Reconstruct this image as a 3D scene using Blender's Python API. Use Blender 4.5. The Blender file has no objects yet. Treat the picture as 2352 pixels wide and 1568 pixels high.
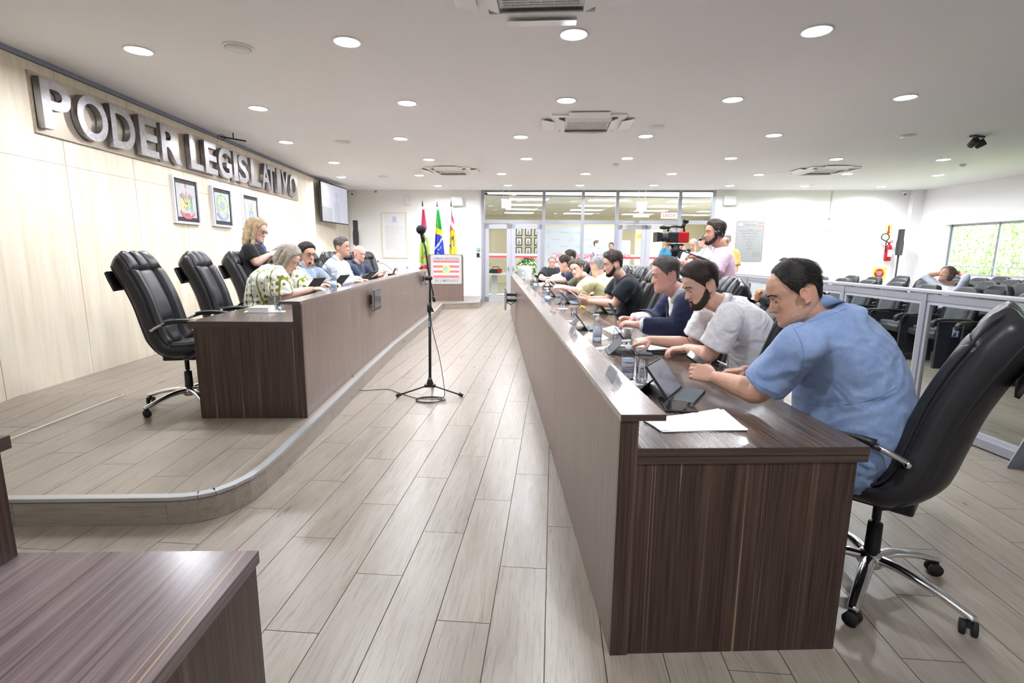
import bpy, bmesh, math, random
import numpy as np
from mathutils import Vector, Matrix, Euler, Quaternion, noise
sc = bpy.context.scene
COL = sc.collection
R = math.radians
PI = math.pi
random.seed(7)

# ------------------------------------------------------------------ camera
FPX, PITCH, YAW, ROLL, CH = 1178.5, R(9.91), R(2.41), R(0.507), 1.42
cam_d = bpy.data.cameras.new('camera'); cam = bpy.data.objects.new('camera', cam_d); COL.objects.link(cam)
cam_d.sensor_width = 36.0; cam_d.lens = 36.0*FPX/2352.0; cam_d.clip_start = .05; cam_d.clip_end = 400
_F = Vector((math.sin(YAW)*math.cos(PITCH), math.cos(YAW)*math.cos(PITCH), -math.sin(PITCH)))
_R = Vector((math.cos(YAW), -math.sin(YAW), 0)); _U = _R.cross(_F)
_R, _U = _R*math.cos(ROLL)+_U*math.sin(ROLL), _U*math.cos(ROLL)-_R*math.sin(ROLL)
cam.matrix_world = Matrix(((_R.x,_U.x,-_F.x,0),(_R.y,_U.y,-_F.y,0),(_R.z,_U.z,-_F.z,CH),(0,0,0,1)))
sc.camera = cam
def _ray(x, y): return _F + _R*((x-1176)/FPX) - _U*((y-784)/FPX)
def at_z(x, y, z):
    d = _ray(x, y); t = (z-CH)/d.z; return Vector((d.x*t, d.y*t, z))
def at_y(x, y, Y):
    d = _ray(x, y); t = Y/d.y; return Vector((d.x*t, Y, CH+d.z*t))

# ------------------------------------------------------------------ light
sc.view_settings.view_transform = 'Standard'; sc.view_settings.look = 'None'
sc.view_settings.gamma = 1; sc.view_settings.use_curve_mapping = False
sc.view_settings.exposure = 0.80
LAMP_W = 23.0
world = bpy.data.worlds.new('sky'); sc.world = world; world.use_nodes = True
wn = world.node_tree.nodes; wb = wn['Background']
wb.inputs[0].default_value = (.80,.90,1.0,1); wb.inputs[1].default_value = 6.5
sun_d = bpy.data.lights.new('sun','SUN'); sun_d.energy = 22; sun_d.angle = R(1); sun_d.color = (1,.96,.88)
sun = bpy.data.objects.new('sun', sun_d); COL.objects.link(sun)
sun.rotation_euler = (R(38), R(-10), R(20)); sun.location = (20,0,12)

# ------------------------------------------------------------------ materials
def mat(name, col, rough=.5, metal=0, spec=.5, emit=None, estr=1, alpha=None, trans=0, coat=0, ior=1.45):
    m = bpy.data.materials.new(name); m.use_nodes = True
    b = m.node_tree.nodes['Principled BSDF']
    b.inputs['Base Color'].default_value = (*col,1)
    b.inputs['Roughness'].default_value = rough; b.inputs['Metallic'].default_value = metal
    b.inputs['Specular IOR Level'].default_value = spec; b.inputs['Coat Weight'].default_value = coat
    b.inputs['IOR'].default_value = ior
    if trans: b.inputs['Transmission Weight'].default_value = trans
    if emit: b.inputs['Emission Color'].default_value = (*emit,1); b.inputs['Emission Strength'].default_value = estr
    m.diffuse_color = (*col,1)
    return m
def N(m, t, **kw):
    n = m.node_tree.nodes.new(t)
    for k, v in kw.items(): setattr(n, k, v)
    return n
def lnk(m, a, b): m.node_tree.links.new(a, b)
def bsdf(m): return m.node_tree.nodes['Principled BSDF']
def coords(m, scale=(1,1,1), rot=(0,0,0), src='Object', loc=(0,0,0)):
    tc = N(m,'ShaderNodeTexCoord'); mp = N(m,'ShaderNodeMapping')
    mp.inputs['Scale'].default_value = scale; mp.inputs['Rotation'].default_value = rot; mp.inputs['Location'].default_value = loc
    lnk(m, tc.outputs[src], mp.inputs[0]); return mp.outputs[0]
def ramp(m, fac, stops, interp='LINEAR'):
    r = N(m,'ShaderNodeValToRGB'); r.color_ramp.interpolation = interp
    e = r.color_ramp.elements
    while len(e) < len(stops): e.new(.5)
    for i,(p,c) in enumerate(stops): e[i].position = p; e[i].color = (*c,1)
    lnk(m, fac, r.inputs[0]); return r.outputs[0]
def noise_n(m, vec, scale, detail=3, rough=.5, dist=0):
    n = N(m,'ShaderNodeTexNoise'); n.inputs['Scale'].default_value = scale
    n.inputs['Detail'].default_value = detail; n.inputs['Roughness'].default_value = rough; n.inputs['Distortion'].default_value = dist
    lnk(m, vec, n.inputs['Vector']); return n.outputs[0]
def mixc(m, fac, a, b, mode='MIX'):
    n = N(m,'ShaderNodeMix'); n.data_type = 'RGBA'; n.blend_type = mode
    for i, v in ((0,fac),(6,a),(7,b)):
        if isinstance(v, bpy.types.NodeSocket): lnk(m, v, n.inputs[i])
        elif isinstance(v, tuple): n.inputs[i].default_value = (*v,1)
        else: n.inputs[i].default_value = v
    return n.outputs[2]
def bump(m, h, strength=.3, dist=.002):
    b = N(m,'ShaderNodeBump'); b.inputs['Strength'].default_value = strength; b.inputs['Distance'].default_value = dist
    lnk(m, h, b.inputs['Height']); lnk(m, b.outputs[0], bsdf(m).inputs['Normal'])
def laminate(name, grain='z', across='xy', dark=(.045,.026,.021), mid=(.105,.062,.050), light=(.19,.125,.10), scale=1.0, streak=True, rough=.32):
    """dark walnut laminate, grain running along one axis"""
    m = mat(name, mid, rough, coat=.15)
    s = {'z':(9,9,.16),'x':(.16,9,9),'y':(9,.16,9)}[grain]
    v = coords(m, tuple(a*scale for a in s))
    n1 = noise_n(m, v, 3.0, 6, .65, .3)
    c = ramp(m, n1, [(.36,dark),(.46,mid),(.56,mid),(.66,light)])
    v2 = coords(m, tuple(a*scale*3.2 for a in s)); n2 = noise_n(m, v2, 5.0, 4, .6)
    c = mixc(m, .4, c, ramp(m, n2, [(.38,dark),(.62,light)]), 'MIX')
    if streak:
        v3 = coords(m, tuple(a*scale*(.8 if a > 1 else .25) for a in s), loc=(3.3,1.7,.4)); n3 = noise_n(m, v3, 4.2, 0, .3)
        f = ramp(m, n3, [(.0,(0,0,0)),(.700,(0,0,0)),(.715,(.65,.65,.65)),(.73,(0,0,0))])
        c = mixc(m, f, c, (.42,.29,.20))
    lnk(m, c, bsdf(m).inputs['Base Color'])
    return m
M = {}
M['lam_end'] = laminate('walnut_laminate_upright', 'z', dark=(.013,.007,.0055), mid=(.050,.027,.021), light=(.125,.074,.056))
M['lam_front'] = laminate('walnut_laminate_front', 'z', dark=(.105,.070,.056), mid=(.175,.122,.100), light=(.255,.187,.158), scale=2.4, streak=False, rough=.42)
M['lam_top'] = laminate('walnut_laminate_top', 'y', dark=(.030,.019,.015), mid=(.085,.058,.046), light=(.185,.135,.110), rough=.27)
M['lam_shelf'] = laminate('walnut_laminate_shelf', 'y', dark=(.13,.098,.088), mid=(.21,.163,.148), light=(.29,.235,.215), streak=False, scale=1.6, rough=.24)
M['lam_edge'] = laminate('walnut_edge_band', 'x', dark=(.035,.021,.017), mid=(.065,.042,.034), light=(.10,.068,.056), streak=False, rough=.4)
M['lam_top_x'] = laminate('walnut_laminate_top_cross', 'y', dark=(.065,.044,.045), mid=(.130,.096,.096), light=(.21,.165,.165), rough=.24, scale=.8)

def tile_mat():
    m = mat('wood_look_porcelain', (.5,.42,.34), .22, spec=.5)
    oi = N(m,'ShaderNodeObjectInfo')
    v = coords(m, (7,.9,7), src='Generated'); 
    tc = N(m,'ShaderNodeTexCoord'); mp = N(m,'ShaderNodeMapping'); mp.inputs['Scale'].default_value = (9,1.2,9)
    mp.inputs['Rotation'].default_value = (0,0,0)
    add = N(m,'ShaderNodeVectorMath'); add.operation = 'ADD'
    mul = N(m,'ShaderNodeVectorMath'); mul.operation = 'SCALE'; mul.inputs['Scale'].default_value = 37.0
    lnk(m, oi.outputs['Random'], mul.inputs[0]); lnk(m, tc.outputs['Object'], add.inputs[0]); lnk(m, mul.outputs[0], add.inputs[1]); lnk(m, add.outputs[0], mp.inputs[0])
    n1 = noise_n(m, mp.outputs[0], 1.6, 6, .62, .5)
    c = ramp(m, n1, [(.25,(.205,.168,.136)),(.42,(.248,.209,.171)),(.58,(.278,.239,.20)),(.78,(.315,.275,.233))])
    mp2 = N(m,'ShaderNodeMapping'); mp2.inputs['Scale'].default_value = (75,3.2,75); lnk(m, add.outputs[0], mp2.inputs[0])
    n2 = noise_n(m, mp2.outputs[0], 1.4, 5, .7, .6)
    f = ramp(m, n2, [(.0,(0,0,0)),(.50,(0,0,0)),(.68,(.85,.85,.85))])
    c = mixc(m, f, c, (.17,.135,.11))
    # per plank tone
    tone = ramp(m, oi.outputs['Random'], [(0,(.93,.925,.92)),(1,(1.03,1.025,1.02))])
    c = mixc(m, 1.0, c, tone, 'MULTIPLY')
    lnk(m, c, bsdf(m).inputs['Base Color'])
    r = ramp(m, n1, [(.3,(.27,)*3),(.7,(.38,)*3)]); lnk(m, r, bsdf(m).inputs['Roughness'])
    bump(m, n2, .12, .001)
    return m
M['tile'] = tile_mat()
M['grout'] = mat('dark_tile_joint', (.30,.25,.21), .8)
def maple():
    m = mat('pale_maple_panel', (.80,.72,.58), .38)
    v = coords(m, (5,5,.35)); n1 = noise_n(m, v, 2.2, 5, .6, .4)
    c = ramp(m, n1, [(.3,(.66,.57,.43)),(.5,(.74,.665,.535)),(.72,(.80,.735,.62))])
    lnk(m, c, bsdf(m).inputs['Base Color']); return m
M['maple'] = maple()
def plaster(name, col, amt=.02):
    m = mat(name, col, .9, spec=.2); v = coords(m); n = noise_n(m, v, 60, 3); bump(m, n, .08, .001)
    n2 = noise_n(m, v, .8, 2)
    c = ramp(m, n2, [(.3,tuple(a*(1-amt) for a in col)),(.7,col)]); lnk(m, c, bsdf(m).inputs['Base Color'])
    return m
M['wall'] = plaster('white_wall_paint', (.93,.93,.93)); M['ceil'] = plaster('white_ceiling_paint', (.87,.87,.89))
M['cream'] = plaster('cream_wall_paint', (.86,.80,.60)); M['joint'] = mat('panel_joint', (.32,.27,.2), .8)
M['blue_grey'] = mat('blue_grey_gap_shade', (.25,.27,.36), .7)
M['alu'] = mat('grey_aluminium', (.36,.37,.41), .38, .4); M['alu_l'] = mat('light_aluminium', (.45,.46,.51), .42, .25)
M['alu_d'] = mat('shadow_grey_aluminium', (.26,.27,.31), .45, .4)
M['chrome'] = mat('chrome', (.82,.82,.85), .12, 1.0); M['satin_d'] = mat('anodised_nosing', (.40,.40,.40), .42, .6); M['satin'] = mat('satin_steel', (.60,.59,.60), .30, 1.0)
def brushed(name, col, rough, axis):
    m = mat(name, col, rough, 1.0); v = coords(m, axis); n = noise_n(m, v, 30, 4, .6)
    c = ramp(m, n, [(.3,tuple(a*.8 for a in col)),(.7,tuple(min(1,a*1.15) for a in col))]); lnk(m, c, bsdf(m).inputs['Base Color']); bump(m, n, .15, .001); return m
M['brushed'] = brushed('brushed_steel', (.40,.39,.41), .34, (1,1,14))
M['brushed_warm'] = brushed('brushed_champagne_steel', (.50,.43,.36), .34, (1,14,1)); bsdf(M['brushed_warm']).inputs['Metallic'].default_value = .55
M['plaque'] = brushed('etched_steel_plaque', (.62,.62,.62), .42, (14,1,1))
M['black'] = mat('black_plastic', (.018,.018,.020), .45); M['dark'] = mat('charcoal_plastic', (.05,.05,.055), .5)
M['rubber'] = mat('black_rubber', (.015,.015,.016), .75); M['screen'] = mat('dark_glass_screen', (.015,.016,.02), .06, spec=.8)
M['white'] = mat('white_plastic', (.82,.82,.82), .35); M['paper'] = mat('white_paper', (.86,.86,.88), .7); M['ceramic'] = mat('white_ceramic', (.88,.88,.88), .15)
M['offwhite'] = mat('off_white_plastic', (.74,.74,.73), .4); M['grey'] = mat('mid_grey', (.35,.35,.36), .5)
M['red'] = mat('red_enamel', (.42,.015,.02), .3); M['redprint'] = mat('red_print', (.66,.06,.10), .6); M['pinkred'] = mat('faded_red_print', (.80,.16,.16), .5)
M['yellow'] = mat('yellow_print', (.86,.74,.10), .5); M['blue'] = mat('blue_print', (.08,.22,.62), .5); M['green'] = mat('green_print', (.03,.34,.10), .5)
M['gold'] = mat('gold_print', (.62,.47,.16), .5); M['lilac'] = mat('lilac_print', (.55,.60,.82), .6); M['ink'] = mat('grey_ink', (.22,.22,.24), .6)
M['pink_print'] = mat('pink_print', (.75,.10,.38), .6); M['cable'] = mat('black_cable', (.02,.02,.02), .5)
M['leather'] = None
def leather():
    m = mat('black_leather', (.022,.021,.024), .36, spec=.55); v = coords(m)
    n = N(m,'ShaderNodeTexVoronoi'); n.inputs['Scale'].default_value = 320; lnk(m, v, n.inputs['Vector']); bump(m, n.outputs[0], .22, .0006)
    n2 = noise_n(m, v, 8, 3); r = ramp(m, n2, [(.3,(.30,)*3),(.7,(.44,)*3)]); lnk(m, r, bsdf(m).inputs['Roughness']); return m
M['leather'] = leather()
def fabric(name, col, scale=500, amt=.12, rough=.9, folds=0):
    m = mat(name, col, rough, spec=.15); v = coords(m); n = noise_n(m, v, scale, 2); bump(m, n, .15, .0008)
    n2 = noise_n(m, v, 35, 4, .6); c = ramp(m, n2, [(.3,tuple(a*(1-amt) for a in col)),(.7,tuple(min(1,a*(1+amt*.5)) for a in col))]); lnk(m, c, bsdf(m).inputs['Base Color'])
    b = bsdf(m); b.inputs['Sheen Weight'].default_value = .15
    return m
def glassmat(name, tint=(1,1,1), alpha=.12, rough=.02):
    m = bpy.data.materials.new(name); m.use_nodes = True; nt = m.node_tree; nt.nodes.clear()
    o = nt.nodes.new('ShaderNodeOutputMaterial'); mx = nt.nodes.new('ShaderNodeMixShader'); tr = nt.nodes.new('ShaderNodeBsdfTransparent'); gl = nt.nodes.new('ShaderNodeBsdfGlossy')
    tr.inputs[0].default_value = (*tint,1); gl.inputs['Roughness'].default_value = rough
    fr = nt.nodes.new('ShaderNodeLayerWeight'); fr.inputs[0].default_value = .12
    mm = nt.nodes.new('ShaderNodeMath'); mm.operation = 'MULTIPLY_ADD'; mm.inputs[1].default_value = .45; mm.inputs[2].default_value = .015+alpha*.06
    nt.links.new(fr.outputs[0], mm.inputs[0]); nt.links.new(mm.outputs[0], mx.inputs[0]); nt.links.new(tr.outputs[0], mx.inputs[1]); nt.links.new(gl.outputs[0], mx.inputs[2]); nt.links.new(mx.outputs[0], o.inputs[0])
    return m
M['glass'] = glassmat('clear_glass', (.93,.95,.94)); M['glass_small'] = glassmat('thin_clear_glass', (.88,.90,.92), .3)
M['glass_dusty'] = glassmat('barrier_glass', (.90,.93,.92), .25)
M['water'] = mat('water', (.95,.97,1), .02, trans=1, ior=1.33); M['gel'] = mat('clear_gel', (.84,.88,.96), .1, trans=.55, ior=1.2)
M['lamp'] = mat('lamp_glow', (1,1,1), .5, emit=(.97,.98,1), estr=28)
M['lamp_panel'] = mat('lobby_lamp_glow', (1,1,1), .5, emit=(1,1,.97), estr=2.6)

# ------------------------------------------------------------------ mesh helpers
class MB:
    """collects shapes into one mesh"""
    def __init__(s): s.v = []; s.f = []; s.sm = []; s.mi = []; s.m = 0
    def add(s, vs, fs, smooth=False, T=None):
        o = len(s.v)
        for p in vs:
            p = Vector(p); s.v.append(T @ p if T is not None else p)
        for f in fs: s.f.append([o+i for i in f]); s.sm.append(smooth); s.mi.append(s.m)
        return s
    def box(s, c, d, rot=None, ch=0):
        x, y, z = d[0]/2, d[1]/2, d[2]/2; T = Matrix.Translation(c)
        if rot is not None: T = T @ (rot.to_matrix().to_4x4() if isinstance(rot, Euler) else (Euler(rot).to_matrix().to_4x4() if not isinstance(rot, Matrix) else rot))
        if ch <= 0:
            vs = [(-x,-y,-z),(x,-y,-z),(x,y,-z),(-x,y,-z),(-x,-y,z),(x,-y,z),(x,y,z),(-x,y,z)]
            return s.add(vs, [(0,3,2,1),(4,5,6,7),(0,1,5,4),(1,2,6,5),(2,3,7,6),(3,0,4,7)], False, T)
        b = bmesh.new(); bmesh.ops.create_cube(b, size=1)
        for v in b.verts: v.co = Vector((v.co.x*d[0], v.co.y*d[1], v.co.z*d[2]))
        bmesh.ops.bevel(b, geom=list(b.edges), offset=ch, segments=2, affect='EDGES', profile=.5)
        b.verts.index_update(); s.add([v.co for v in b.verts], [[v.index for v in f.verts] for f in b.faces], False, T); b.free(); return s
    def b2(s, a, b, ch=0):
        a = Vector(a); b = Vector(b); return s.box((a+b)/2, [abs(t) for t in (b-a)], None, ch)
    def loft(s, rings, caps=True, smooth=True, closed=False, T=None):
        n = len(rings[0]); vs = [p for r in rings for p in r]; fs = []
        k = len(rings)
        for i in range(k if closed else k-1):
            a = i*n; b = ((i+1) % k)*n
            for j in range(n): fs.append((a+j, a+(j+1)%n, b+(j+1)%n, b+j))
        if caps and not closed: fs.append(tuple(range(n))[::-1]); fs.append(tuple((k-1)*n+j for j in range(n)))
        return s.add(vs, fs, smooth, T)
    def tube(s, path, r, n=10, caps=True, closed=False, flat=None, up=None, smooth=True):
        P = [Vector(p) for p in path]; k = len(P); rr = r if isinstance(r, (list, tuple)) else [r]*k
        rings = []; prev = None
        for i in range(k):
            if closed: t = P[(i+1)%k]-P[i-1]
            else: t = P[min(i+1,k-1)]-P[max(i-1,0)]
            if t.length < 1e-9: t = Vector((0,0,1))
            t.normalize()
            if prev is None:
                u = Vector(up) if up else (Vector((0,0,1)) if abs(t.z) < .9 else Vector((1,0,0)))
            else: u = prev
            u = (u - t*u.dot(t))
            if u.length < 1e-6: u = t.orthogonal()
            u.normalize(); prev = u; w = t.cross(u)
            q = rr[i]; a, b = (q if isinstance(q, (list,tuple)) else (q, q*(flat or 1)))
            rings.append([P[i]+w*(a*math.cos(2*PI*j/n))+u*(b*math.sin(2*PI*j/n)) for j in range(n)])
        return s.loft(rings, caps, smooth, closed)
    def cyl(s, p0, p1, r0, r1=None, n=16, smooth=True): return s.tube([p0,p1], [r0, r0 if r1 is None else r1], n, smooth=smooth)
    def lathe(s, prof, n=20, c=(0,0,0), T=None, caps=True, smooth=True):
        rings = [[Vector((c[0]+r*math.cos(2*PI*j/n), c[1]+r*math.sin(2*PI*j/n), c[2]+z)) for j in range(n)] for r, z in prof]
        return s.loft(rings, caps, smooth, T=T)
    def ell(s, c, r, n=14, m=10, T=None):
        rings = []
        for i in range(m+1):
            a = -PI/2+PI*i/m; q = max(math.cos(a), .02)
            rings.append([Vector((c[0]+r[0]*q*math.cos(2*PI*j/n), c[1]+r[1]*q*math.sin(2*PI*j/n), c[2]+r[2]*math.sin(a))) for j in range(n)])
        return s.loft(rings, True, True, T=T)
    def prism(s, pts, z0, z1, T=None, smooth=False):
        n = len(pts); vs = [(p[0],p[1],z0) for p in pts]+[(p[0],p[1],z1) for p in pts]
        fs = [tuple(range(n))[::-1], tuple(range(n,2*n))]+[(i,(i+1)%n,n+(i+1)%n,n+i) for i in range(n)]
        return s.add(vs, fs, smooth, T)
    def xprism(s, pts, a, b, ax='y', T=None, smooth=False):
        """polygon (u,z) extruded along x or y"""
        n = len(pts); mk = (lambda u,z,t:(u,t,z)) if ax == 'y' else (lambda u,z,t:(t,u,z))
        vs = [mk(u,z,a) for u,z in pts]+[mk(u,z,b) for u,z in pts]
        fs = [tuple(range(n)), tuple(range(n,2*n))[::-1]]+[(i,n+i,n+(i+1)%n,(i+1)%n) for i in range(n)]
        return s.add(vs, fs, smooth, T)
    def mesh(s, name, mats):
        me = bpy.data.meshes.new(name); me.from_pydata([tuple(v) for v in s.v], [], s.f); me.update()
        for m in (mats if isinstance(mats, (list,tuple)) else [mats]): me.materials.append(m)
        me.polygons.foreach_set('use_smooth', s.sm); me.polygons.foreach_set('material_index', s.mi)
        b = bmesh.new(); b.from_mesh(me); bmesh.ops.recalc_face_normals(b, faces=b.faces); b.to_mesh(me); b.free()
        return me
    def obj(s, name, mats, parent=None, T=None, auto=True):
        me = s.mesh(name, mats)
        o = bpy.data.objects.new(name, me); COL.objects.link(o)
        if parent: o.parent = parent
        if T is not None: o.matrix_local = T
        return o
def thing(name, label, cat, loc=(0,0,0), rz=0, group=None):
    o = bpy.data.objects.new(name, None); COL.objects.link(o); o.location = loc; o.rotation_euler = (0,0,rz)
    o.empty_display_size = .1; o['label'] = label; o['category'] = cat
    if group: o['group'] = group
    return o
def tag(o, label, cat, group=None):
    o['label'] = label; o['category'] = cat
    if group: o['group'] = group
    return o
def struct(o): o['kind'] = 'structure'; return o
def sempty(name):
    o = bpy.data.objects.new(name, None); COL.objects.link(o); o.empty_display_size = .1; o['kind'] = 'structure'; return o
def dup(o, loc=None, rz=None, label=None, parent=None):
    c = o.copy(); COL.objects.link(c)
    if parent: c.parent = parent
    for ch in list(o.children): dup(ch, parent=c)
    if loc is not None: c.location = loc
    if rz is not None: c.rotation_euler = (0,0,rz)
    if label: c['label'] = label
    return c
_tmp = bpy.data.scenes.new('workbench')
def evaluated_mesh(o):
    '''apply the modifiers of a loose object without re-evaluating the whole hall'''
    _tmp.collection.objects.link(o); vl = _tmp.view_layers[0]; vl.update(); dg = vl.depsgraph
    me = bpy.data.meshes.new_from_object(o.evaluated_get(dg), depsgraph=dg)
    _tmp.collection.objects.unlink(o); return me
def text_obj(txt, size, m, name='lettering', extrude=.001, T=None, parent=None, offset=0, align='CENTER', space=1.0, sx=1.0, res=3, mirror=False):
    cu = bpy.data.curves.new('t','FONT'); cu.body = txt; cu.size = size; cu.extrude = extrude; cu.offset = offset
    cu.align_x = align; cu.align_y = 'CENTER'; cu.space_character = space; cu.resolution_u = res
    o = bpy.data.objects.new('t', cu); me = evaluated_mesh(o)
    bpy.data.objects.remove(o); bpy.data.curves.remove(cu)
    me.name = name; me.materials.clear(); me.materials.append(m)
    me.transform(Matrix.Diagonal((-sx if mirror else sx,1,1,1)))
    if mirror: me.flip_normals()
    q = bpy.data.objects.new(name, me); COL.objects.link(q)
    if parent: q.parent = parent
    if T is not None: q.matrix_local = T
    return q
def frame_T(o, xdir, zdir):
    """matrix: local x along xdir, local z (towards viewer) along zdir, local y = up-ish"""
    x = Vector(xdir).normalized(); z = Vector(zdir).normalized(); y = z.cross(x).normalized()
    return Matrix(((x.x,y.x,z.x,o[0]),(x.y,y.y,z.y,o[1]),(x.z,y.z,z.z,o[2]),(0,0,0,1)))
def circle(cx, cy, r, n=24, a0=0): return [(cx+r*math.cos(a0+2*PI*i/n), cy+r*math.sin(a0+2*PI*i/n)) for i in range(n)]
def star(cx, cy, r, q=.42, n=5, a0=PI/2):
    return [(cx+(r if i%2==0 else r*q)*math.cos(a0+PI*i/n), cy+(r if i%2==0 else r*q)*math.sin(a0+PI*i/n)) for i in range(2*n)]
# ================================================================== THE ROOM
WA = R(6.88)                                   # room axis of floor tiling, lamps and back wall against the left wall
GX = Vector((math.cos(WA), -math.sin(WA), 0)); GY = Vector((math.sin(WA), math.cos(WA), 0))
LX, HC, DZ = -4.09, 3.10, .15
def back_y(x): return 14.85 - (x+.25)*.1174
BR = Vector((11.3, back_y(11.3), 0)); BLc = Vector((LX, back_y(LX), 0))
RW1 = Vector((11.3,13.5,0)); RWd = Vector((-.17,-3.0,0)).normalized()
RW2 = RW1 + RWd*16

# ---- floor: planks in the grid of the room
fl = MB(); fl.b2((LX-.3,-3,-.06),(11.8,16.6,-.012)); FLOOR = struct(fl.obj('floor', M['grout']))
def in_hall(p, m=.0):
    return p.x > -1.75 and p.x < 3.75 and p.y > .9 and p.y < back_y(p.x)-.0
PW, PL, GAP = .212, 1.0, .0035
def plank_mesh(w, l, ch=.0015):
    b = MB(); b.box((0,0,-.006),(w-GAP,l-GAP,.012)); me = b.mesh('plank', M['tile'])
    return me
plank_me = plank_mesh(PW, PL)
near = []; far = []
for i in range(-40, 80):
    off = (i*.37) % 1.0
    for j in range(-6, 22):
        u = (i+.5)*PW; v = (j+off)*PL
        c = GX*u + GY*v
        if c.y < -2.5 or c.x < -4.3 or c.x > 12.5 or c.y > back_y(c.x)+.35: continue
        if (c - RW1).dot(Vector((-RWd.y, RWd.x, 0))) < -.2 and c.y < 13.6 and c.x > 11: continue
        vis = (-1.7 < c.x < 3.9 and 1.1 < c.y < 14.5) and not (.55 < c.x < 1.2 and c.y > 1.9) and not (c.x < -1.75)
        near.append((c.length if vis else 1e3+c.length, c, i, j))
near.sort(key=lambda t: t[0])
for k, (d, c, i, j) in enumerate(near[:300]):
    if d > 900: break
    o = bpy.data.objects.new('floor_plank', plank_me); COL.objects.link(o); o.parent = FLOOR
    o.location = c; o.rotation_euler = (0,0,-WA + (PI if random.random() < .5 else 0))
rest = MB()
for k, (d, c, i, j) in enumerate(near):
    if k < 300 and d <= 900: continue
    rest.box((c.x,c.y,-.006),(PW-GAP,PL-GAP,.012),(0,0,-WA))
o = rest.obj('floor_plank', M['tile'], FLOOR); o['kind'] = 'stuff'; o['label'] = 'farther wood look floor planks'

# ---- platform (dais) with rounded corner, ramp by the wall, nosing strip
def arc(c, r, a0, a1, n): return [(c[0]+r*math.cos(R(a0+(a1-a0)*i/n)), c[1]+r*math.sin(R(a0+(a1-a0)*i/n))) for i in range(n+1)]
EDGE = [(-3.22,2.553),(-1.68,2.553),(-1.60,2.560),(-1.535,2.577),(-1.465,2.618),(-1.410,2.690),(-1.368,2.790),(-1.346,2.94),(-1.338,3.15),(-1.340,4.2),(-1.345,5.3),(-1.335,7.0),(-1.24,9.6),(-1.205,11.0),(-1.20,12.72)] + \
       arc((-.55,13.15),.25,-90,0,4) + [(-.27,14.85)]
dais_poly = EDGE + [(BLc.x, BLc.y), (LX,4.5), (-3.22,4.5)]
DAIS = struct(MB().prism(dais_poly, 0, DZ-.012).obj('platform', M['grout']))
# riser cladding (long boards, two bent ones round the corner) and a segmented nosing strip
def edge_n(k):
    a = Vector((*EDGE[max(k-1,0)],0)); b = Vector((*EDGE[min(k+1,len(EDGE)-1)],0)); d = (b-a).normalized(); return Vector((d.y,-d.x,0))
def bent_board(k0, k1):
    q = [Vector((*EDGE[k],0))+edge_n(k)*.008 for k in range(k0,k1+1)]+[Vector((*EDGE[k],0)) for k in range(k1,k0-1,-1)]
    MB().prism([(p.x,p.y) for p in q], .002, DZ-.02).obj('riser_board', M['tile'], DAIS)
bent_board(1,3); bent_board(3,8)
for k in range(len(EDGE)-1):
    a = Vector((*EDGE[k],0)); b = Vector((*EDGE[k+1],0)); L = (b-a).length; segs = max(1, int(round(L/1.0))) if L > .5 else 1
    for s in range(segs):
        p = a+(b-a)*(s/segs); q = a+(b-a)*((s+1)/segs); dv = (q-p).normalized(); nrm = Vector((dv.y,-dv.x,0)); l = (q-p).length-.003; an = math.atan2(dv.y,dv.x)-PI/2
        if not 1 <= k < 8:
            mb = MB(); mb.box((0,0,0),(.008, l, DZ-.022)); o = mb.obj('riser_board', M['tile'], DAIS); mid = (p+q)/2 + nrm*.004; o.location = (mid.x,mid.y,(DZ-.022)/2+.001); o.rotation_euler = (0,0,an)
        n2 = MB(); n2.box((0,0,0),(.045,l+.004,.006)); n2.box((.024,0,-.007),(.004,l+.004,.018)); z = n2.obj('nosing_strip', M['satin_d'], DAIS); mm = (p+q)/2 - nrm*.012; z.location = (mm.x,mm.y,DZ+.001); z.rotation_euler = (0,0,an)
from mathutils.geometry import intersect_line_line_2d
def inside(p, poly):
    c = False; n = len(poly); x, y = p
    for i in range(n):
        x1,y1 = poly[i]; x2,y2 = poly[(i+1)%n]
        if (y1 > y) != (y2 > y) and x < (x2-x1)*(y-y1)/(y2-y1)+x1: c = not c
    return c
def clip_piece(cx, cy, w, l, ang, poly, z0, z1):
    """a plank cut to the platform outline (Sutherland-Hodgman, plank is the convex clipper)"""
    out = [Vector((p[0],p[1])) for p in poly]
    ca, sa = math.cos(ang), math.sin(ang); ex = Vector((ca,sa)); ey = Vector((-sa,ca)); c = Vector((cx,cy))
    for nrm, d in ((ex,w/2),(-ex,w/2),(ey,l/2),(-ey,l/2)):
        new = []
        for i in range(len(out)):
            a = out[i-1]; b = out[i]; da = (a-c).dot(nrm)-d; db = (b-c).dot(nrm)-d
            if (da <= 0) != (db <= 0): new.append(a+(b-a)*(da/(da-db)))
            if db <= 0: new.append(b)
        out = new
        if len(out) < 3: return None
    return out
inner = []
for k, p in enumerate(dais_poly): inner.append(p)
DA = 0.0
cnt = 0; restd = MB()
cand = []
for i in range(-30, 20):
    off = (i*.41) % 1.0
    for j in range(0, 22):
        c = Vector(((i+.5)*PW, (j+off)*PL, 0)); cand.append((c.y, c))
cand.sort(key=lambda t: t[0])
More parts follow.
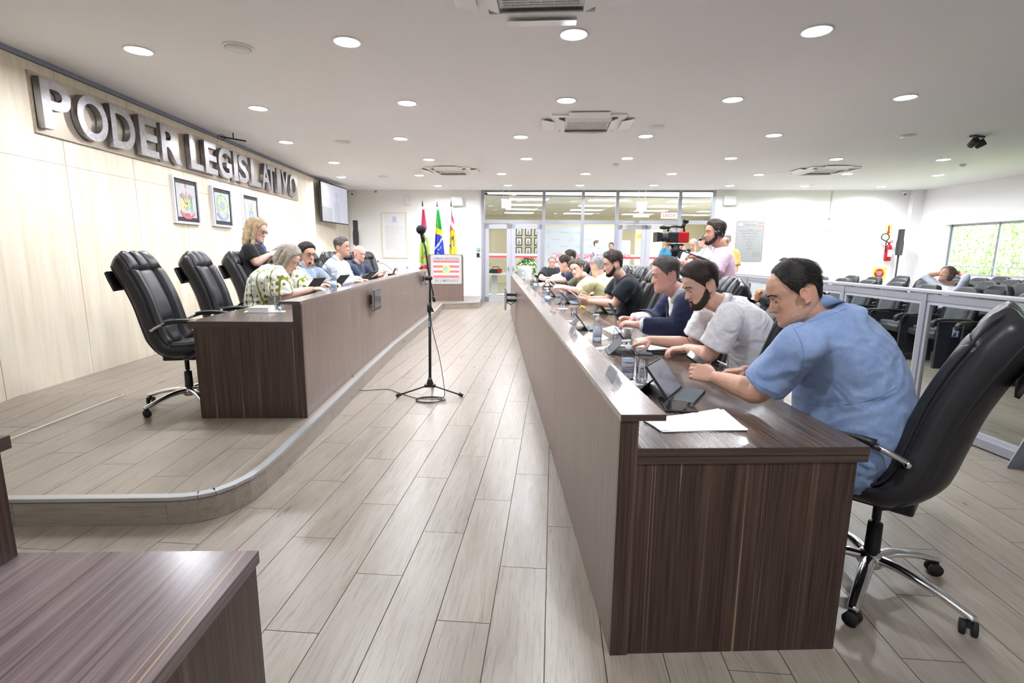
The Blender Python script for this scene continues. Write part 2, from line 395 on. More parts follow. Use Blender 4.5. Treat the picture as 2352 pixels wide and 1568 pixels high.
for y, c in cand:
    poly = clip_piece(c.x, c.y, PW-GAP, PL-GAP, DA, inner, 0, 0)
    if not poly: continue
    ar = 0
    for i in range(len(poly)): ar += poly[i-1].x*poly[i].y-poly[i].x*poly[i-1].y
    if abs(ar)/2 < .002: continue
    if cnt < 110 and y < 9:
        mb = MB(); T = Matrix.Translation((-c.x,-c.y,0)); Rz = Matrix.Identity(4)
        pts = [Rz @ Vector((p.x-c.x,p.y-c.y,0)) for p in poly]
        mb.prism(pts, -.011, 0); o = mb.obj('platform_plank', M['tile'], DAIS); o.location = (c.x,c.y,DZ); cnt += 1
    else: restd.prism([(p.x,p.y) for p in poly], DZ-.011, DZ)
o = restd.obj('platform_plank', M['tile'], DAIS); o['kind'] = 'stuff'
# ramp between platform and wall
rp = MB(); rp.xprism([(2.3,0),(4.5,DZ),(4.5,0)], LX, -3.24, 'x'); RAMP = struct(rp.obj('ramp', M['grout']))
for i in range(4):
    for j in range(3):
        y0 = 2.35+j*.72; y1 = y0+.715; x0 = LX+.005+i*.21; mb = MB()
        sl = DZ/2.2; z0 = (y0-2.3)*sl; z1 = (y1-2.3)*sl
        mb.add([(x0,y0,z0),(x0+.206,y0,z0),(x0+.206,y1,z1),(x0,y1,z1),(x0,y0,z0+.006),(x0+.206,y0,z0+.006),(x0+.206,y1,z1+.006),(x0,y1,z1+.006)],
               [(0,3,2,1),(4,5,6,7),(0,1,5,4),(1,2,6,5),(2,3,7,6),(3,0,4,7)])
        mb.obj('ramp_plank', M['tile'], RAMP)
rs = MB().box((-3.225,3.4,DZ-.002),(.03,2.2,.012)); rs.obj('nosing_strip', M['satin'], RAMP)

# ---- left wall: maple panels on a dark joint backing
wl = MB(); wl.b2((LX-.2,-2.5,0),(LX-.012,back_y(LX)+.2,HC+.1)); WL = struct(wl.obj('wall_left', M['joint']))
ys = [4.36-.97*5+.97*k for k in range(0,18)]
for y0 in ys:
    y1 = min(y0+.97, back_y(LX)-.01)
    if y1-y0 < .1: continue
    for z0, z1 in ((0,2.2),(2.2,HC-.05)):
        b = MB(); b.b2((LX-.012,y0+.003,z0+.0015),(LX,y1-.003,z1-.0015)); b.obj('maple_panel', M['maple'], WL)
struct(MB().b2((LX,-2.5,HC-.045),(LX+.012,back_y(LX)-.01,HC-.001)).obj('gap_shade_1', M['blue_grey']))  # strip coloured as the bluish shadow line of the gap under the ceiling
# ---- back wall in pieces around the glass front
def bw(x0, x1, z0, z1, t=.18, name='wall_back', m='wall'):
    a = Vector((x0,back_y(x0),0)); b = Vector((x1,back_y(x1),0)); n = GY*t
    q = [a,b,b+n,a+n]; return MB().prism([(p.x,p.y) for p in q], z0, z1)
GL, GR = -.26, 6.04
struct(bw(LX-.2, GL, 0, HC+.1).obj('wall_back', M['wall'])); struct(bw(GR, 11.6, 0, HC+.1).obj('wall_back', M['wall']))
# pilaster in the far right corner
pc = MB(); a = Vector((11.02,back_y(11.02)-.02,0)); pc.prism([(11.02,back_y(11.02)+.05),(11.02,back_y(11.02)-.13),(11.4,back_y(11.4)-.13),(11.4,back_y(11.4)+.05)],0,HC); struct(pc.obj('wall_pilaster', M['wall']))
# ---- right wall with window opening
rn = Vector((-RWd.y, RWd.x, 0)); rn = rn if rn.x < 0 else -rn     # into the room
def rwp(s, z, d=0): p = RW1+RWd*s - rn*d; return Vector((p.x,p.y,z))
def rw_piece(s0, s1, z0, z1, d0=0, d1=.22):
    q = [rwp(s0,0,d0), rwp(s1,0,d0), rwp(s1,0,d1), rwp(s0,0,d1)]; return MB().prism([(p.x,p.y) for p in q], z0, z1)
W0, W1s, WZ0, WZ1 = .98, 6.2, .95, 2.17
for a,b,c,d in ((-.3,W0,0,HC+.1),(W1s,16,0,HC+.1),(W0,W1s,0,WZ0),(W0,W1s,WZ1,HC+.1)): struct(rw_piece(a,b,c,d).obj('wall_right', M['wall']))
WIN = sempty('window_1')
def wbar(s0,s1,z0,z1,d0,d1,nm,m): return rw_piece(s0,s1,z0,z1,d0,d1).obj(nm, M[m], WIN)
for a,b,c,d in ((W0-.05,W0,WZ0-.05,WZ1+.05),(W1s,W1s+.05,WZ0-.05,WZ1+.05),(W0,W1s,WZ0-.05,WZ0),(W0,W1s,WZ1,WZ1+.05)): wbar(a,b,c,d,-.02,0,'window_trim','offwhite')
for s in (W0,W0+1.28,W0+2.56,W0+3.86,W1s-.05): wbar(s,s+.05,WZ0,WZ1,.12,.16,'window_mullion','alu_d')
wbar(W0,W1s,WZ0,WZ0+.05,.12,.16,'window_rail','alu'); wbar(W0,W1s,WZ1-.05,WZ1,.12,.16,'window_rail','alu'); wbar(W0,W1s,WZ0+.2,WZ0+.23,.11,.15,'window_rail','alu_l')
for k in range(4):
    s = W0+.05+1.29*k; wbar(s,min(s+1.25,W1s),WZ0+.05,WZ1-.05,.138,.142,'window_pane','glass')
# ---- unseen walls close the hall
struct(MB().b2((LX-.2,-3,0),(13,-2.8,HC+.1)).obj('wall_front', M['wall']))
# ---- ceiling
cp = MB(); cp.prism([(LX-.2,-3),(13,-3),(13,back_y(13)+.02),(LX-.2,back_y(LX-.2)+.02)], HC, HC+.08); CEIL = struct(cp.obj('ceiling', M['ceil']))
# ---- baseboards
b = bw(GR+.05, 11.0, 0, .07, -.012); struct(b.obj('baseboard_back', M['offwhite']))

# ================================================================== GLASS FRONT (window_2) with two doors
GF = sempty('window_2')
def gp(x, z, d=0): p = Vector((x,back_y(x),z)) + GY*d; return p
def gbar(x0, x1, z0, z1, d0=-.05, d1=.05, nm='frame_bar', m='alu', par=GF, ch=0):
    a = gp(x0,0,d0); b = gp(x1,0,d0); c = gp(x1,0,d1); d = gp(x0,0,d1)
    return MB().prism([(p.x,p.y) for p in (a,b,c,d)], z0, z1).obj(nm, M[m], par)
TR = 2.20
gbar(GL,GR,HC-.05,HC,nm='frame_bar',m='alu_d'); gbar(GL,GR,TR,TR+.10,nm='transom_bar',m='alu')
posts = [GL, 1.43, 2.50, 3.43, 5.10, GR-.06]
for x in posts: gbar(x, x+.085, 0 if x in (GL,5.10,GR-.06,2.50,1.43,3.43) else 0, HC, -.06,.06,'frame_post','alu')
for x0, x1 in zip(posts[:-1], posts[1:]): gbar(x0+.085, x1, TR+.10, HC-.05, -.004, .004, 'glass_pane','glass')
for x0, x1 in ((1.515,2.50),(2.585,3.43),(5.185,GR-.06)):
    gbar(x0,x1,0,.10,nm='frame_bar'); gbar(x0,x1,.10,TR,-.004,.004,'glass_pane','glass')
def door_leaf(n, x0, x1, handle):
    d = sempty('door_%d' % n)
    for a,b,c,e in ((x0,x0+.12,0,TR-.02),(x1-.12,x1,0,TR-.02),(x0,x1,0,.14),(x0,x1,TR-.14,TR-.02)): gbar(a,b,c,e,-.025,.025,'door_frame','alu_l',d)
    gbar(x0+.12,x1-.12,.14,TR-.14,-.004,.004,'glass_pane','glass',d)
    gbar(x0+.12,x1-.12,1.31,1.37,-.008,-.005,'white_band','white',d); gbar(x0+.12,x1-.12,1.255,1.31,-.008,-.005,'red_band','redprint',d)
    hx = x1-.06 if handle > 0 else x0+.06; p = gp(hx,.95,-.03)
    MB().box((p.x,p.y,p.z),(.03,.02,.14)).cyl(p+Vector((0,-.02,.0)), p+Vector((.09*-handle,-.03,0)), .009, n=8).obj('door_handle', M['satin'], d)
door_leaf(1, GL+.09, .57, 1); door_leaf(2, .575, 1.425, -1); door_leaf(3, 3.52, 4.28, 1); door_leaf(4, 4.285, 5.095, -1)
# ================================================================== CEILING FIXTURES
lamp_px = [(318,115),(797,95),(1318,78),(1876,70),(593,248),(935,236),(1301,230),(1683,228),(2080,223),(657,326),(920,318),(1196,314),(1483,312),(1778,310),
 (767,373),(985,366),(1209,364),(1441,363),(1679,363),(1921,365),(2167,366),(784,406),(963,402),(1152,399),(1345,399),(1543,399),(1743,401),(1946,399),(2155,402),
 (1005,426),(1167,425),(1332,425),(1502,425),(1676,426),(1849,427),(2025,428),(724,428)]
ring_me = MB().lathe([(.098,0),(.114,0),(.118,-.005),(.112,-.010),(.102,-.009),(.098,0)], 28, caps=False).mesh('trim_ring', M['white'])
glow_me = MB().lathe([(.001,-.005),(.100,-.005),(.100,-.002),(.001,-.002)], 24).mesh('lamp_disc', M['lamp'])
ld = bpy.data.lights.new('downlight','AREA'); ld.shape = 'DISK'; ld.size = .17; ld.energy = LAMP_W; ld.color = (.915,.945,1.0); ld.spread = R(165)
def place(loc):
    return ['over the dais','over the open floor','over the long desks','over the audience seats'][0 if loc.x < -1.6 else (1 if loc.x < .4 else (2 if loc.x < 3.7 else 3))]
def make_lamp(p, label, group):
    t = thing('ceiling_downlight', label, 'lamp', p, 0, group)
    a = bpy.data.objects.new('trim_ring', ring_me); COL.objects.link(a); a.parent = t
    b = bpy.data.objects.new('lamp_disc', glow_me); COL.objects.link(b); b.parent = t
    l = bpy.data.objects.new('downlight', ld); COL.objects.link(l); l.parent = t; l.location = (0,0,-.03)
    return t
rowname = {0:'nearest row',1:'nearest row',2:'nearest row',3:'nearest row'}
order_ = 0
order = ['first','second','third','fourth','fifth','sixth','seventh','eighth']
rows_n = [4,5,5,7,8,8]; k = 0; rn_ = ['nearest','second nearest','third','fourth','fifth','farthest']
for ri, n in enumerate(rows_n):
    idx = list(range(k, k+n)); k += n; idx.sort(key=lambda q: lamp_px[q][0])
    for q, ii in enumerate(idx):
        p = at_z(*lamp_px[ii], HC)
        make_lamp(p, 'lit round ceiling downlight, %s from the left in the %s lamp row' % (order[q], rn_[ri]), 'round downlights in the ceiling')
# two unseen downlights, added to keep the near end lit
for gi, gx in enumerate((-1.0,1.1)): make_lamp(GX*gx+GY*.6+Vector((0,0,HC)), 'added unseen downlight above the near end of the hall, %s from the left' % order[gi], 'downlights added above the near end')
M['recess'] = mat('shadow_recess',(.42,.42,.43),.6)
def ac_unit(cx, cy, label, rz, flaps=True, s=.92):
    t = thing('air_conditioner', label, 'air conditioner', (cx,cy,HC), rz, 'ceiling cassette air conditioners')
    b = MB(); h = s/2
    for a,c in (((-h,-h),(h,-h+.09)),((-h,h-.09),(h,h)),((-h,-h+.09),(-h+.09,h-.09)),((h-.09,-h+.09),(h,h-.09))): b.b2((a[0],a[1],-.022),(c[0],c[1],0),0)
    g = h-.2
    for a,c in (((-g-.03,-g-.03),(g+.03,-g)),((-g-.03,g),(g+.03,g+.03)),((-g-.03,-g),(-g,g)),((g,-g),(g+.03,g))): b.b2((a[0],a[1],-.020),(c[0],c[1],0))
    b.obj('panel_frame', M['white'], t)
    MB().b2((-h+.09,-h+.09,-.006),(h-.09,h-.09,0)).obj('recess', M['recess'], t)
    gr = MB()
    for i in range(15): y = -g+(i+.5)*2*g/15; gr.b2((-g,y-.006,-.030),(g,y+.006,-.012))
    for i in range(7): x = -g+i*2*g/6; gr.b2((x-.004,-g,-.026),(x+.004,g,-.012))
    gr.obj('intake_grille', M['offwhite'], t)
    for a in range(4):
        f = MB(); f.box((0,0,0),(2*g+.06,.10,.008)); T = Matrix.Rotation(a*PI/2,4,'Z') @ Matrix.Translation((0,-(g+.075),-.034)) @ Matrix.Rotation(R(-22),4,'X')
        f.obj('air_flap', M['white'], t, T)
        if flaps:
            d = MB(); d.box((0,-.07,0),(.50,.16,.003)); T = Matrix.Rotation(a*PI/2,4,'Z') @ Matrix.Translation((0,-(h-.02),-.045)) @ Matrix.Rotation(R(-10),4,'X')
            d.obj('air_deflector', M['white'], t, T)
    return t
AZ = -WA
ac_unit(.31,3.58,'large ceiling air conditioner cut off by the top of the photo', AZ)
ac_unit(1.26,7.10,'ceiling air conditioner with slatted grille above the long right desk', AZ)
ac_unit(-.84,11.3,'ceiling air conditioner near the flags at the far left', AZ)
ac_unit(6.70,10.5,'ceiling air conditioner above the audience seats at right', AZ)
def speaker_disc(p, label, r=.125):
    t = thing('ceiling_speaker', label, 'speaker', p, 0, 'round ceiling speakers')
    MB().lathe([(r-.02,0),(r,0),(r,-.008),(r-.01,-.016),(r-.02,-.014),(r-.02,0)],28,caps=False).obj('rim', M['white'], t)
    MB().lathe([(.001,-.020),(r-.03,-.018),(r-.026,-.010),(.001,-.008)],28).obj('grille', M['offwhite'], t)
speaker_disc(at_z(547,108,HC),'round ceiling speaker above the metal letters, nearest one')
speaker_disc(at_z(786,325,HC),'round ceiling speaker between the lamps above the dais')
speaker_disc(at_z(880,405,HC),'small looking round ceiling speaker far above the bald man')
speaker_disc(at_z(1508,290,HC),'round ceiling speaker right of the grilled air conditioner',.11)
speaker_disc(at_z(2083,311,HC),'round ceiling speaker near the dark projector at right')
def small(name, label, cat, mb, m, p, rz=0, group=None): 
    o = mb.obj(name, m); o.location = p; o.rotation_euler = (0,0,rz); return tag(o, label, cat, group)
for p,l in (((1415,376),'tiny smoke detector on the ceiling above the camera operator'),((2212,377),'small smoke detector on the ceiling near the right wall')):
    small('smoke_detector', l, 'detector', MB().lathe([(.001,0),(.05,0),(.055,-.02),(.035,-.045),(.001,-.05)],16), M['offwhite'], at_z(*p,HC))
# projector-like twin spot at right
t = thing('spotlight_pair','dark twin spotlight bracket on the ceiling at right','spotlight', at_z(2245,312,HC), R(20))
MB().box((0,0,-.012),(.26,.07,.024),None,.005).cyl((0,0,-.02),(0,0,-.08),.014).obj('bracket', M['dark'], t)
for s in (-1,1):
    T = Matrix.Translation((s*.085,-.01,-.10)) @ Euler((R(60),0,R(s*25))).to_matrix().to_4x4()
    b = MB(); b.lathe([(.02,-.07),(.045,-.06),(.052,.05),(.046,.055),(.040,.03)],16).obj('spot_head', M['dark'], t, T)
# hanging camera bracket near the sign
t = thing('ceiling_bracket','thin black bracket hanging from the ceiling over the letters','bracket', at_z(535,305,HC)+Vector((0,0,0)), R(10))
MB().cyl((0,0,0),(0,0,-.07),.008).box((.0,0,-.085),(.34,.03,.018),(0,R(8),0)).obj('arm', M['black'], t)
MB().tube([(-.16+.05*math.cos(a*PI/8),.0,-.07+.035*math.sin(a*PI/8)) for a in range(17)],.004,6).obj('cable_loop', M['cable'], t)

# ================================================================== SIGN ON THE LEFT WALL
sg = thing('wall_sign','large steel letters PODER LEGISLATIVO on a champagne steel band','sign',(LX,8.2,2.70))
MB().b2((.0,-3.18,-.262),(.022,3.17,.262)).obj('backing_plate', M['brushed_warm'], sg)
word = 'PODER LEGISLATIVO'
spans = [(99,168),(180,250),(258,312),(323,364),(372,417),(438,466),(472,499.5),(503,533),(538,547),(549,571.6),(577.5,599),(602,621),(616,633),(637,646),(648,663),(666.6,682.5)]
def wx_y(x, y, X):
    d = _ray(x, y); t = X/d.x; return d.y*t, CH+d.z*t
FX = LX+.10
for c, (xa, xb) in zip([c for c in word if c != ' '], spans):
    ya = wx_y(xa, 233+(xa-80)*.318, FX)[0]; yb = wx_y(xb, 233+(xb-80)*.318, FX)[0]
    o = text_obj(c, .5, M['brushed'], 'letter_'+c.lower(), .030, None, sg, .011, 'CENTER', res=6)
    vx = [v.co.x for v in o.data.vertices]; vy = [v.co.y for v in o.data.vertices]; cx = (max(vx)+min(vx))/2; cy = (max(vy)+min(vy))/2
    o.data.transform(Matrix.Diagonal((max(.09,yb-ya)/(max(vx)-min(vx)),.435/(max(vy)-min(vy)),1,1)) @ Matrix.Translation((-cx,-cy,0)))
    o.matrix_local = Matrix(((0,0,1,.064),(1,0,0,(ya+yb)/2-8.2),(0,1,0,0.0),(0,0,0,1)))
# ---- pictures on the left wall: framed emblems
def on_wall(y, z, d=0): return Matrix(((0,0,1,LX+d),(1,0,0,y),(0,1,0,z),(0,0,0,1)))
def pol(pts, m, name, parent, d, t=.0015): return MB().prism(pts, d, d+t).obj(name, m, parent)
M['silver_back'] = mat('silver_foil', (.62,.62,.66), .25, .6); M['e_green'] = mat('emblem_green', (.16,.42,.24), .5); M['e_gold'] = mat('emblem_gold', (.80,.62,.18), .45)
M['e_blue'] = mat('emblem_blue', (.22,.33,.78), .5); M['e_red'] = mat('emblem_red', (.72,.14,.20), .5); M['e_brown'] = mat('emblem_brown', (.35,.27,.24), .6); M['e_sky'] = mat('emblem_sky', (.25,.50,.85), .5)
M['silver_frame'] = mat('silver_frame',(.72,.72,.76),.35,.2)
def framed(y0, y1, z0, z1, label, art):
    w, h = y1-y0, z1-z0
    t = thing('framed_emblem', label, 'picture'); t.matrix_local = on_wall((y0+y1)/2,(z0+z1)/2)
    b = MB()
    for a,c in (((-w/2,-h/2,0),(-w/2+.028,h/2,.045)),((w/2-.028,-h/2,0),(w/2,h/2,.045)),((-w/2+.028,-h/2,0),(w/2-.028,-h/2+.028,.045)),((-w/2+.028,h/2-.028,0),(w/2-.028,h/2,.045))): b.b2(a,c)
    b.obj('frame', M['silver_frame'], t)
    MB().b2((-w/2+.028,-h/2+.028,.012),(w/2-.028,h/2-.028,.028)).obj('mount', M['black'], t)
    MB().b2((-w/2+.072,-h/2+.085,.028),(w/2-.072,h/2-.085,.031)).obj('foil', M['silver_back'], t)
    art(t, w-.144, h-.17); 
    return t
def art_state(t, w, h):
    s = w/.4; d = .031
    # spread wings of an eagle, cross of tools, red ribbon, star
    pol([(-.15*s,.06),(-.07*s,.10),(0,.03),(.07*s,.10),(.15*s,.06),(.06*s,.00),(.02*s,-.05),(-.02*s,-.05),(-.06*s,.00)], M['e_brown'], 'eagle', t, d)
    pol([(-.03*s,.05),(0,.12),(.03*s,.05),(.02*s,-.12),(-.02*s,-.12)], M['grey'], 'eagle', t, d+.0015)
    for a in (-1,1):
        q = [(-.075,-.012),(.075,-.012),(.085,.012),(-.075,.012)]; ca, sa = math.cos(a*.8), math.sin(a*.8)
        pol([((x*ca-y*sa)*s,(x*sa+y*ca)-.035) for x,y in q], M['e_gold'], 'crossed_tool', t, d+.003)
        pol([((a*.10+.025*math.cos(k))*s,-.06+.10*math.sin(k)) for k in np.linspace(0,2*PI,13)[:-1]], M['e_green'] if a > 0 else M['e_gold'], 'wreath', t, d)
    pol([(-.15*s,-.13),(-.10*s,-.15),(-.06*s,-.20),(0,-.18),(.06*s,-.20),(.13*s,-.16),(.15*s,-.13),(.14*s,-.19),(.05*s,-.235),(-.05*s,-.235),(-.12*s,-.20)], M['e_red'], 'ribbon', t, d+.002)
    for a in (-.04,.0,.04): pol([((a-.014)*s,-.16),((a+.014)*s,-.16),((a+.01)*s,-.20),((a-.01)*s,-.20)], M['e_red'], 'ribbon', t, d+.003)
    pol(star(0,.19,.035), M['e_red'], 'star', t, d)
def art_republic(t, w, h):
    d = .031; s = w/.42; n = 22
    for k in range(14):
        a = PI/2 + (k+.5)*2*PI/14; r = .155
        if abs(math.sin(a)+1) < .12: continue
        cx, cy = r*math.cos(a)*s, r*math.sin(a)+.02
        pol([(cx+.032*math.cos(b)*math.cos(a+1.57)*s-.016*math.sin(b)*math.sin(a+1.57)*s, cy+.032*math.cos(b)*math.sin(a+1.57)+.016*math.sin(b)*math.cos(a+1.57)) for b in np.linspace(0,2*PI,9)[:-1]], M['e_green'], 'leaf', t, d)
    pol([(x*s,y+.02) for x,y in star(0,0,.17,.45)], M['e_gold'], 'star', t, d+.0015)
    pol([(x*s,y+.02) for x,y in circle(0,0,.072)], M['e_blue'], 'blue_disc', t, d+.003)
    for x,y in ((0,.02),(.02,-.01),(-.02,-.01),(0,-.03),(.0,.045)): pol([(p*s,q+.02) for p,q in star(x,y,.011)], M['white'], 'little_star', t, d+.0045)
    for rr in (.20,.225):
        o = [(rr*math.cos(a)*s, rr*math.sin(a)+.03) for a in np.linspace(-2.5,-.64,14)]; i = [((rr-.014)*math.cos(a)*s,(rr-.014)*math.sin(a)+.03) for a in np.linspace(-.64,-2.5,14)]
        pol(o+i, M['e_blue'], 'ribbon', t, d+.002)
def art_city(t, w, h):
    d = .031; s = w/.42
    pol([(-.07*s,.08),(.07*s,.08),(.07*s,-.06),(0,-.13),(-.07*s,-.06)], M['e_blue'], 'shield', t, d)
    pol([(-.07*s,.08),(.07*s,.08),(.07*s,.03),(-.07*s,.03)], M['e_gold'], 'shield_chief', t, d+.0015)
    pol([(-.02*s,.07),(.03*s,.07),(.03*s,.045),(-.02*s,.045)], M['e_red'], 'shield_charge', t, d+.003)
    pol([(-.04*s,-.03),(.03*s,-.05),(.0,-.10)], M['e_gold'], 'shield_charge', t, d+.003)
    for a in (-1,1): pol([(a*.12*s-.022,.11),(a*.12*s+.022,.11),(a*.115*s+.03,-.10),(a*.115*s-.03,-.10)], M['white'] if a > 0 else M['lilac'], 'supporter', t, d+.001)
    pol([(-.16*s,-.12),(.16*s,-.12),(.15*s,-.18),(-.15*s,-.18)], M['e_sky'], 'ribbon', t, d+.002)
    pol([(-.05*s,.13),(-.05*s,.10),(.05*s,.10),(.05*s,.13),(.025*s,.115),(0,.14),(-.025*s,.115)], M['silver_back'], 'crown', t, d+.002)
framed(6.95,7.53,1.75,2.35,'first framed emblem from the left, eagle with crossed tools over red ribbon',art_state)
framed(7.89,8.45,1.755,2.335,'middle framed emblem with gold star, green leaves and blue disc',art_republic)
framed(8.82,9.40,1.76,2.33,'third framed emblem with blue shield, partly behind the blonde woman',art_city)

# ---- television on the left wall
tv = thing('television','flat television on the wall above the officials, showing a pale scene','television', (LX,13.27,2.54))
tvT = Matrix(((0.30,0,.954,0.30),(.954,0,-.30,0),(0,1,0,0),(0,0,0,1)))
tvq = Matrix.Translation((.22,0,0)) @ Matrix.Rotation(R(-6),4,'Z') @ Matrix(((0,0,1,0),(1,0,0,0),(0,1,0,0),(0,0,0,1)))
MB().box((0,0,0),(1.62,.93,.045),None,.008).obj('housing', M['black'], tv, tvq)
scr = mat('television_picture', (.1,.1,.1), .2, emit=(.62,.62,.74), estr=.45); scr2 = mat('television_figure', (.1,.1,.1), .2, emit=(.50,.53,.66), estr=.45); scr3 = mat('television_desk', (.1,.1,.1), .2, emit=(.45,.44,.50), estr=.45)
MB().box((0,0,.0235),(1.57,.88,.002)).obj('screen', scr, tv, tvq)
MB().prism([(-.12,-.44),(.28,-.44),(.24,-.02),(.14,.08),(.02,.08),(-.08,-.02)],.0245,.026).obj('picture_figure', scr2, tv, tvq)
MB().prism(circle(.08,.20,.085,20),.0245,.026).obj('picture_figure', scr2, tv, tvq)
MB().prism([(-.78,-.44),(-.22,-.44),(-.24,-.12),(-.78,-.10)],.0245,.026).obj('picture_desk', scr3, tv, tvq)
MB().cyl((.02,0,0),(.20,0,0),.03).box((.01,0,0),(.02,.3,.4)).cyl((.10,0,.4),(.10,0,.56),.018).obj('wall_arm', M['white'], tv)

# ================================================================== DESKS
def desk(name, label, base, front, zs, zw, mirror, end_near=True, depth=.86, shelf_w=.15, back=None, y_end=None):
    """front: list of (x,y) along the public side; worktop zw, raised shelf zs; mirror=+1 people on +x side, -1 on -x side"""
    t = thing(name, label, 'desk', (front[0][0], front[0][1], base)); T0 = Matrix.Translation((-front[0][0],-front[0][1],0)); s = mirror
    def seg(i): return Vector((*front[i],0)), Vector((*front[i+1],0))
    def slab(i, o0, o1, z0, z1, nm, m, ys=0, ye=0, ch=0):
        a, b = seg(i); q = [(a.x+s*o0,a.y+ys),(b.x+s*o0,b.y+ye),(b.x+s*o1,b.y+ye),(a.x+s*o1,a.y+ys)]
        mb = MB(); mb.prism(q, z0, z1, T0); return mb.obj(nm, m, t)
    n = len(front)-1
    for i in range(n):
        g = .0015
        slab(i, 0, .018, 0, zs-.022, 'front_panel', M['lam_front'], g, -g)
        slab(i, .018, .060, 0, zs-.022, 'inner_panel', M['lam_end'], g+.02, -g)
        slab(i, .0, shelf_w, zs-.022, zs, 'raised_shelf', M['lam_shelf'], (-.008 if i == 0 else g), -g)
        slab(i, .060, depth, zw-.028, zw, 'worktop', M['lam_top'], (-.004 if i == 0 else g), -g)
    # near end: gable panel, post, apron under the top
    a = Vector((*front[0],0))
    def eb(x0,x1,y0,y1,z0,z1,nm,m): MB().b2((s*x0,y0,z0),(s*x1,y1,z1)).obj(nm, m, t)
    eb(0,.062,-.006,.02,0,zs-.022,'corner_post',M['lam_end'])
    eb(.062,depth-.035,.0,.022,0,zw-.056,'end_panel',M['lam_end'])
    eb(.062,depth,-.004,.03,zw-.056,zw-.028,'apron_edge',M['lam_edge']); eb(.062,depth,-.0065,-.0045,zw-.027,zw-.0005,'edge_band',M['lam_edge']); eb(0,shelf_w,-.0105,-.0085,zs-.0215,zs-.0005,'edge_band',M['lam_edge'])
    for i in range(1,n+1):
        y = front[i][1]-front[0][1]; x = front[i][0]-front[0][0]
        MB().b2((x+s*.062,y-.02,0),(x+s*(depth-.08),y+.0,zw-.03)).obj('divider_panel', M['lam_end'], t)
    return t
RF = [(.427,1.606),(.437,3.36),(.437,5.0),(.440,6.9),(.447,8.7),(.458,10.4),(.470,12.1)]
LFt = [(-1.402,3.84),(-1.412,5.6),(-1.40,7.3),(-1.36,9.1),(-1.30,10.92)]
desk('council_desk','long dark walnut desk on the right with raised front ledge',0.0,RF,.898,.780,1)
desk('council_desk','long walnut desk standing on the raised platform at left',DZ,LFt,.896,.745,-1,depth=.83)
# foreground desk at the lower left
fd = thing('council_desk','walnut desk corner in the lower left foreground','desk',(-.5,1.035,0))
MB().prism([(0,0),(-.02,-.9),(-1.1,-.9),(-1.1,.012)],.752,.78).obj('worktop', M['lam_top_x'], fd)
MB().prism([(-.006,-.006),(-.026,-.9),(-.05,-.9),(-.03,-.006)],0,.752).obj('side_panel', M['lam_end'], fd)
MB().b2((-1.1,-.03,0),(-.032,-.008,.752)).obj('end_panel', M['lam_end'], fd)
MB().b2((-.56,-.9,0),(-.497,-.004,1.015)).obj('inner_panel', M['lam_end'], fd); MB().b2((-.64,-.9,1.015),(-.482,.006,1.042)).obj('raised_shelf', M['lam_edge'], fd)

# ================================================================== BARRIER (glass balustrade)
bar = thing('glass_barrier','grey metal barrier with glass panels in front of the audience seats','barrier',(3.68,2.1,0))
by = [0,1.05,2.08,3.1,4.12,5.14,6.16,7.18,8.2,9.2,9.95]
H = 1.14
MB().box((0,4.97,H-.015),(.065,9.98,.03),None,.006).obj('top_rail', M['alu_l'], bar)
MB().b2((-.022,0,H-.095),(.022,9.95,H-.04)).obj('upper_beam', M['alu'], bar); MB().b2((-.03,0,.012),(.03,9.95,.075)).obj('bottom_beam', M['alu'], bar)
for i,y in enumerate(by):
    MB().b2((-.03,y-.024,.0),(.03,y+.024,H-.04)).obj('post', M['alu'], bar)
    MB().xprism([(-.03,0),(-.17,0),(-.17,.02),(-.03,.34)], y-.004, y+.004,'y').obj('foot_plate', M['alu_d'], bar)
for a,b in zip(by[:-1],by[1:]):
    MB().b2((-.004,a+.05,.11),(.004,b-.05,H-.125)).obj('glass_pane', M['glass_dusty'], bar)
    f = MB(); f.b2((-.016,a+.024,.075),(.016,a+.05,H-.095)).b2((-.016,b-.05,.075),(.016,b-.024,H-.095)).b2((-.016,a+.05,.075),(.016,b-.05,.11)).b2((-.016,a+.05,H-.125),(.016,b-.05,H-.095)); f.obj('pane_frame', M['alu_l'], bar)
# return of the barrier at the far end
bf = thing('glass_barrier','short grey barrier return behind the black shirted man','barrier',(3.16,12.1,0))
MB().b2((0,-.04,H-.04),(.5,.04,H)).obj('top_rail', M['alu_l'], bf)
for x in (0,.25,.5): MB().b2((x-.02,-.02,0),(x+.02,.02,H-.04)).obj('post', M['alu'], bf)
MB().b2((.02,-.02,.02),(.48,.02,.09)).obj('bottom_beam', M['alu'], bf)
for x in (.02,.27): MB().b2((x,-.004,.09),(x+.21,.004,H-.04)).obj('glass_pane', M['glass_dusty'], bf)

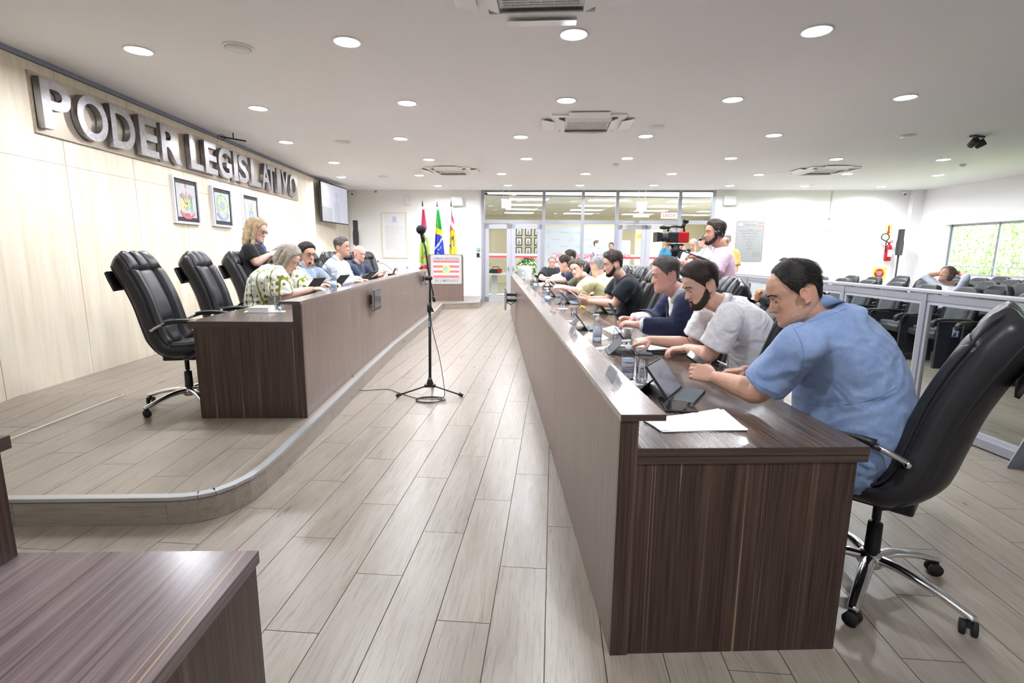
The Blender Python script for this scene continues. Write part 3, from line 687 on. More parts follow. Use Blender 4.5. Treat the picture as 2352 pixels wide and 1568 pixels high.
# ================================================================== EXECUTIVE CHAIRS (local x forward, y left)
def smooth_curve(pts, n):
    P = [Vector(p) for p in pts]; out = []
    for i in range(len(P)-1):
        p0 = P[max(i-1,0)]; p1 = P[i]; p2 = P[i+1]; p3 = P[min(i+2,len(P)-1)]
        for k in range(n):
            t = k/n; out.append(.5*((2*p1)+(p2-p0)*t+(2*p0-5*p1+4*p2-p3)*t*t+(3*p1-p0-3*p2+p3)*t*t*t))
    out.append(P[-1]); return out
def exec_chair(label, loc, face, group, tilt=0):
    t = thing('executive_chair', label, 'chair', loc, face, group)
    SX = .11; prof = [(x+SX,y,z) for x,y,z in ((.25,0,.485),(.12,0,.505),(-.05,0,.495),(-.14,0,.505),(-.205,0,.58),(-.24,0,.71),(-.275,0,.86),(-.32,0,.99),(-.37,0,1.10),(-.41,0,1.175),(-.45,0,1.21))]
    C = smooth_curve(prof, 5); n = len(C)
    tang = [(C[min(i+1,n-1)]-C[max(i-1,0)]).normalized() for i in range(n)]
    nor = [Vector((0,1,0)).cross(q)*-1 for q in tang]            # towards the sitter
    for i in range(n):
        if nor[i].dot(Vector((.5,0,.8))) < 0: nor[i] = -nor[i]
    def hw(u):                                                   # half width along the curve
        return float(np.interp(u,[0,.1,.35,.5,.8,.93,1],[.215,.245,.25,.25,.24,.22,.18]))
    def strip(u0, u1, fy, th0, th1, m, nm, ny=12, lift=0, edge=.3, par=None):
        """padded strip: fy(u)->(ya,yb); thickness th0 below, th1 above, rounded"""
        rings = []
        i0, i1 = int(u0*(n-1)), int(math.ceil(u1*(n-1)))
        for i in range(i0, i1+1):
            u = i/(n-1); a, b = fy(u); e = min(1, (i-i0+.35)/2.0, (i1-i+.35)/2.0); e = math.sqrt(max(0,1-(1-e)**2))
            wing = lambda y: .035*(abs(y)/.26)**3 + lift
            top = []; bot = []
            for k in range(ny+1):
                y = a+(b-a)*k/ny; q = 2*k/ny-1; r = (1-abs(q)**4)**.5 if abs(q) < 1 else 0
                top.append(C[i]+nor[i]*(wing(y)+th1*r*e)+Vector((0,y,0)))
                bot.append(C[i]+nor[i]*(wing(y)-th0*(.35+.65*r)*(.6+.4*e)*(1 if th0 < .1 else (.62 if u < .25 else min(1,.62+(u-.25)*2.2))))+Vector((0,y,0)))
            rings.append(top+bot[::-1])
        return MB().loft(rings, True, True).obj(nm, m, par or t)
    sh = strip(0,1,lambda u:(-hw(u),hw(u)),.125,.012,M['leather'],'shell',16)
    # side rolls, centre pads, headrest
    for s in (-1,1):
        f = (lambda u: (hw(u)*.56, hw(u)*.985)) if s > 0 else (lambda u: (-hw(u)*.985,-hw(u)*.56))
        strip(.33,.80,f,.01,.052,M['leather'],'side_bolster',8)
    strip(.50,.80,lambda u:(-hw(u)*.52,hw(u)*.52),.01,.040,M['leather'],'back_pad',10)
    strip(.34,.495,lambda u:(-hw(u)*.50*(.55+.45*min(1,(u-.30)/.15)),hw(u)*.50*(.55+.45*min(1,(u-.30)/.15))),.01,.045,M['leather'],'lumbar_pad',10)
    strip(.81,1,lambda u:(-hw(u)*.30,hw(u)*.30),.0,.062,M['leather'],'headrest',10)
    for s in (-1,1): strip(.81,1,(lambda u:(hw(u)*.33,hw(u)*.97)) if s > 0 else (lambda u:(-hw(u)*.97,-hw(u)*.33)),.0,.056,M['leather'],'headrest_wing',8)
    strip(.01,.30,lambda u:(-hw(u)*.58,hw(u)*.58),.0,.055,M['leather'],'seat_pad',10)
    for s in (-1,1): strip(.01,.30,(lambda u:(hw(u)*.60,hw(u)*.97)) if s > 0 else (lambda u:(-hw(u)*.97,-hw(u)*.60)),.0,.050,M['leather'],'seat_bolster',8)
    # rear flap of the headrest cover
    rb = []
    for k in range(11):
        i = n-5-k; rb.append([C[i]-nor[i]*(.122+.0016*k)+Vector((0,y,0)) for y in np.linspace(-hw(i/(n-1))*.90,hw(i/(n-1))*.90,9)])
    rb2 = [r+[p-nor[n-5-k]*.014 for p in reversed(r)] for k, r in enumerate(rb)]
    MB().loft(rb2, True, True).obj('headrest_flap', M['leather'], t)
    # piping along the rim
    for s in (-1,1):
        MB().tube([C[i]+nor[i]*.045+Vector((0,s*hw(i/(n-1))*1.0,0)) for i in range(1,n-3)],.006,6).obj('piping', M['rubber'], t)
        MB().tube([C[i]-nor[i]*(.045+.02*min(1,i/(n*.6)))+Vector((0,s*(hw(i/(n-1))*.985),0)) for i in range(int(n*.28),n-4)],.004,6).obj('side_seam', M['rubber'], t)
    # armrests: sweeping loops with a padded top
    for s in (-1,1):
        y = s*.295
        path = smooth_curve([(x+SX,y_,z) for x,y_,z in ((-.215,y*.91,.665),(-.15,y,.700),(-.05,y,.725),(.08,y,.722),(.18,y,.69),(.22,y,.62),(.165,y,.52),(.05,y*.98,.45),(-.04,y*.7,.43))],5)
        a = MB().tube(path[6:],[(.018,.011)]*len(path[6:]),10,up=(0,0,1)).obj('armrest', M['black'], t)
        MB().tube(path[:8],[(.016,.012)]*8,10,up=(0,0,1)).obj('arm_bracket', M['satin'], a)
        pad = path[7:24]; MB().tube([p+Vector((0,0,.012)) for p in pad],[(.026,.014)]*len(pad),10,up=(0,0,1)).obj('arm_pad', M['black'], a)
        MB().cyl((SX-.215,y*.91+s*.012,.665),(SX-.215,y*.91+s*.024,.665),.012,n=14).obj('arm_bolt', M['chrome'], a)
    MB().box((0,0,.42),(.26,.22,.05),None,.01).cyl((0,0,.40),(0,0,.30),.017).obj('tilt_mechanism', M['black'], t)
    MB().cyl((0,0,.41),(0,0,.25),.014).obj('gas_piston', M['chrome'], t)
    MB().lathe([(.001,.29),(.028,.285),(.030,.17),(.033,.13),(.001,.12)],18).obj('gas_sleeve', M['black'], t)
    base = MB().lathe([(.001,.155),(.038,.155),(.05,.14),(.052,.10),(.04,.085),(.001,.085)],20).obj('star_base', M['chrome'], t)
    for k in range(5):
        an = R(72*k+20); T = Matrix.Rotation(an,4,'Z')
        P = smooth_curve([(.02,0,.125),(.11,0,.130),(.22,0,.112),(.33,0,.080),(.368,0,.070)],4)
        MB().tube(P,[(.030-.011*i/(len(P)-1),.021-.008*i/(len(P)-1)) for i in range(len(P))],10,up=(0,0,1)).obj('base_leg', M['chrome'], base, T)
        c = MB(); ro = R(35+40*k)
        for s in (-1,1): c.cyl((0,s*.009,0.027),(0,s*.027,0.027),.027,n=18)
        c.box((0,0,.045),(.03,.014,.03)).cyl((0,0,.045),(0,0,.075),.006)
        c.obj('caster', M['rubber'], t, T @ Matrix.Translation((.352,0,0)) @ Matrix.Rotation(ro,4,'Z'))
    return t
ch0 = exec_chair('black leather executive chair, nearest at the right edge of the photo',(1.66,1.98,0),R(133),'executive chairs at the right desk')
def chair(x, y, z, face, label, group):
    c = dup(ch0, (x-.11*math.cos(R(face)),y-.11*math.sin(R(face)),z), R(face), label); c['group'] = group; return c
G2 = 'executive chairs at the right desk'; G1 = 'executive chairs on the platform'
chair(1.34,3.0,0,172,'black leather chair behind the man in the white polo',G2)
chair(1.38,3.80,0,170,'black leather chair behind the man in the navy suit jacket',G2)
chair(1.24,4.62,0,172,'empty black chair between the suit jacket man and the black shirted man',G2)
chair(1.36,5.50,0,174,'black leather chair behind the bearded man in black t-shirt',G2)
chair(1.48,6.40,0,178,'black chair behind the man in the yellow shirt',G2)
chair(1.50,7.2,0,178,'black chair behind the curly haired man in olive',G2)
chair(1.50,8.2,0,178,'black chair behind the dark haired man in navy t-shirt',G2)
chair(1.52,9.1,0,178,'black chair behind the man in the white shirt at right',G2)
chair(1.60,11.1,0,190,'black chair of the man at the far end of the right desk',G2)
chair(-2.37,4.22,DZ,9,'empty black leather chair nearest on the platform, at the desk end',G1)
chair(-2.42,5.15,DZ,11,'second empty black leather chair on the platform',G1)
chair(-2.42,5.92,DZ,10,'black chair behind the woman in the patterned blouse',G1)
chair(-2.45,6.75,DZ,4,'black chair behind the man in the grey shirt',G1)
chair(-2.25,7.45,DZ,-14,'black chair between the grey and the light blue shirts',G1)
chair(-2.28,8.6,DZ,-20,'black chair behind the bald man in navy',G1)
chair(-2.30,9.45,DZ,-35,'empty black chair right behind the bald man',G1)
chair(-2.25,10.25,DZ,-40,'empty black chair at the far end of the platform desk',G1)

# ================================================================== AUDIENCE SEATS (local x forward = direction of view)
M['seat_cloth'] = fabric('charcoal_seat_cloth', (.075,.08,.088), 300); M['seat_dark'] = mat('black_seat_shell', (.022,.023,.026), .38)
def aud_seat(label, loc, rz, sticker=False):
    t = thing('auditorium_seat', label, 'seat', loc, rz, 'auditorium seats behind the barrier')
    # end panels with armrests
    for s in (-1,1):
        MB().b2((-.16,s*.29-.018,0),(.20,s*.29+.018,.60)).obj('side_panel', M['seat_dark'], t)
        a = smooth_curve([(-.2,s*.29,.615),(0,s*.29,.625),(.20,s*.29,.62),(.27,s*.29,.585),(.26,s*.29,.53)],4)
        MB().tube(a,[(.034,.018)]*len(a),10,up=(0,0,1)).obj('armrest', M['black'], t)
    MB().box((-.0,0,.40),(.42,.52,.10),(0,R(-4),0),.03).obj('seat_cushion', M['seat_dark'], t)
    MB().box((.0,0,.462),(.34,.42,.05),(0,R(-4),0),.02).obj('seat_pad', M['seat_cloth'], t)
    rings = []
    for z, w, x in ((.42,.25,-.20),(.60,.265,-.235),(.80,.26,-.28),(.93,.23,-.31),(1.0,.16,-.33),(1.02,.08,-.335)):
        rings.append([Vector((x+(-.035 if q > 6 else .03)*(1 if 1 else 0)+(.02*(yy/.26)**2),yy,z)) for q,yy in enumerate(list(np.linspace(-w,w,7))+list(np.linspace(w,-w,7)))])
    MB().loft(rings,True,True).obj('backrest', M['seat_dark'], t)
    MB().loft([[Vector((x+(.052 if q < 6 else .02),yy,z)) for q,yy in enumerate(list(np.linspace(-w,w,6))+list(np.linspace(w,-w,6)))] for z,w,x in ((.52,.15,-.21),(.60,.17,-.23),(.75,.18,-.262),(.755,.17,-.268))],True,True).obj('back_pad', M['seat_cloth'], t)
    MB().loft([[Vector((x+(.058 if q < 6 else .02),yy,z)) for q,yy in enumerate(list(np.linspace(-w,w,6))+list(np.linspace(w,-w,6)))] for z,w,x in ((.77,.17,-.265),(.86,.18,-.285),(.95,.15,-.30))],True,True).obj('head_pad', M['seat_cloth'], t)
    return t
as0 = None; k = 0
AR = R(180-7)
for r in range(5):
    for c in range(7):
        if r >= 3 and c < 0: continue
        base = Vector((5.87+r*.98, 6.45+c*.60-(r*.05), 0))
        if c >= 5 and r < 1: pass
        if base.y > back_y(base.x)-.7 or base.x > 10.6: continue
        side = 'front row' if r == 0 else ['second row','third row','fourth row','fifth row'][r-1]
        lab = 'black auditorium seat, %s behind the barrier, %s from the near end' % (side, order[c])
        if as0 is None: as0 = aud_seat(lab, base, AR)
        else: dup(as0, base, AR, lab)
# nearer block at the right, partly behind the big chair
for r in range(4):
    for c in range(2):
        base = Vector((5.87+r*.98, 5.0+c*.60-.05*r, 0))
        lab = 'black auditorium seat of the nearer block, %s row, %s from the aisle' % (order[r], order[c])
        dup(as0, base, AR, lab)
def sticker(p, rz, label):
    t = thing('accessibility_sticker', label, 'sticker', p, rz, 'stickers on the end seats')
    MB().b2((-.065,-.0015,-.065),(.065,.0015,.065)).obj('blue_sheet', mat('sticker_blue',(.05,.20,.62),.4), t)
    MB().b2((-.055,-.002,-.055),(.055,-.0017,-.052)).b2((.052,-.002,-.055),(.055,-.0017,.055)).obj('white_border', M['white'], t)
    MB().xprism([(-.012,-.05),(.012,-.05),(.012,.0),(.026,.0),(.0,.035),(-.026,.0),(-.012,.0)],-.0035,-.0015,'y').obj('white_figure', M['white'], t)
    MB().xprism([(-.065,-.05),(-.065,.065),(.03,.065),(-.05,-.02)],-.004,-.0016,'y').obj('peeled_corner', M['paper'], t)

sticker((5.86,6.14,.47), 0, 'blue accessibility sticker with peeled corner on the nearest end seat')
sticker((6.82,9.05,.80), 0, 'blue and white sticker on a seat seen above the white polo shoulder')
# ================================================================== PODIUM, FLAGS, BACK WALL THINGS
XB = lambda x: back_y(x)
def on_back(x, z, d=0): 
    p = gp(x, z, -d); return Matrix(((GX.x,0,-GY.x,p.x),(GX.y,0,-GY.y,p.y),(0,1,0,p.z),(0,0,0,1)))
# podium: front plate spans px 992..1063
M['plate_light'] = brushed('bright_brushed_plate', (.66,.66,.67), .38, (1,1,14)); bsdf(M['plate_light']).inputs['Metallic'].default_value = .55
pd = thing('podium','walnut podium with a striped steel municipal plate on its front','podium',(-1.16,13.35,DZ), R(6))
MB().b2((-.44,-.02,0),(.44,.02,1.19)).obj('front_panel', M['lam_front'], pd)
for s in (-1,1): MB().b2((s*.44-.015,.02,0),(s*.44+.015,.42,1.15)).obj('side_panel', M['lam_end'], pd)
MB().b2((-.44,.02,1.08),(.44,.46,1.11)).obj('reading_top', M['lam_top'], pd)
pl = MB().b2((-.375,-.032,.44),(.405,-.021,1.175)).obj('steel_plate', M['plate_light'], pd)
ox = .015
for k in range(7):
    z0 = .60+k*.063; MB().b2((ox-.325,-.036,z0),(ox+.325,-.032,z0+.063-.001)).obj('stripe_red' if k%2==0 else 'stripe_white', M['pinkred'] if k%2==0 else M['paper'], pl)
MB().add([],[]).xprism(circle(ox,.82,.108,32),-.038,-.036,'y').obj('yellow_disc', M['yellow'], pl)
e = MB().xprism([(ox-.05,.87),(ox+.05,.87),(ox+.045,.80),(ox,.765),(ox-.045,.80)],-.040,-.038,'y').obj('arms_shield', M['e_sky'], pl)
MB().xprism([(ox-.03,.87),(ox+.03,.87),(ox+.02,.89),(ox,.88),(ox-.02,.89)],-.041,-.039,'y').obj('arms_crown', M['e_red'], pl)
MB().xprism([(ox-.07,.775),(ox+.07,.775),(ox+.06,.755),(ox,.765),(ox-.06,.755)],-.0415,-.039,'y').obj('arms_ribbon', M['e_blue'], pl)
for s in (-1,1): MB().xprism([(ox+s*.05,.87),(ox+s*.068,.86),(ox+s*.066,.79),(ox+s*.05,.79)],-.041,-.039,'y').obj('arms_supporter', M['ink'] if s < 0 else M['white'], pl)
TF = lambda x,z,d: Matrix(((1,0,0,x),(0,0,-1,-d),(0,1,0,z),(0,0,0,1)))
text_obj('CÂMARA MUNICIPAL', .078, M['ink'], 'lettering', .0015, TF(ox,1.085,.034), pl, .0003, space=1.0, sx=.88)
text_obj('BLUMENAU', .098, M['ink'], 'lettering', .0015, TF(ox,.52,.034), pl, .0003, space=1.22)
for x in (-.355,.385):
    for z in (.46,1.155): MB().cyl((x,-.032,z),(x,-.037,z),.007,n=10).obj('screw', M['chrome'], pl)
# flags
def vcol_mat(name, rough=.75):
    m = mat(name, (1,1,1), rough, spec=.2); a = N(m,'ShaderNodeVertexColor'); a.layer_name = 'Col'; lnk(m, a.outputs[0], bsdf(m).inputs['Base Color']); return m
M['painted_cloth'] = vcol_mat('printed_flag_cloth')
def painted_grid(name, P, colf, nu, nv, parent, m=None, th=.004):
    """P(u,v)->point, colf(u,v)->rgb : a thin solid sheet with printed colours"""
    vs = [P(i/nu, j/nv) for j in range(nv+1) for i in range(nu+1)]; W = nu+1
    fs = [(j*W+i, j*W+i+1, (j+1)*W+i+1, (j+1)*W+i) for j in range(nv) for i in range(nu)]
    me = bpy.data.meshes.new(name); me.from_pydata(vs, [], fs); me.update(); me.materials.append(m or M['painted_cloth'])
    ca = me.color_attributes.new('Col','FLOAT_COLOR','POINT')
    arr = []
    for j in range(nv+1):
        for i in range(nu+1): arr += [*colf(i/nu, j/nv), 1]
    ca.data.foreach_set('color', arr); me.polygons.foreach_set('use_smooth',[True]*len(fs))
    o = bpy.data.objects.new(name, me); COL.objects.link(o); o.parent = parent
    mod = o.modifiers.new('thickness','SOLIDIFY'); mod.thickness = th
    return o
def flag(x, label, colf, wtop=.05, wbot=.30, skew=0, zt=2.50, zb=.75, seed=0):
    Y = 13.93+.06*seed; t = thing('flag', label, 'flag', (x,Y,DZ), 0, 'flags on poles behind the podium')
    MB().cyl((0,0,0),(0,0,2.42),.012,n=10).obj('pole', M['gold'], t)
    MB().lathe([(.001,2.42),(.018,2.43),(.024,2.46),(.014,2.49),(.02,2.51),(.012,2.54),(.001,2.62)],12).obj('finial', M['dark'], t)
    MB().lathe([(.001,0),(.16,0),(.16,.03),(.03,.05),(.02,.12),(.001,.12)],20).obj('base', M['dark'], t)
    def P(u, v):
        z = (zt-DZ)+(zb-zt)*v; w = wtop+(wbot-wtop)*(v**.85)
        xx = .02+(u-.42)*w + skew*v*.0; return (xx, -.03-.035*math.sin(u*PI*5+seed)*min(1,v*2.2)-.02*math.sin(u*9+v*3+seed), z+.02*math.sin(u*6+seed)*v)
    painted_grid('cloth', P, colf, 40, 90, t)
def c_sc(u, v):
    vv = v+(u-.5)*.08
    if vv < .30: return (.66,.10,.20)
    if vv < .74:
        d = abs(vv-.54)/.22+abs(u-.45)*.9
        if abs(u-.55) < .16 and .42 < vv < .50: return (.86,.86,.84)
        if abs(u-.40) < .10 and .48 < vv < .56: return (.85,.78,.35)
        if abs(u-.5) < .22 and .56 < vv < .61: return (.07,.34,.10)
        if abs(u-.35) < .20 and .615 < vv < .64: return (.62,.10,.15)
        return (.38,.58,.10) if d < .98 else (.88,.88,.88)
    return (.60,.05,.12)
def c_br(u, v):
    vv = v-(u-.5)*.05
    if vv < .28: return (.01,.32,.05)
    if vv < .365+.10*(u-.5)**2: return (.88,.72,.05)
    if vv < .76:
        if abs(vv-(.50-(u-.5)*.22)) < .018: return (.92,.92,.92)
        for (a,b) in ((.62,.55),(.70,.545),(.60,.565),(.66,.57),(.74,.565),(.42,.585),(.5,.585),(.66,.62),(.35,.64),(.5,.66)):
            if (u-a)**2+((v-b)*3.2)**2 < .0009: return (.92,.92,.92)
        return (.05,.09,.58)
    if vv < .86: return (.88,.72,.05)
    return (.01,.32,.05)
def c_bl(u, v):
    if v > .34-.05*math.sin(u*PI) and v < .66:
        if abs(v-.43+(u-.4)*.10) < .028 and .2 < u < .75: return (.18,.16,.08)
        if (u-.72)**2*.12+(v-.46)**2 < .0007: return (.60,.10,.10)
        if (u-.62)**2*.10+(v-.51)**2 < .0012: return (.25,.42,.75)
        if abs(v-.55-(u-.2)*.12) < .018 and u < .45: return (.15,.22,.7)
        return (.90,.76,.08)
    s = v-u*.13
    if .0 < s < .10 and u > .35: return (.72,.12,.30)
    if .225 < v-u*.09 and v < .345 and u < 1.35-(.35-v)*9: return (.62,.05,.14)
    if v > .70: return (.62,.05,.14)
    return (.90,.89,.90)
flag(-1.79,'red, white and green state flag left of the podium',c_sc,.05,.40,seed=0,zb=.55)
flag(-1.42,'green, yellow and blue national flag in the middle',c_br,.05,.36,seed=2)
flag(-1.05,'white and red flag with yellow disc, rightmost of the three',c_bl,.03,.30,seed=1)
# document frame
def back_thing(name, label, cat, x, z, group=None, d=0):
    t = thing(name, label, cat, group=group); t.matrix_local = on_back(x, z, d); return t
t = back_thing('framed_document','large pale framed document with a small crest on the white back wall','picture',-2.75,1.86)
w, h = .74, 1.29
b = MB()
for a,c in (((-w/2,-h/2,0),(-w/2+.035,h/2,.03)),((w/2-.035,-h/2,0),(w/2,h/2,.03)),((-w/2+.035,-h/2,0),(w/2-.035,-h/2+.035,.03)),((-w/2+.035,h/2-.035,0),(w/2-.035,h/2,.03))): b.b2(a,c)
b.obj('frame', mat('pale_gold_frame',(.80,.76,.62),.4), t); MB().b2((-w/2+.03,-h/2+.03,.002),(w/2-.03,h/2-.03,.012)).obj('sheet', M['paper'], t)
MB().prism([(-.07,.40),(0,.36),(.07,.40),(.05,.50),(0,.54),(-.05,.50)],.012,.014).prism([(-.11,.35),(.11,.35),(.09,.37),(-.09,.37)],.012,.014).obj('crest', M['lilac'], t)
tx = MB(); random.seed(3)
for i in range(19):
    z = .24-i*.036; l = .56*(.55+.45*random.random()) if i % 4 == 3 else .56; x = -.28
    while x < -.28+l-.02:
        ww = random.uniform(.02,.06); tx.b2((x,z,.012),(min(x+ww,-.28+l),z+.012,.013)); x += ww+.012
tx.obj('text_lines', mat('pale_grey_print',(.60,.60,.58),.6), t)
# plaque
t = back_thing('wall_plaque','grey steel dedication plaque with crest and small flag on the back wall','plaque',7.04,1.755)
w, h = .74, 1.10
q = .03; MB().prism([(-w/2,-h/2+q),(-w/2+q,-h/2),(w/2-q,-h/2),(w/2,-h/2+q),(w/2,h/2-q),(w/2-q,h/2),(-w/2+q,h/2),(-w/2,h/2-q)],.004,.016).obj('steel_plate', M['plaque'], t)
b = MB()
for a,c in (((-w/2+.015,-h/2+.02,.016),(-w/2+.02,h/2-.02,.017)),((w/2-.02,-h/2+.02,.016),(w/2-.015,h/2-.02,.017)),((-w/2+.02,-h/2+.015,.016),(w/2-.02,-h/2+.02,.017)),((-w/2+.02,h/2-.02,.016),(w/2-.02,h/2-.015,.017))): b.b2(a,c)
b.obj('engraved_border', M['ink'], t)
for x in (-1,1):
    for y in (-1,0,1): MB().cyl((x*(w/2-.012),y*(h/2-.012),.016),(x*(w/2-.012),y*(h/2-.012),.024),.011,n=10).obj('stud', M['white'], t)
PT = lambda x,y,d=.017: Matrix.Translation((x,y,d))
for y, s, sz in ((.44,'CÂMARA MUNICIPAL DE BLUMENAU',.021),(.42,'ESTADO DE SANTA CATARINA',.018),(.315,'PLENÁRIO',.026),(.278,'PRESIDENTE JOSÉ HENRIQUE FLORES FILHO',.031),
    (.225,'Projeto de Resolução que denomina o Plenário da',.02),(.203,'Câmara Municipal de Blumenau e dá outras providências',.02),(.130,'Vereadores da Legislatura 2013/2016',.03),(.065,'Vanderlei Paulo de Oliveira',.029),(.035,'Presidente',.024),
    (-.018,'Robinsom Soares',.029),(-.048,'Vice-Presidente',.024),(-.10,'Marcos da Rosa',.029),(-.13,'1° Secretário',.024),(-.182,'José Luiz Martins',.029),(-.212,'2° Secretário',.024)):
    text_obj(s, sz, M['ink'], 'engraved_text', .0004, PT(0,y), t, .0003, res=1)
for i in range(6):
    for x, al in ((-.24,'Vereador'),(.10,'Membro da Mesa Diretora')): text_obj(al, .019, M['ink'], 'engraved_text', .0004, PT(x+(.0 if x<0 else .1),-.285-i*.024), t, 0, res=1)
text_obj('Blumenau, 28 de maio de 2013', .018, M['ink'], 'engraved_text', .0004, PT(.17,-.50), t, 0, res=1)
fx = MB()
for k in range(7):
    o = MB().b2((.20,.395+k*.014,.016),(.345,.395+k*.014+.013,.018)).obj('flag_stripe', M['redprint'] if k%2==0 else M['paper'], t)
MB().prism(circle(.272,.443,.022,16),.018,.0195).obj('flag_disc', M['yellow'], t)
MB().prism([(-.31,.49),(-.20,.49),(-.21,.42),(-.255,.39),(-.30,.42)],.016,.018).obj('crest', M['lilac'], t)
MB().prism([(-.33,.385),(-.18,.385),(-.19,.40),(-.32,.40)],.018,.0195).obj('crest_ribbon', M['e_blue'], t)
MB().prism([(-.285,.495),(-.225,.495),(-.235,.515),(-.255,.50),(-.275,.515)],.016,.018).obj('crest_crown', M['gold'], t)
t = back_thing('wall_lettering','pale blue wall poster reading Plenário beside the plaque','sign',6.50,1.95)
MB().b2((-.20,-.10,0),(.20,.10,.003)).obj('sheet', M['paper'], t)
text_obj('Auditório', .105, M['lilac'], 'lettering', .0008, Matrix.Translation((-.02,.0,.004)), t, res=2)
t['label'] = 'faint pale poster with lilac word beside the plaque'
# line array speakers on poles
def column_speaker(x, y, zb, label):
    t = thing('column_speaker', label, 'speaker', (x,y,0 if x > 0 else DZ), R(-10), 'slim column speakers')
    z0 = 1.42; MB().xprism([(-.055,z0),(.055,z0),(.065,z0+.10),(.065,z0+.32),(.05,z0+.40),(.05,z0+.66),(-.05,z0+.66),(-.05,z0+.40),(-.065,z0+.32),(-.065,z0+.1)],-.05,.05,'y').obj('speaker_column', M['black'], t)
    MB().b2((-.045,-.055,z0+.03),(.045,-.05,z0+.63)).obj('front_grille', M['dark'], t)
    MB().cyl((0,0,.0),(0,0,z0),.02).obj('pole', M['black'], t); MB().lathe([(.001,0),(.2,0),(.2,.02),(.03,.035),(.001,.035)],24).obj('base', M['black'], t)
column_speaker(10.62,13.15,0,'slim black column speaker on a pole in the far right corner')
column_speaker(-3.72,14.6,0,'slim black column speaker in the far left corner behind the bald man')
# fire extinguisher with its two signs
t = back_thing('fire_extinguisher','red fire extinguisher hanging on the back wall under a red arrow sign','extinguisher',10.60,1.50)
MB().lathe([(.001,-.24),(.07,-.235),(.082,-.21),(.082,.10),(.06,.17),(.03,.20),(.001,.20)],20,c=(0,0,0),T=Matrix.Rotation(R(-90),4,'X') @ Matrix.Translation((0,-.10,0))).obj('cylinder', M['red'], t)
MB().b2((-.055,-.12,.178),(.055,.06,.186)).obj('label_sheet', M['paper'], t)
MB().cyl((0,.20,.10),(0,.25,.10),.022).box((.03,.27,.10),(.13,.02,.03),(0,0,R(25))).box((.05,.245,.10),(.10,.014,.03)).obj('valve', M['red'], t)
MB().tube(smooth_curve([(0,.23,.10),(-.12,.30,.10),(-.22,.36,.11),(-.19,.46,.11),(-.08,.47,.11),(-.03,.38,.12),(-.10,.25,.13),(-.09,.0,.14)],6),.012,8).obj('hose', M['rubber'], t)
t = back_thing('safety_sign','yellow sign with a red downward arrow above the extinguisher','sign',10.60,2.07)
MB().b2((-.085,-.17,0),(.085,.17,.004)).obj('sheet', mat('pale_yellow_sign',(.90,.80,.35),.5), t)
MB().prism([(-.02,.12),(.02,.12),(.02,-.03),(.05,-.03),(0,-.12),(-.05,-.03),(-.02,-.03)],.004,.006).obj('red_arrow', M['red'], t)
t = back_thing('safety_sign','yellow sign with a red round disc low on the back wall','sign',10.50,.93)
MB().b2((-.17,-.16,0),(.17,.16,.004)).obj('sheet', mat('bright_yellow_sign',(.95,.78,.10),.5), t)
MB().prism(circle(0,0,.125,28),.004,.006).obj('red_disc', M['red'], t)
for y,s in ((.04,'PROIBIDO'),(0,'FUMAR'),(-.04,'ÁREA')): text_obj(s,.045,M['paper'],'lettering',.0006,Matrix.Translation((0,y,.007)),t,res=1)
# boxes and conduits on the back wall
def wallbox(name, label, cat, x, z, w, h, d, m='offwhite', extra=None, group=None):
    t = back_thing(name, label, cat, x, z, group); MB().box((0,0,d/2),(w,h,d),None,min(.02,d/4)).obj('housing', M[m], t)
    if extra: extra(t)
    return t
def sp_extra(t): MB().b2((-.12,-.07,.112),(.12,.07,.115)).obj('front_grille', M['offwhite'], t); MB().prism(circle(.09,0,.01,10),.115,.117).obj('badge', M['yellow'], t)
wallbox('wall_speaker','white wall speaker right of the flags','speaker',-.93,2.80,.33,.25,.14,'white',sp_extra,'white wall speakers')
wallbox('wall_speaker','white wall speaker right of the glass front','speaker',6.42,2.83,.33,.25,.14,'white',sp_extra,'white wall speakers')
wallbox('junction_box','small white box high on the wall left of the flags','box',-2.35,2.83,.14,.26,.09,'white')
wallbox('access_reader','black card reader beside the glass door frame','card reader',-.36,1.32,.085,.12,.04,'black')
wallbox('exit_button','small green exit button above the card reader','button',-.36,1.47,.085,.08,.03,'green',lambda t: MB().prism(circle(0,0,.022,14),.03,.036).obj('push_button', M['white'], t))
t = wallbox('router_box','white wireless box on the bare back wall under its conduit','box',9.02,2.13,.10,.17,.05,'white',lambda t: (MB().cyl((0,.08,.04),(.0,.22,.03),.006).cyl((.05,.06,.04),(.12,.17,.03),.005).obj('antenna', M['white'], t)))
wallbox('socket','small grey socket above the wireless box','socket',9.05,2.36,.06,.05,.03,'grey')
t = back_thing('cable_conduit','thin white conduit running up to the ceiling above the wireless box','conduit',9.07,2.75); MB().b2((-.018,-.35,0),(.018,.34,.02)).obj('channel', M['offwhite'], t)
wallbox('dome_camera','small security camera in the far right ceiling corner','camera',10.85,3.03,.10,.06,.10,'white',lambda t: MB().ell((0,-.03,.07),(.03,.03,.03)).obj('lens', M['dark'], t))
wallbox('dome_camera','small security camera at the far left ceiling corner','camera',-3.92,3.03,.10,.06,.10,'white',lambda t: MB().ell((0,-.03,.07),(.03,.03,.03)).obj('lens', M['dark'], t))
wallbox('door_closer','dark sensor at the top left corner of the glass front','sensor',-.13,3.01,.09,.05,.09,'dark')
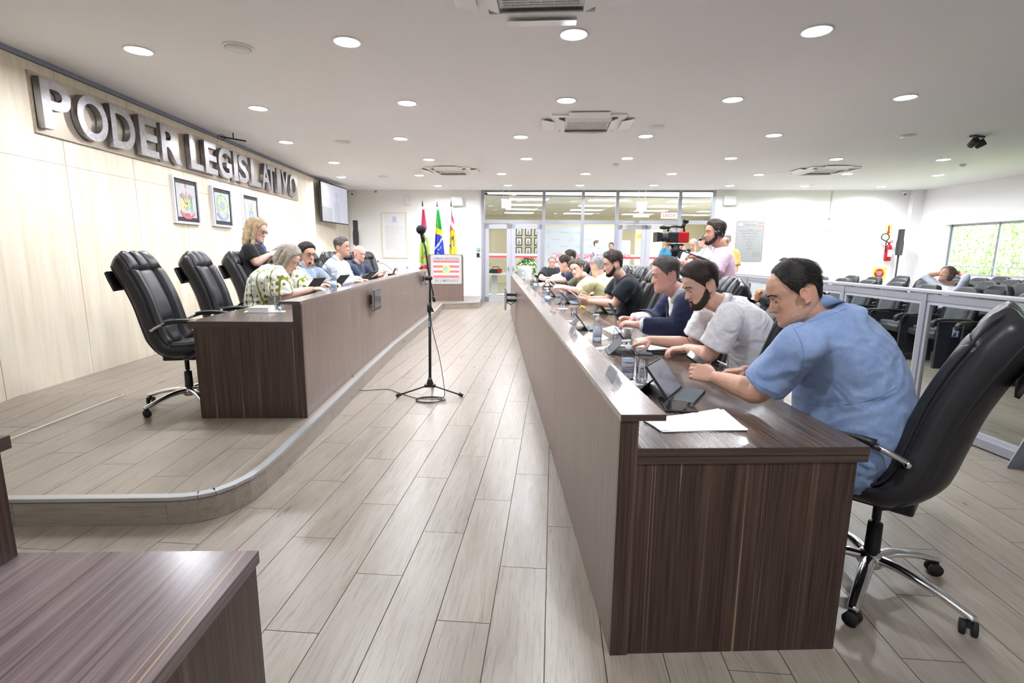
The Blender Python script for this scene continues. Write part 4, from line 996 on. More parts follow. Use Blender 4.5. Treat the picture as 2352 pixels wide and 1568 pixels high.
# hanging exit signs just inside the glass front
for x, z, lab in ((.46,2.72,'white hanging exit sign lettered SAIDA, left one'),(4.07,2.66,'white hanging exit sign lettered SAIDA, right one')):
    t = thing('exit_sign', lab, 'sign', gp(x,z,-.35), -WA, 'hanging exit signs')
    MB().box((0,0,-.03),(.26,.02,.20)).obj('sign_plate', M['white'], t); MB().box((0,0,.09),(.30,.05,.05),None,.008).obj('lamp_housing', M['white'], t)
    for s in (-1,1): MB().cyl((s*.09,0,.11),(s*.09,0,HC-z),.006,n=8).obj('hanger', M['white'], t)
    text_obj('SAÍDA',.085,M['pink_print'],'lettering',.001,Matrix(((1,0,0,0),(0,0,-1,-.011),(0,1,0,-.045),(0,0,0,1))),t,.001,sx=.85)
    if x > 1: 
        MB().box((0,0,-.16),(.10,.02,.05)).box((0,0,-.25),(.42,.02,.09)).obj('lower_plate', M['white'], t)
        text_obj('Acesso Público',.05,M['lilac'],'lettering',.001,Matrix(((1,0,0,0),(0,0,-1,-.011),(0,1,0,-.25),(0,0,0,1))),t,0)
# red mirrored lettering stuck on the glass front
gl = thing('window_lettering','large red reversed lettering on the glass front reading from behind','lettering', gp(2.76,1.30,-.02), -WA)
GT = lambda x,z: Matrix(((1,0,0,x),(0,0,-1,0),(0,1,0,z),(0,0,0,1)))
text_obj('CÂMARA MUNICIPAL DE BLUMENAU',.175,M['redprint'],'lettering',.0008,GT(0,0),gl,.003,mirror=True,sx=.78)
text_obj('PLENÁRIO',.36,M['redprint'],'lettering',.0008,GT(-.05,-.27),gl,.006,mirror=True,sx=1.2)

# ================================================================== MICROPHONE STAND
ms = thing('microphone_stand','tall black tripod microphone stand in the aisle with a foam topped microphone','microphone stand',(-.600,4.96,0),R(0))
MB().cyl((0,0,.10),(.012,0,.90),.014,n=12).obj('lower_tube', M['black'], ms)
MB().cyl((.012,0,.88),(.020,0,1.20),.009,n=10).obj('upper_tube', M['black'], ms)
MB().tube([(.016,0,1.17),(-.005,0,1.33),(-.022,0,1.46),(-.040,0,1.53)],.009,8).obj('boom_arm', M['black'], ms)
MB().tube([(.018,0,1.17),(.045,0,1.03),(.055,0,.95)],.007,8).cyl((.048,0,1.0),(.057,0,.94),.013).obj('boom_tail', M['black'], ms)
MB().cyl((.018,-.03,1.165),(.018,.03,1.165),.024).ell((-.012,-.02,1.165),(.022,.018,.022)).obj('boom_clutch', M['black'], ms)
MB().cyl((.008,0,.84),(.010,0,.93),.022).tube([(.02,0,.90),(.045,0,.84)],.008,8).obj('height_clutch', M['black'], ms)
MB().lathe([(.022,.10),(.03,.115),(.035,.13),(.022,.17),(.016,.19)],14).box((0,0,.108),(.11,.05,.03),None,.006).obj('tripod_hub', M['black'], ms)
for a in (R(188),R(-8),R(92)):
    p = (math.cos(a)*.31, math.sin(a)*.31, .022); b = MB().cyl((math.cos(a)*.04,math.sin(a)*.04,.105),p,.008,n=8).obj('leg', M['black'], ms)
    MB().cyl((p[0]*.93,p[1]*.93,.034),(p[0]*1.06,p[1]*1.06,.014),.018,.016,10).obj('rubber_foot', M['rubber'], b)
MB().cyl((.0265,-.0002,.72),(.0265,-.0002,.77),.0,n=3) if False else None
MB().b2((.000,-.0165,.70),(.012,-.0125,.755)).obj('blue_decal', M['e_sky'], ms)
mic = thing('microphone','black microphone with round foam windscreen on top of the floor stand','microphone',(-.64,4.96,1.53))
MB().cyl((0.004,0,-.03),(-.008,0,.055),.016,.022).obj('mic_body', M['black'], mic); MB().ell((-.016,0,.088),(.046,.044,.044),18,14).obj('foam_ball', M['rubber'], mic)
cb = MB().tube(smooth_curve([(-.63,4.945,1.50),(-.575,4.94,1.10),(-.575,4.94,.75),(-.50,4.93,.40),(-.46,4.93,.12),(-.455,4.92,.012)],6),.0035,6)
ring = []
for k in range(3):
    for a in range(24): an = 2*PI*a/24; ring.append((-.60+(.115+.012*k)*math.cos(an)+.01*k, 4.80+(.085+.006*k)*math.sin(an), .006+.004*k))
path = [(-.455,4.92,.008),(-.49,4.86,.008)]+ring+[(-.70,4.86,.006),(-.80,4.94,.006),(-.92,5.05,.006),(-1.06,5.20,.006),(-1.20,5.18,.006),(-1.33,5.12,.02),(-1.385,5.14,.10),(-1.40,5.15,.158),(-1.412,5.16,.16)]
cb.tube(smooth_curve(path,3),.0035,6); tag(cb.obj('microphone_cable', M['cable']), 'thin black cable coiled on the floor and running to the platform edge','cable')

# ================================================================== SMALL MONITORS ON THE DESK FRONTS
def monitor(x, y, z, face, w, h, label, arm):
    t = thing('monitor', label, 'monitor', (x,y,z), face, 'monitors on the desk fronts')
    MB().box((0,-arm,0),(w,.028,h),None,.004).obj('housing', M['black'], t); MB().b2((-w/2+.015,-arm-.0165,-h/2+.03),(w/2-.015,-arm-.014,h/2-.012)).obj('screen', M['screen'], t)
    for s in (-1,1): MB().b2((s*w/2-.002,-arm-.012,-h/2+.006),(s*w/2+.002,-arm+.012,h/2-.006)).obj('side_trim', M['satin'], t)
    b = MB()
    if arm > .1:
        b.b2((-.03,-.02,.02),(.03,0,.10)).box((0,-arm/2,.06),(.05,arm,.05),None,.01).box((0,-arm/2,-.04),(.05,arm,.05),None,.01).b2((-.04,-arm+.014,-.09),(.04,-arm+.03,.10))
        b.tube([(0,-.02,-.06),(.0,-.10,-.12),(0,-arm+.03,-.08)],.008,6)
    else: b.b2((-.05,-arm,-.05),(.05,0,.05))
    b.obj('wall_arm', M['black'], t)
monitor(-1.405,6.10,.855,R(90),.36,.24,'small dark monitor on the left desk front, nearer one',.06)
monitor(-1.31,10.0,.90,R(90),.36,.24,'small monitor on the left desk front, farther one',.06)
monitor(.455,9.0,.62,R(-90),.60,.36,'monitor seen edge on, on an arm at the right desk front',.20)
# ================================================================== PEOPLE
def skin_mat(name, col):
    m = mat(name, col, .48, spec=.35); b = bsdf(m)
    b.inputs['Subsurface Weight'].default_value = .12; b.inputs['Subsurface Radius'].default_value = (.02,.008,.004); b.inputs['Subsurface Scale'].default_value = .5
    a = N(m,'ShaderNodeVertexColor'); a.layer_name = 'Col'
    v = coords(m); n = noise_n(m, v, 45, 4, .6); c = ramp(m, n, [(.3,(.93,.90,.89)),(.7,(1.04,1.02,1.01))])
    c2 = mixc(m, 1.0, a.outputs[0], c, 'MULTIPLY'); lnk(m, c2, b.inputs['Base Color']); bump(m, noise_n(m, v, 600, 2), .12, .0004)
    return m
M['skin'] = skin_mat('skin', (.75,.52,.42))
def hair_mat(name, c0, c1, sc_=1.0):
    m = mat(name, c0, .55, spec=.35); v = coords(m, (220*sc_,220*sc_,28)); n = noise_n(m, v, 1.2, 5, .65, .4)
    v2 = coords(m); n2 = noise_n(m, v2, 28, 3)
    c = mixc(m, .4, ramp(m, n, [(.32,c0),(.68,c1)]), ramp(m, n2, [(.35,c0),(.65,c1)])); lnk(m, c, bsdf(m).inputs['Base Color']); bump(m, n, .8, .004); return m
HM = {'black':hair_mat('black_hair',(.012,.010,.010),(.035,.028,.026)),'brown':hair_mat('dark_brown_hair',(.022,.015,.012),(.075,.052,.042)),
 'greying':hair_mat('greying_dark_hair',(.05,.043,.042),(.20,.175,.17)),'grey':hair_mat('grey_hair',(.16,.155,.15),(.48,.46,.45)),'salt':hair_mat('silver_hair',(.28,.27,.27),(.60,.59,.59)),
 'blonde':hair_mat('blonde_hair',(.22,.145,.08),(.62,.47,.30)),'ash':hair_mat('ash_blonde_hair',(.20,.165,.13),(.52,.46,.39)),'mid':hair_mat('curly_brown_hair',(.06,.045,.038),(.20,.155,.13)),'beard':hair_mat('dark_beard',(.02,.014,.012),(.07,.045,.035))}
SKIN = {'fair':(.76,.50,.41),'light':(.72,.45,.35),'tan':(.60,.355,.255),'ruddy':(.76,.44,.36)}

# ---- head surface in head space: x lateral (left of the person +x? symmetric), y forward, z up, origin between the eyes' height at the ear line
HZ = np.array([-.128,-.122,-.112,-.095,-.075,-.05,-.025,0,.03,.06,.085,.105,.118,.124])
HF = np.array([.062,.078,.088,.092,.091,.089,.088,.086,.092,.086,.070,.045,.018,-.006])
HB = np.array([.050,.030,.000,-.030,-.052,-.072,-.084,-.092,-.099,-.099,-.088,-.064,-.036,-.014])
HW = np.array([.010,.024,.038,.051,.0595,.066,.0705,.0735,.0765,.0760,.0680,.050,.027,.006])
def g(x, s): return math.exp(-(x/s)**2)
def head_pt(th, z, w=1.0, jaw=1.0, off=0.0):
    """th 0 = front, +-pi = back"""
    yf = float(np.interp(z,HZ,HF)); yb = float(np.interp(z,HZ,HB)); hw = float(np.interp(z,HZ,HW))*w
    if z < -.03: hw *= 1+(jaw-1)*min(1,(-.03-z)/.05)
    yc = yf*.36+yb*.64; c, s = math.cos(th), math.sin(th)
    x = hw*math.copysign(abs(s)**.86, s); y = yc+((yf-yc)*abs(c)**.92 if c > 0 else -(yc-yb)*abs(c)**.9)
    if c > 0:
        ax = abs(x); d = 0
        d -= .0125*g(ax-.031,.016)*g(z-.002,.013)                       # eye socket
        d += .0055*g(z-.021,.009)*g(ax-.028,.022)                        # brow
        d += .0050*g(ax-.046,.018)*g(z+.022,.018)                        # cheek
        d -= .0040*g(ax-.040,.015)*g(z+.060,.020)
        nz = max(0.0, min(1.0, (.012-z)/.050)) if z > -.040 else max(0.0, 1-(-.040-z)/.0125)
        d += .0265*(nz**1.15)*math.exp(-(ax/(.0085+.007*nz))**2.6)      # nose
        d += .0045*g(z+.0655,.0050)*g(ax,.021); d += .0052*g(z+.0775,.0055)*g(ax,.019); d -= .0040*g(z+.0715,.0028)*g(ax,.024)  # lips
        d -= .0030*g(z+.088,.006)*g(ax,.02); d += .0060*g(z+.103,.012)*g(ax,.016)
        d -= .0035*g(ax-.018,.006)*g(z+.052,.012)
        y += d*c**.5
    # back of the jaw fades into the neck
    p = Vector((x, y, z)); 
    if off:
        n = Vector((x/ max(hw,.02)**2, (y-yc)/.0075, (z-.02)/.014)); 
        n = Vector((x*1.1, (y-yc), (z+.0)*.75 if z > 0 else z*.25)); 
        if n.length > 1e-6: n.normalize()
        p = p+n*off
    return p
def head_grid(w, jaw, nt=72, nz=64, off=None):
    zs = []
    for i in range(nz+1):
        t = i/nz; zs.append(-.128+.252*(.5-.5*math.cos(PI*t))*.35+.252*t*.65)
    rings = []
    for z in zs:
        z = min(z,.124); r = []
        for k in range(nt):
            th = 2*PI*k/nt; th = th if th <= PI else th-2*PI
            r.append(head_pt(th, z, w, jaw, off(th,z) if off else 0.0))
        rings.append(r)
    return rings
def ear(mb, s, T, w):
    x0 = s*.0735*w; A = T @ Matrix.Translation((x0+s*.004,-.012,-.012)) @ Euler((R(-10),0,s*R(-24))).to_matrix().to_4x4()
    mb.ell((0,0,0),(.0055,.016,.028),14,10,T=A)
    mb.tube([A @ Vector((s*.005, -.017*math.cos(R(-80+k*19)), .030*math.sin(R(-80+k*19)))) for k in range(15)],.0042,8)
    mb.ell((0,.006,-.024),(.006,.008,.009),10,8,T=A)
def remesh(mb, name, mats, voxel, smooth=3, parent=None, link=True):
    me = mb.mesh(name, mats); o = bpy.data.objects.new(name, me)
    r = o.modifiers.new('r','REMESH'); r.mode = 'VOXEL'; r.voxel_size = voxel; r.use_smooth_shade = True
    if smooth: q = o.modifiers.new('s','SMOOTH'); q.factor = .5; q.iterations = smooth
    out = evaluated_mesh(o)
    bpy.data.objects.remove(o); bpy.data.meshes.remove(me)
    out.name = name
    return out
def join_meshes(name, mes, mats):
    vs = []; fs = []; cols = []
    for me, col in mes:
        o = len(vs); n = len(me.vertices); a = np.empty(n*3,np.float32); me.vertices.foreach_get('co', a)
        vs += a.reshape(-1,3).tolist(); fs += [[o+i for i in p.vertices] for p in me.polygons]; cols.append(col)
    out = bpy.data.meshes.new(name); out.from_pydata(vs, [], fs); out.update()
    for m in mats: out.materials.append(m)
    out.polygons.foreach_set('use_smooth',[True]*len(fs))
    ca = out.color_attributes.new('Col','FLOAT_COLOR','POINT'); ca.data.foreach_set('color', np.concatenate(cols).astype(np.float32).ravel())
    return out
def mesh_np(me):
    a = np.empty(len(me.vertices)*3,np.float32); me.vertices.foreach_get('co', a); return a.reshape(-1,3)
def wrinkle(me, amp, seed, sx=(11,11,15)):
    co = mesh_np(me); nr = np.empty(len(co)*3,np.float32); me.vertices.foreach_get('normal', nr); nr = nr.reshape(-1,3); D = np.empty(len(co),np.float32)
    for i_, p in enumerate(co.tolist()):
        p = Vector(p); q = Vector((p.x*sx[0]+seed, p.y*sx[1], p.z*sx[2]))
        w_ = noise.noise(q*.5)*1.6; q2 = Vector((q.x+w_,q.y-w_,q.z+w_)); d = noise.noise(q*.45)*.7+(.42-2.2*abs(noise.noise(q2)))*.55+(.35-2.0*abs(noise.noise(q2*2.1)))*.22
        D[i_] = d
    co = co+nr*(D*amp)[:,None]; me.vertices.foreach_set('co', co.astype(np.float32).ravel()); me.update()

def hand_mesh(mb, W, D, nrm, left, curl=.5, spread=.0, s=1.0, point=False, thumb_in=.3):
    """fingers along D, back of the hand towards nrm"""
    D = D.normalized(); nrm = (nrm-D*nrm.dot(D)).normalized(); Y = D.cross(nrm) if left else nrm.cross(D)   # towards the thumb
    def P(a, b, c): return W+D*(a*s)+Y*(b*s)+nrm*(c*s)
    rings = []
    for a, w, t, b in ((-.015,.026,.021,0),(.01,.029,.018,.0),(.035,.038,.017,.002),(.065,.042,.015,.001),(.088,.040,.012,.0)):
        rings.append([P(a,b+w*math.copysign(abs(math.cos(k))**.7,math.cos(k)),t*math.copysign(abs(math.sin(k))**.8,math.sin(k))) for k in np.linspace(0,2*PI,17)[:-1]])
    mb.loft(rings)
    for i,(b,L,r) in enumerate(((.030,.070,.0088),(.0105,.078,.0090),(-.0095,.073,.0086),(-.028,.058,.0076))):
        c = curl*(1+.12*i) if not (point and i == 0) else curl*.25
        ang = [.35*c, 1.15*c, 1.75*c]; p = P(.080,b,.002); path = [P(.060,b*.9,.0), p]; d0 = (D+Y*(spread*(1.5-i)*.18)).normalized(); acc = 0
        for k, f in enumerate((.46,.30,.24)):
            acc += [.9*c,.95*c,.6*c][k]
            dd = d0*math.cos(acc)-nrm*math.sin(acc); p = p+dd*(L*f*s); path.append(p)
        mb.tube(smooth_curve(path,3),[r*s*(1.06-.26*q/(3*len(path)-3)) for q in range(3*(len(path)-1)+1)],10)
    p0 = P(.012,.022,-.004); t1 = (D*.62+Y*(.78-thumb_in*.6)-nrm*(.15+thumb_in*.6)).normalized(); t2 = (D*.9+Y*(.32-thumb_in)-nrm*(.2+thumb_in*.5)).normalized()
    p1 = p0+t1*.046*s; p2 = p1+t2*.032*s; p3 = p2+(t2+D*.2).normalized()*.026*s
    mb.tube(smooth_curve([p0,p1,p2,p3],4),[.0140*s-.0050*s*q/12 for q in range(13)],10)

def lim(mb, pts, rad, n=14, sub=5, flat=None):
    P = smooth_curve(pts, sub); rr = np.interp(np.linspace(0,len(pts)-1,len(P)),range(len(pts)),rad)
    mb.tube(P,[(float(r),float(r)*(flat or 1)) for r in rr],n)
def human(label, H, face, pitch, roll, N_, P_, SL, SR, EL, ER, WL, WR, hl, hr, KL=None, KR=None, AL=None, AR_=None,
          skin='light', hair=None, build=1.0, belly=0.0, bulge=(0,0,0), shirt=None, sleeve=.75, trousers=(.03,.035,.06), q=1, head_s=1.0, jaw=1.0, hw=1.0,
          beard=None, glasses=None, collar=None, jacket=None, fem=False, extra=None, group=None, neck_r=.056, turn=0, stubble=0, brow=None, shoes=(.02,.02,.02), arm_r=1.0, hand_s=1.0, headlong=None):
    """all joints are world points; face/turn/pitch/roll in degrees (face 0 = +x)"""
    V = Vector; H, N_, P_, SL, SR, EL, ER, WL, WR = [V(p) for p in (H,N_,P_,SL,SR,EL,ER,WL,WR)]
    base = V((P_.x,P_.y,(AL[2] if AL is not None else 0)-.08)); 
    root = thing('person', label, 'person', (P_.x,P_.y,0), 0, group)
    O = V((P_.x,P_.y,0)); H,N_,P_,SL,SR,EL,ER,WL,WR = [p-O for p in (H,N_,P_,SL,SR,EL,ER,WL,WR)]
    if KL is None: P_.z = min(P_.z, .57+(DZ if P_.x+O.x < -1.3 else 0)); P_.z = P_.z
    fw = V((math.cos(R(face)),math.sin(R(face)),0)); lt = V((-fw.y,fw.x,0))
    if KL is None:
        KL = P_+lt*.12+fw*.42+V((0,0,.02)); KR = P_-lt*.12+fw*.42+V((0,0,.02)); AL = V((KL.x,KL.y,0))+fw*.02+V((0,0,base.z+.16)); AR_ = V((KR.x,KR.y,0))+fw*.02+V((0,0,base.z+.16))
        fz = 0
    else: KL,KR,AL,AR_ = [V(p)-O for p in (KL,KR,AL,AR_)]
    hf = V((math.cos(R(face+turn)),math.sin(R(face+turn)),0))
    MH = Matrix.Translation(H) @ Matrix.Rotation(R(face+turn)-PI/2,4,'Z') @ Matrix.Rotation(R(-pitch),4,'X') @ Matrix.Rotation(R(roll),4,'Y') @ Matrix.Scale(head_s,4)
    # ---- torso sections
    sl = (SL-SR).normalized(); mid = (SL+SR)/2
    ctrl = (P_+N_)/2+V(bulge)
    def spine(t): return P_*(1-t)**2+ctrl*2*t*(1-t)+N_*t*t
    def tdir(t): return ((ctrl-P_)*(1-t)+(N_-ctrl)*t).normalized()
    swd = (SL-SR).length/2
    def torso(mb, inf=0.0, t0=-.04, t1=1.0, top=1.0, n=28, flare=0):
        rings = []
        T_ = [(-.06,.150,.105),(0,.172,.125),(.10,.172,.128+belly*.45),(.22,.160,.122+belly*.9),(.35,.152,.118+belly),(.48,.156,.118+belly*.7),(.60,.168,.120+belly*.35),(.72,.180,.118+belly*.1),(.82,.172,.104),(.90,.140,.085),(.96,.092,.070),(1.02,.062,.060)]
        if fem: T_ = [(-.06,.155,.105),(0,.175,.125),(.10,.170,.125+belly*.45),(.22,.145,.112+belly*.9),(.35,.132,.104+belly),(.48,.140,.108+belly*.7),(.60,.150,.125+belly*.35),(.70,.158,.128+belly*.1),(.80,.156,.100),(.89,.128,.080),(.95,.080,.062),(1.02,.050,.050)]
        for t, w, d in T_:
            if t < t0 or t > t1: continue
            c = spine(t); k = max(0,min(1,(t-.1)/.6)); L = (lt*(1-k)+sl*k).normalized(); up = tdir(max(0,min(1,t))); Fd = L.cross(up).normalized()
            if Fd.dot(fw) < -.2: Fd = -Fd
            w = w*build; d = d*build
            if .65 < t < .93: w = w*.5+min(w,swd*1.0)*.5
            ww = w+inf+(flare*(max(0,.3-t)) if flare else 0); df = d+inf; db = d*.82+inf
            off = Fd*(-.01)
            rings.append([c+off+L*(ww*math.copysign(abs(math.cos(a))**.85,math.cos(a)))+Fd*((df if math.sin(a) > 0 else db)*math.copysign(abs(math.sin(a))**.85,math.sin(a))) for a in np.linspace(0,2*PI,n+1)[:-1]])
        mb.loft(rings)
    def neckline(mb, inf):
        up = tdir(1.0); nb = nk0*1.10+inf*.6; lim(mb, [N_-up*.10, N_-up*.04, N_-up*(.030 if fem else .004)],[nb*1.9,nb*1.35,nb*(1.2 if fem else 1.02)],22,flat=1.0)
    nk0 = neck_r*(.85 if fem else 1.0)
    def arm(mb, S, E, Wp, inf=0.0, f0=0.0, full=True, upto=None, flare=1.0):
        ua = (E-S); L1 = [0.066,.058,.050,.046,.042]; b = build**.5*arm_r
        pin = S*.75+mid*.25
        if upto is None or upto > 1.0:
            P1 = [pin,S,S+ua*.5,E,E+(Wp-E)*.3,E+(Wp-E)*.7,Wp]; rr = [.050*b,.062*b,.050*b,.041*b,.042*b,.033*b,.0265*b]
            if upto is not None and upto < 2:
                k = upto-1; P1 = P1[:4]+[E+(Wp-E)*k*.5,E+(Wp-E)*k]; rr = rr[:4]+[.042*b,.036*b]
            lim(mb, P1, [r+inf for r in rr], 16)
        else:
            P1 = [pin,S,S+ua*upto*.5,S+ua*upto]; rr = [.052*b+inf,.066*b+inf,(.056*b+inf*1.3)*flare,(.053*b+inf*1.8)*flare]; lim(mb, P1, rr, 18)
    # ---- body
    vox_b = {0:.011,1:.014,2:.018}[q]; vox_h = {0:.0034,1:.0048,2:.0075}[q]; vox_a = {0:.0042,1:.0062,2:.009}[q]
    bm_ = MB(); torso(bm_, -.014, t1=.88)
    for K, A, s in ((KL,AL,1),(KR,AR_,-1)):
        hp = P_+lt*(.09*s)+V((0,0,-.0)); lim(bm_, [hp,hp+(K-hp)*.5,K,K+(A-K)*.4,A],[.088*build,.075*build**.6,.056,.052,.036],14)
        ft = A+fw*.09-V((0,0,.045)); lim(bm_, [A-fw*.03-V((0,0,.02)),A-V((0,0,.035)),ft,ft+fw*.08],[.034,.040,.034,.022],10)
    for S in (SL,SR): bm_.ell(tuple(S*.92+mid*.08-V((0,0,.01))),(.046,.046,.046))
    for S, E in ((SL,EL),(SR,ER)): lim(bm_, [S*.75+mid*.25-V((0,0,.015)),S-V((0,0,.008)),S+(E-S)*.3],[.036,.046*arm_r,.048*arm_r],14)
    me_b = remesh(bm_,'b',M['skin'],vox_b*1.3,3)
    parts_ = [me_b]
    for left, S, E, Wp, (hd, hn, cu, kw) in ((True,SL,EL,WL,hl),(False,SR,ER,WR,hr)):
        am = MB(); b = build**.5*arm_r; lim(am, [S+(E-S)*.2,S+(E-S)*.55,E,E+(Wp-E)*.3,E+(Wp-E)*.7,Wp,Wp+V(hd).normalized()*.012],[.053*b,.048*b,.041*b,.043*b,.034*b,.0265*b**.5,.024],16)
        hand_mesh(am, Wp, V(hd), V(hn), left, cu, s=hand_s*(.92 if fem else 1.0), **kw); parts_.append(remesh(am,'a',M['skin'],vox_a,2 if q < 2 else 1))
    hm = MB(); rings = head_grid(hw, jaw); hm.loft([[MH @ p for p in r] for r in rings])
    for s in (-1,1): ear(hm, s, MH, hw)
    for s in (-1,1): hm.ell((s*.031,.070,.001),(.0145,.0125,.0115),14,10,T=MH)      # closed or lowered lids
    nk = neck_r*(.85 if fem else 1.0)
    h0 = MH @ V((0,-.022,-.02)); h1 = MH @ V((0,-.012,-.085)); lim(hm, [N_-tdir(1)*.05, N_+tdir(1)*.02, h1, h0],[nk*1.05,nk*1.02,nk*.98,nk*.92],20)
    me_h = remesh(hm,'h',M['skin'],vox_h,2 if q < 2 else 1)
    sk = np.array(SKIN[skin]); cols = []
    MI = np.array(MH.inverted())
    for i, me in enumerate(parts_+[me_h]):
        co = mesh_np(me); c = np.tile(np.append(sk,1.0),(len(co),1))
        if i == len(parts_):
            L = (MI[:3,:3] @ co.T).T+MI[:3,3]; x,y,z = L[:,0],L[:,1],L[:,2]; ax = np.abs(x)
            G = lambda u,s: np.exp(-(u/s)**2)
            front = np.clip((y-.03)/.03,0,1)
            lip = np.clip(G(z+.0715,.0085)*G(ax,.022)*1.4-.35,0,1)*np.clip((y-.075)/.01,0,1)
            cheek = (G(ax-.045,.022)*G(z+.03,.022)*.35+G(ax,.012)*G(z+.038,.016)*.4)*front
            earm = np.clip((ax-.074*hw)/.006,0,1)*.45
            red = np.clip(cheek+earm,0,1)[:,None]; rc = sk*np.array([1.0,.70,.66])
            c[:,:3] = c[:,:3]*(1-red*.7)+rc*red*.7
            lc = np.array([.52,.17,.16]) if fem else sk*np.array([.82,.52,.52]); c[:,:3] = c[:,:3]*(1-lip[:,None]*.8)+lc*lip[:,None]*.8
            if stubble:
                st = np.clip((-z-.045)/.015,0,1)*np.clip((y+.02)/.03,0,1)*(1-lip); st = np.maximum(st*stubble, 0)
                c[:,:3] = c[:,:3]*(1-st[:,None]*.55)+np.array([.12,.09,.08])*st[:,None]*.55
            eb = np.clip(G(ax-.031,.016)*G(z-.004,.010),0,1)*front*.22; c[:,:3] *= (1-eb[:,None])
        cols.append(c)
    me = join_meshes('body', list(zip(parts_+[me_h], cols)), [M['skin']]); body = bpy.data.objects.new('body', me); COL.objects.link(body); body.parent = root
    for m_ in parts_+[me_h]: bpy.data.meshes.remove(m_)
    # ---- features
    def onface(x, z, d=.001):
        th = 0.0; lo, hi = 0.0, 1.5
        for _ in range(18):
            th = (lo+hi)/2
            if head_pt(th, z, hw, jaw).x < abs(x): lo = th
            else: hi = th
        p = head_pt(math.copysign(th,x), z, hw, jaw); return MH @ (p+V((0,d,0)))
    hc = hair['m'] if hair else (brow or HM['greying'])
    if q < 2:
        for s in (-1,1):
            br = [onface(s*x,z,.0015) for x,z in ((.014,.021),(.022,.026),(.033,.028),(.044,.024),(.050,.018))]
            MB().tube(smooth_curve(br,3),[(.0036,.0022)]*13,6).obj('eyebrow', brow or hc, root)
            lash = [MH @ V((s*x,.0815-(abs(x-.031)*.10),z)) for x,z in ((.019,-.0035),(.025,-.0062),(.032,-.0072),(.039,-.0058),(.045,-.002))]
            MB().tube(smooth_curve(lash,3),.0011,5).obj('eyelash', M['black'], root)
    # ---- hair
    if hair:
        zb_x = hair.get('line', [(0,.078),(.5,.072),(.85,.050),(1.10,.020),(1.30,-.012),(1.42,-.022),(1.50,.004),(1.62,.022),(1.95,.010),(2.2,-.035),(2.7,-.062),(PI,-.066)])
        X = [a for a,_ in zb_x]; Z = [b for _,b in zb_x]; top = hair.get('top',.014); side = hair.get('side',.007); seed = hair.get('seed',1.0); cur = hair.get('curl',0); quiff = hair.get('quiff',0)
        def off(th, z):
            a = abs(th); zl = float(np.interp(a,X,Z)); zl += .004*noise.noise(V((th*17,seed,1)))+.002*noise.noise(V((th*41,seed,2))); m = max(0,min(1,(z-zl)/.022)); m = m*m*(3-2*m)
            k = max(0,min(1,(z-.02)/.06)); t = side+(top-side)*k
            if quiff: t += quiff*g(a,.8)*max(0,min(1,(z-.06)/.03))*(1 if z < .118 else .6)
            nn = noise.noise(V((th*6+seed, z*14, seed)))*.0025+noise.noise(V((th*19+seed,z*22,seed*2)))*.0016
            if cur: nn += cur*noise.noise(V((math.sin(th)*4.5+seed,math.cos(th)*4.5,z*55)))
            return -.004+(t+.002+nn)*m
        rg = head_grid(hw, jaw, 96, 84, off); hb = MB(); hb.loft([[MH @ p for p in r] for r in rg])
        if hair.get('long'):
            for (th0, zt, zb2, r, out) in hair['long']:
                p0 = head_pt(th0, zt, hw, jaw, .008); p1 = head_pt(th0, -.02, hw, jaw, out*.7+.008); 
                pts = [MH @ p0, MH @ head_pt(th0,.05,hw,jaw,.012+out*.35), MH @ p1]
                last = MH @ V((p1.x*1.08,min(p1.y,.06)*1.0,-.07)); pts.append(last+V((0,0,0)))
                L = zb2; z = 0; k = 0
                while z < L:
                    z += .035; k += 1; wv = .008*math.sin(k*1.9+th0*5); pts.append(V((last.x,last.y,last.z))+V((lt.x*wv,lt.y*wv,-z))+fw*(.004*math.sin(k*2.3+th0*3))-fw*(hair.get('back',0)*min(1,z/.1)))
                rad = [r*.5,r*.9,r]+[r]*(len(pts)-5)+[r*.8,r*.35]; P = smooth_curve(pts,3); rr = np.interp(np.linspace(0,len(pts)-1,len(P)),range(len(pts)),rad)
                hb.tube(P,[float(x) for x in rr],9)
            hme = remesh(hb,'hair',hair['m'],.0055 if q < 2 else .008,2); ho = bpy.data.objects.new('hair', hme); COL.objects.link(ho); ho.parent = root
            wrinkle(hme, .0035, 2, (60,60,9))
        else: hb.obj('hair', hair['m'], root)
    def strands(nm, m, n, region, ln, wd, flow, root_off, lift, sd):
        rnd = random.Random(sd); mb_ = MB(); k = 0; tries = 0
        while k < n and tries < n*6:
            tries += 1; th = rnd.uniform(-PI,PI); z = rnd.uniform(-.12,.1235); w_ = region(th,z)
            if rnd.random() > w_: continue
            p = head_pt(th,z,hw,jaw,0); nn = V((p.x*1.1,p.y+.01,(p.z if p.z > 0 else p.z*.25))).normalized(); ro = root_off(th,z)
            f = V(flow(p,th,z,rnd)); f = (f-nn*f.dot(nn)); 
            if f.length < 1e-4: continue
            f.normalize(); L = ln(th,z)*rnd.uniform(.6,1.2); side_ = f.cross(nn)*wd; li = lift*rnd.uniform(.2,1.6)
            a = p+nn*ro; b_ = a+f*L*.55+nn*li*L*.7; c_ = a+f*L+nn*(li*L*.6-.12*L) 
            mb_.add([MH @ q for q in (a-side_,a+side_,b_+side_*.8,b_-side_*.8,c_)],[(0,1,2,3),(3,2,4)],True); k += 1
        if k: o_ = mb_.obj(nm, m, root); o_['kind'] = 'stuff'
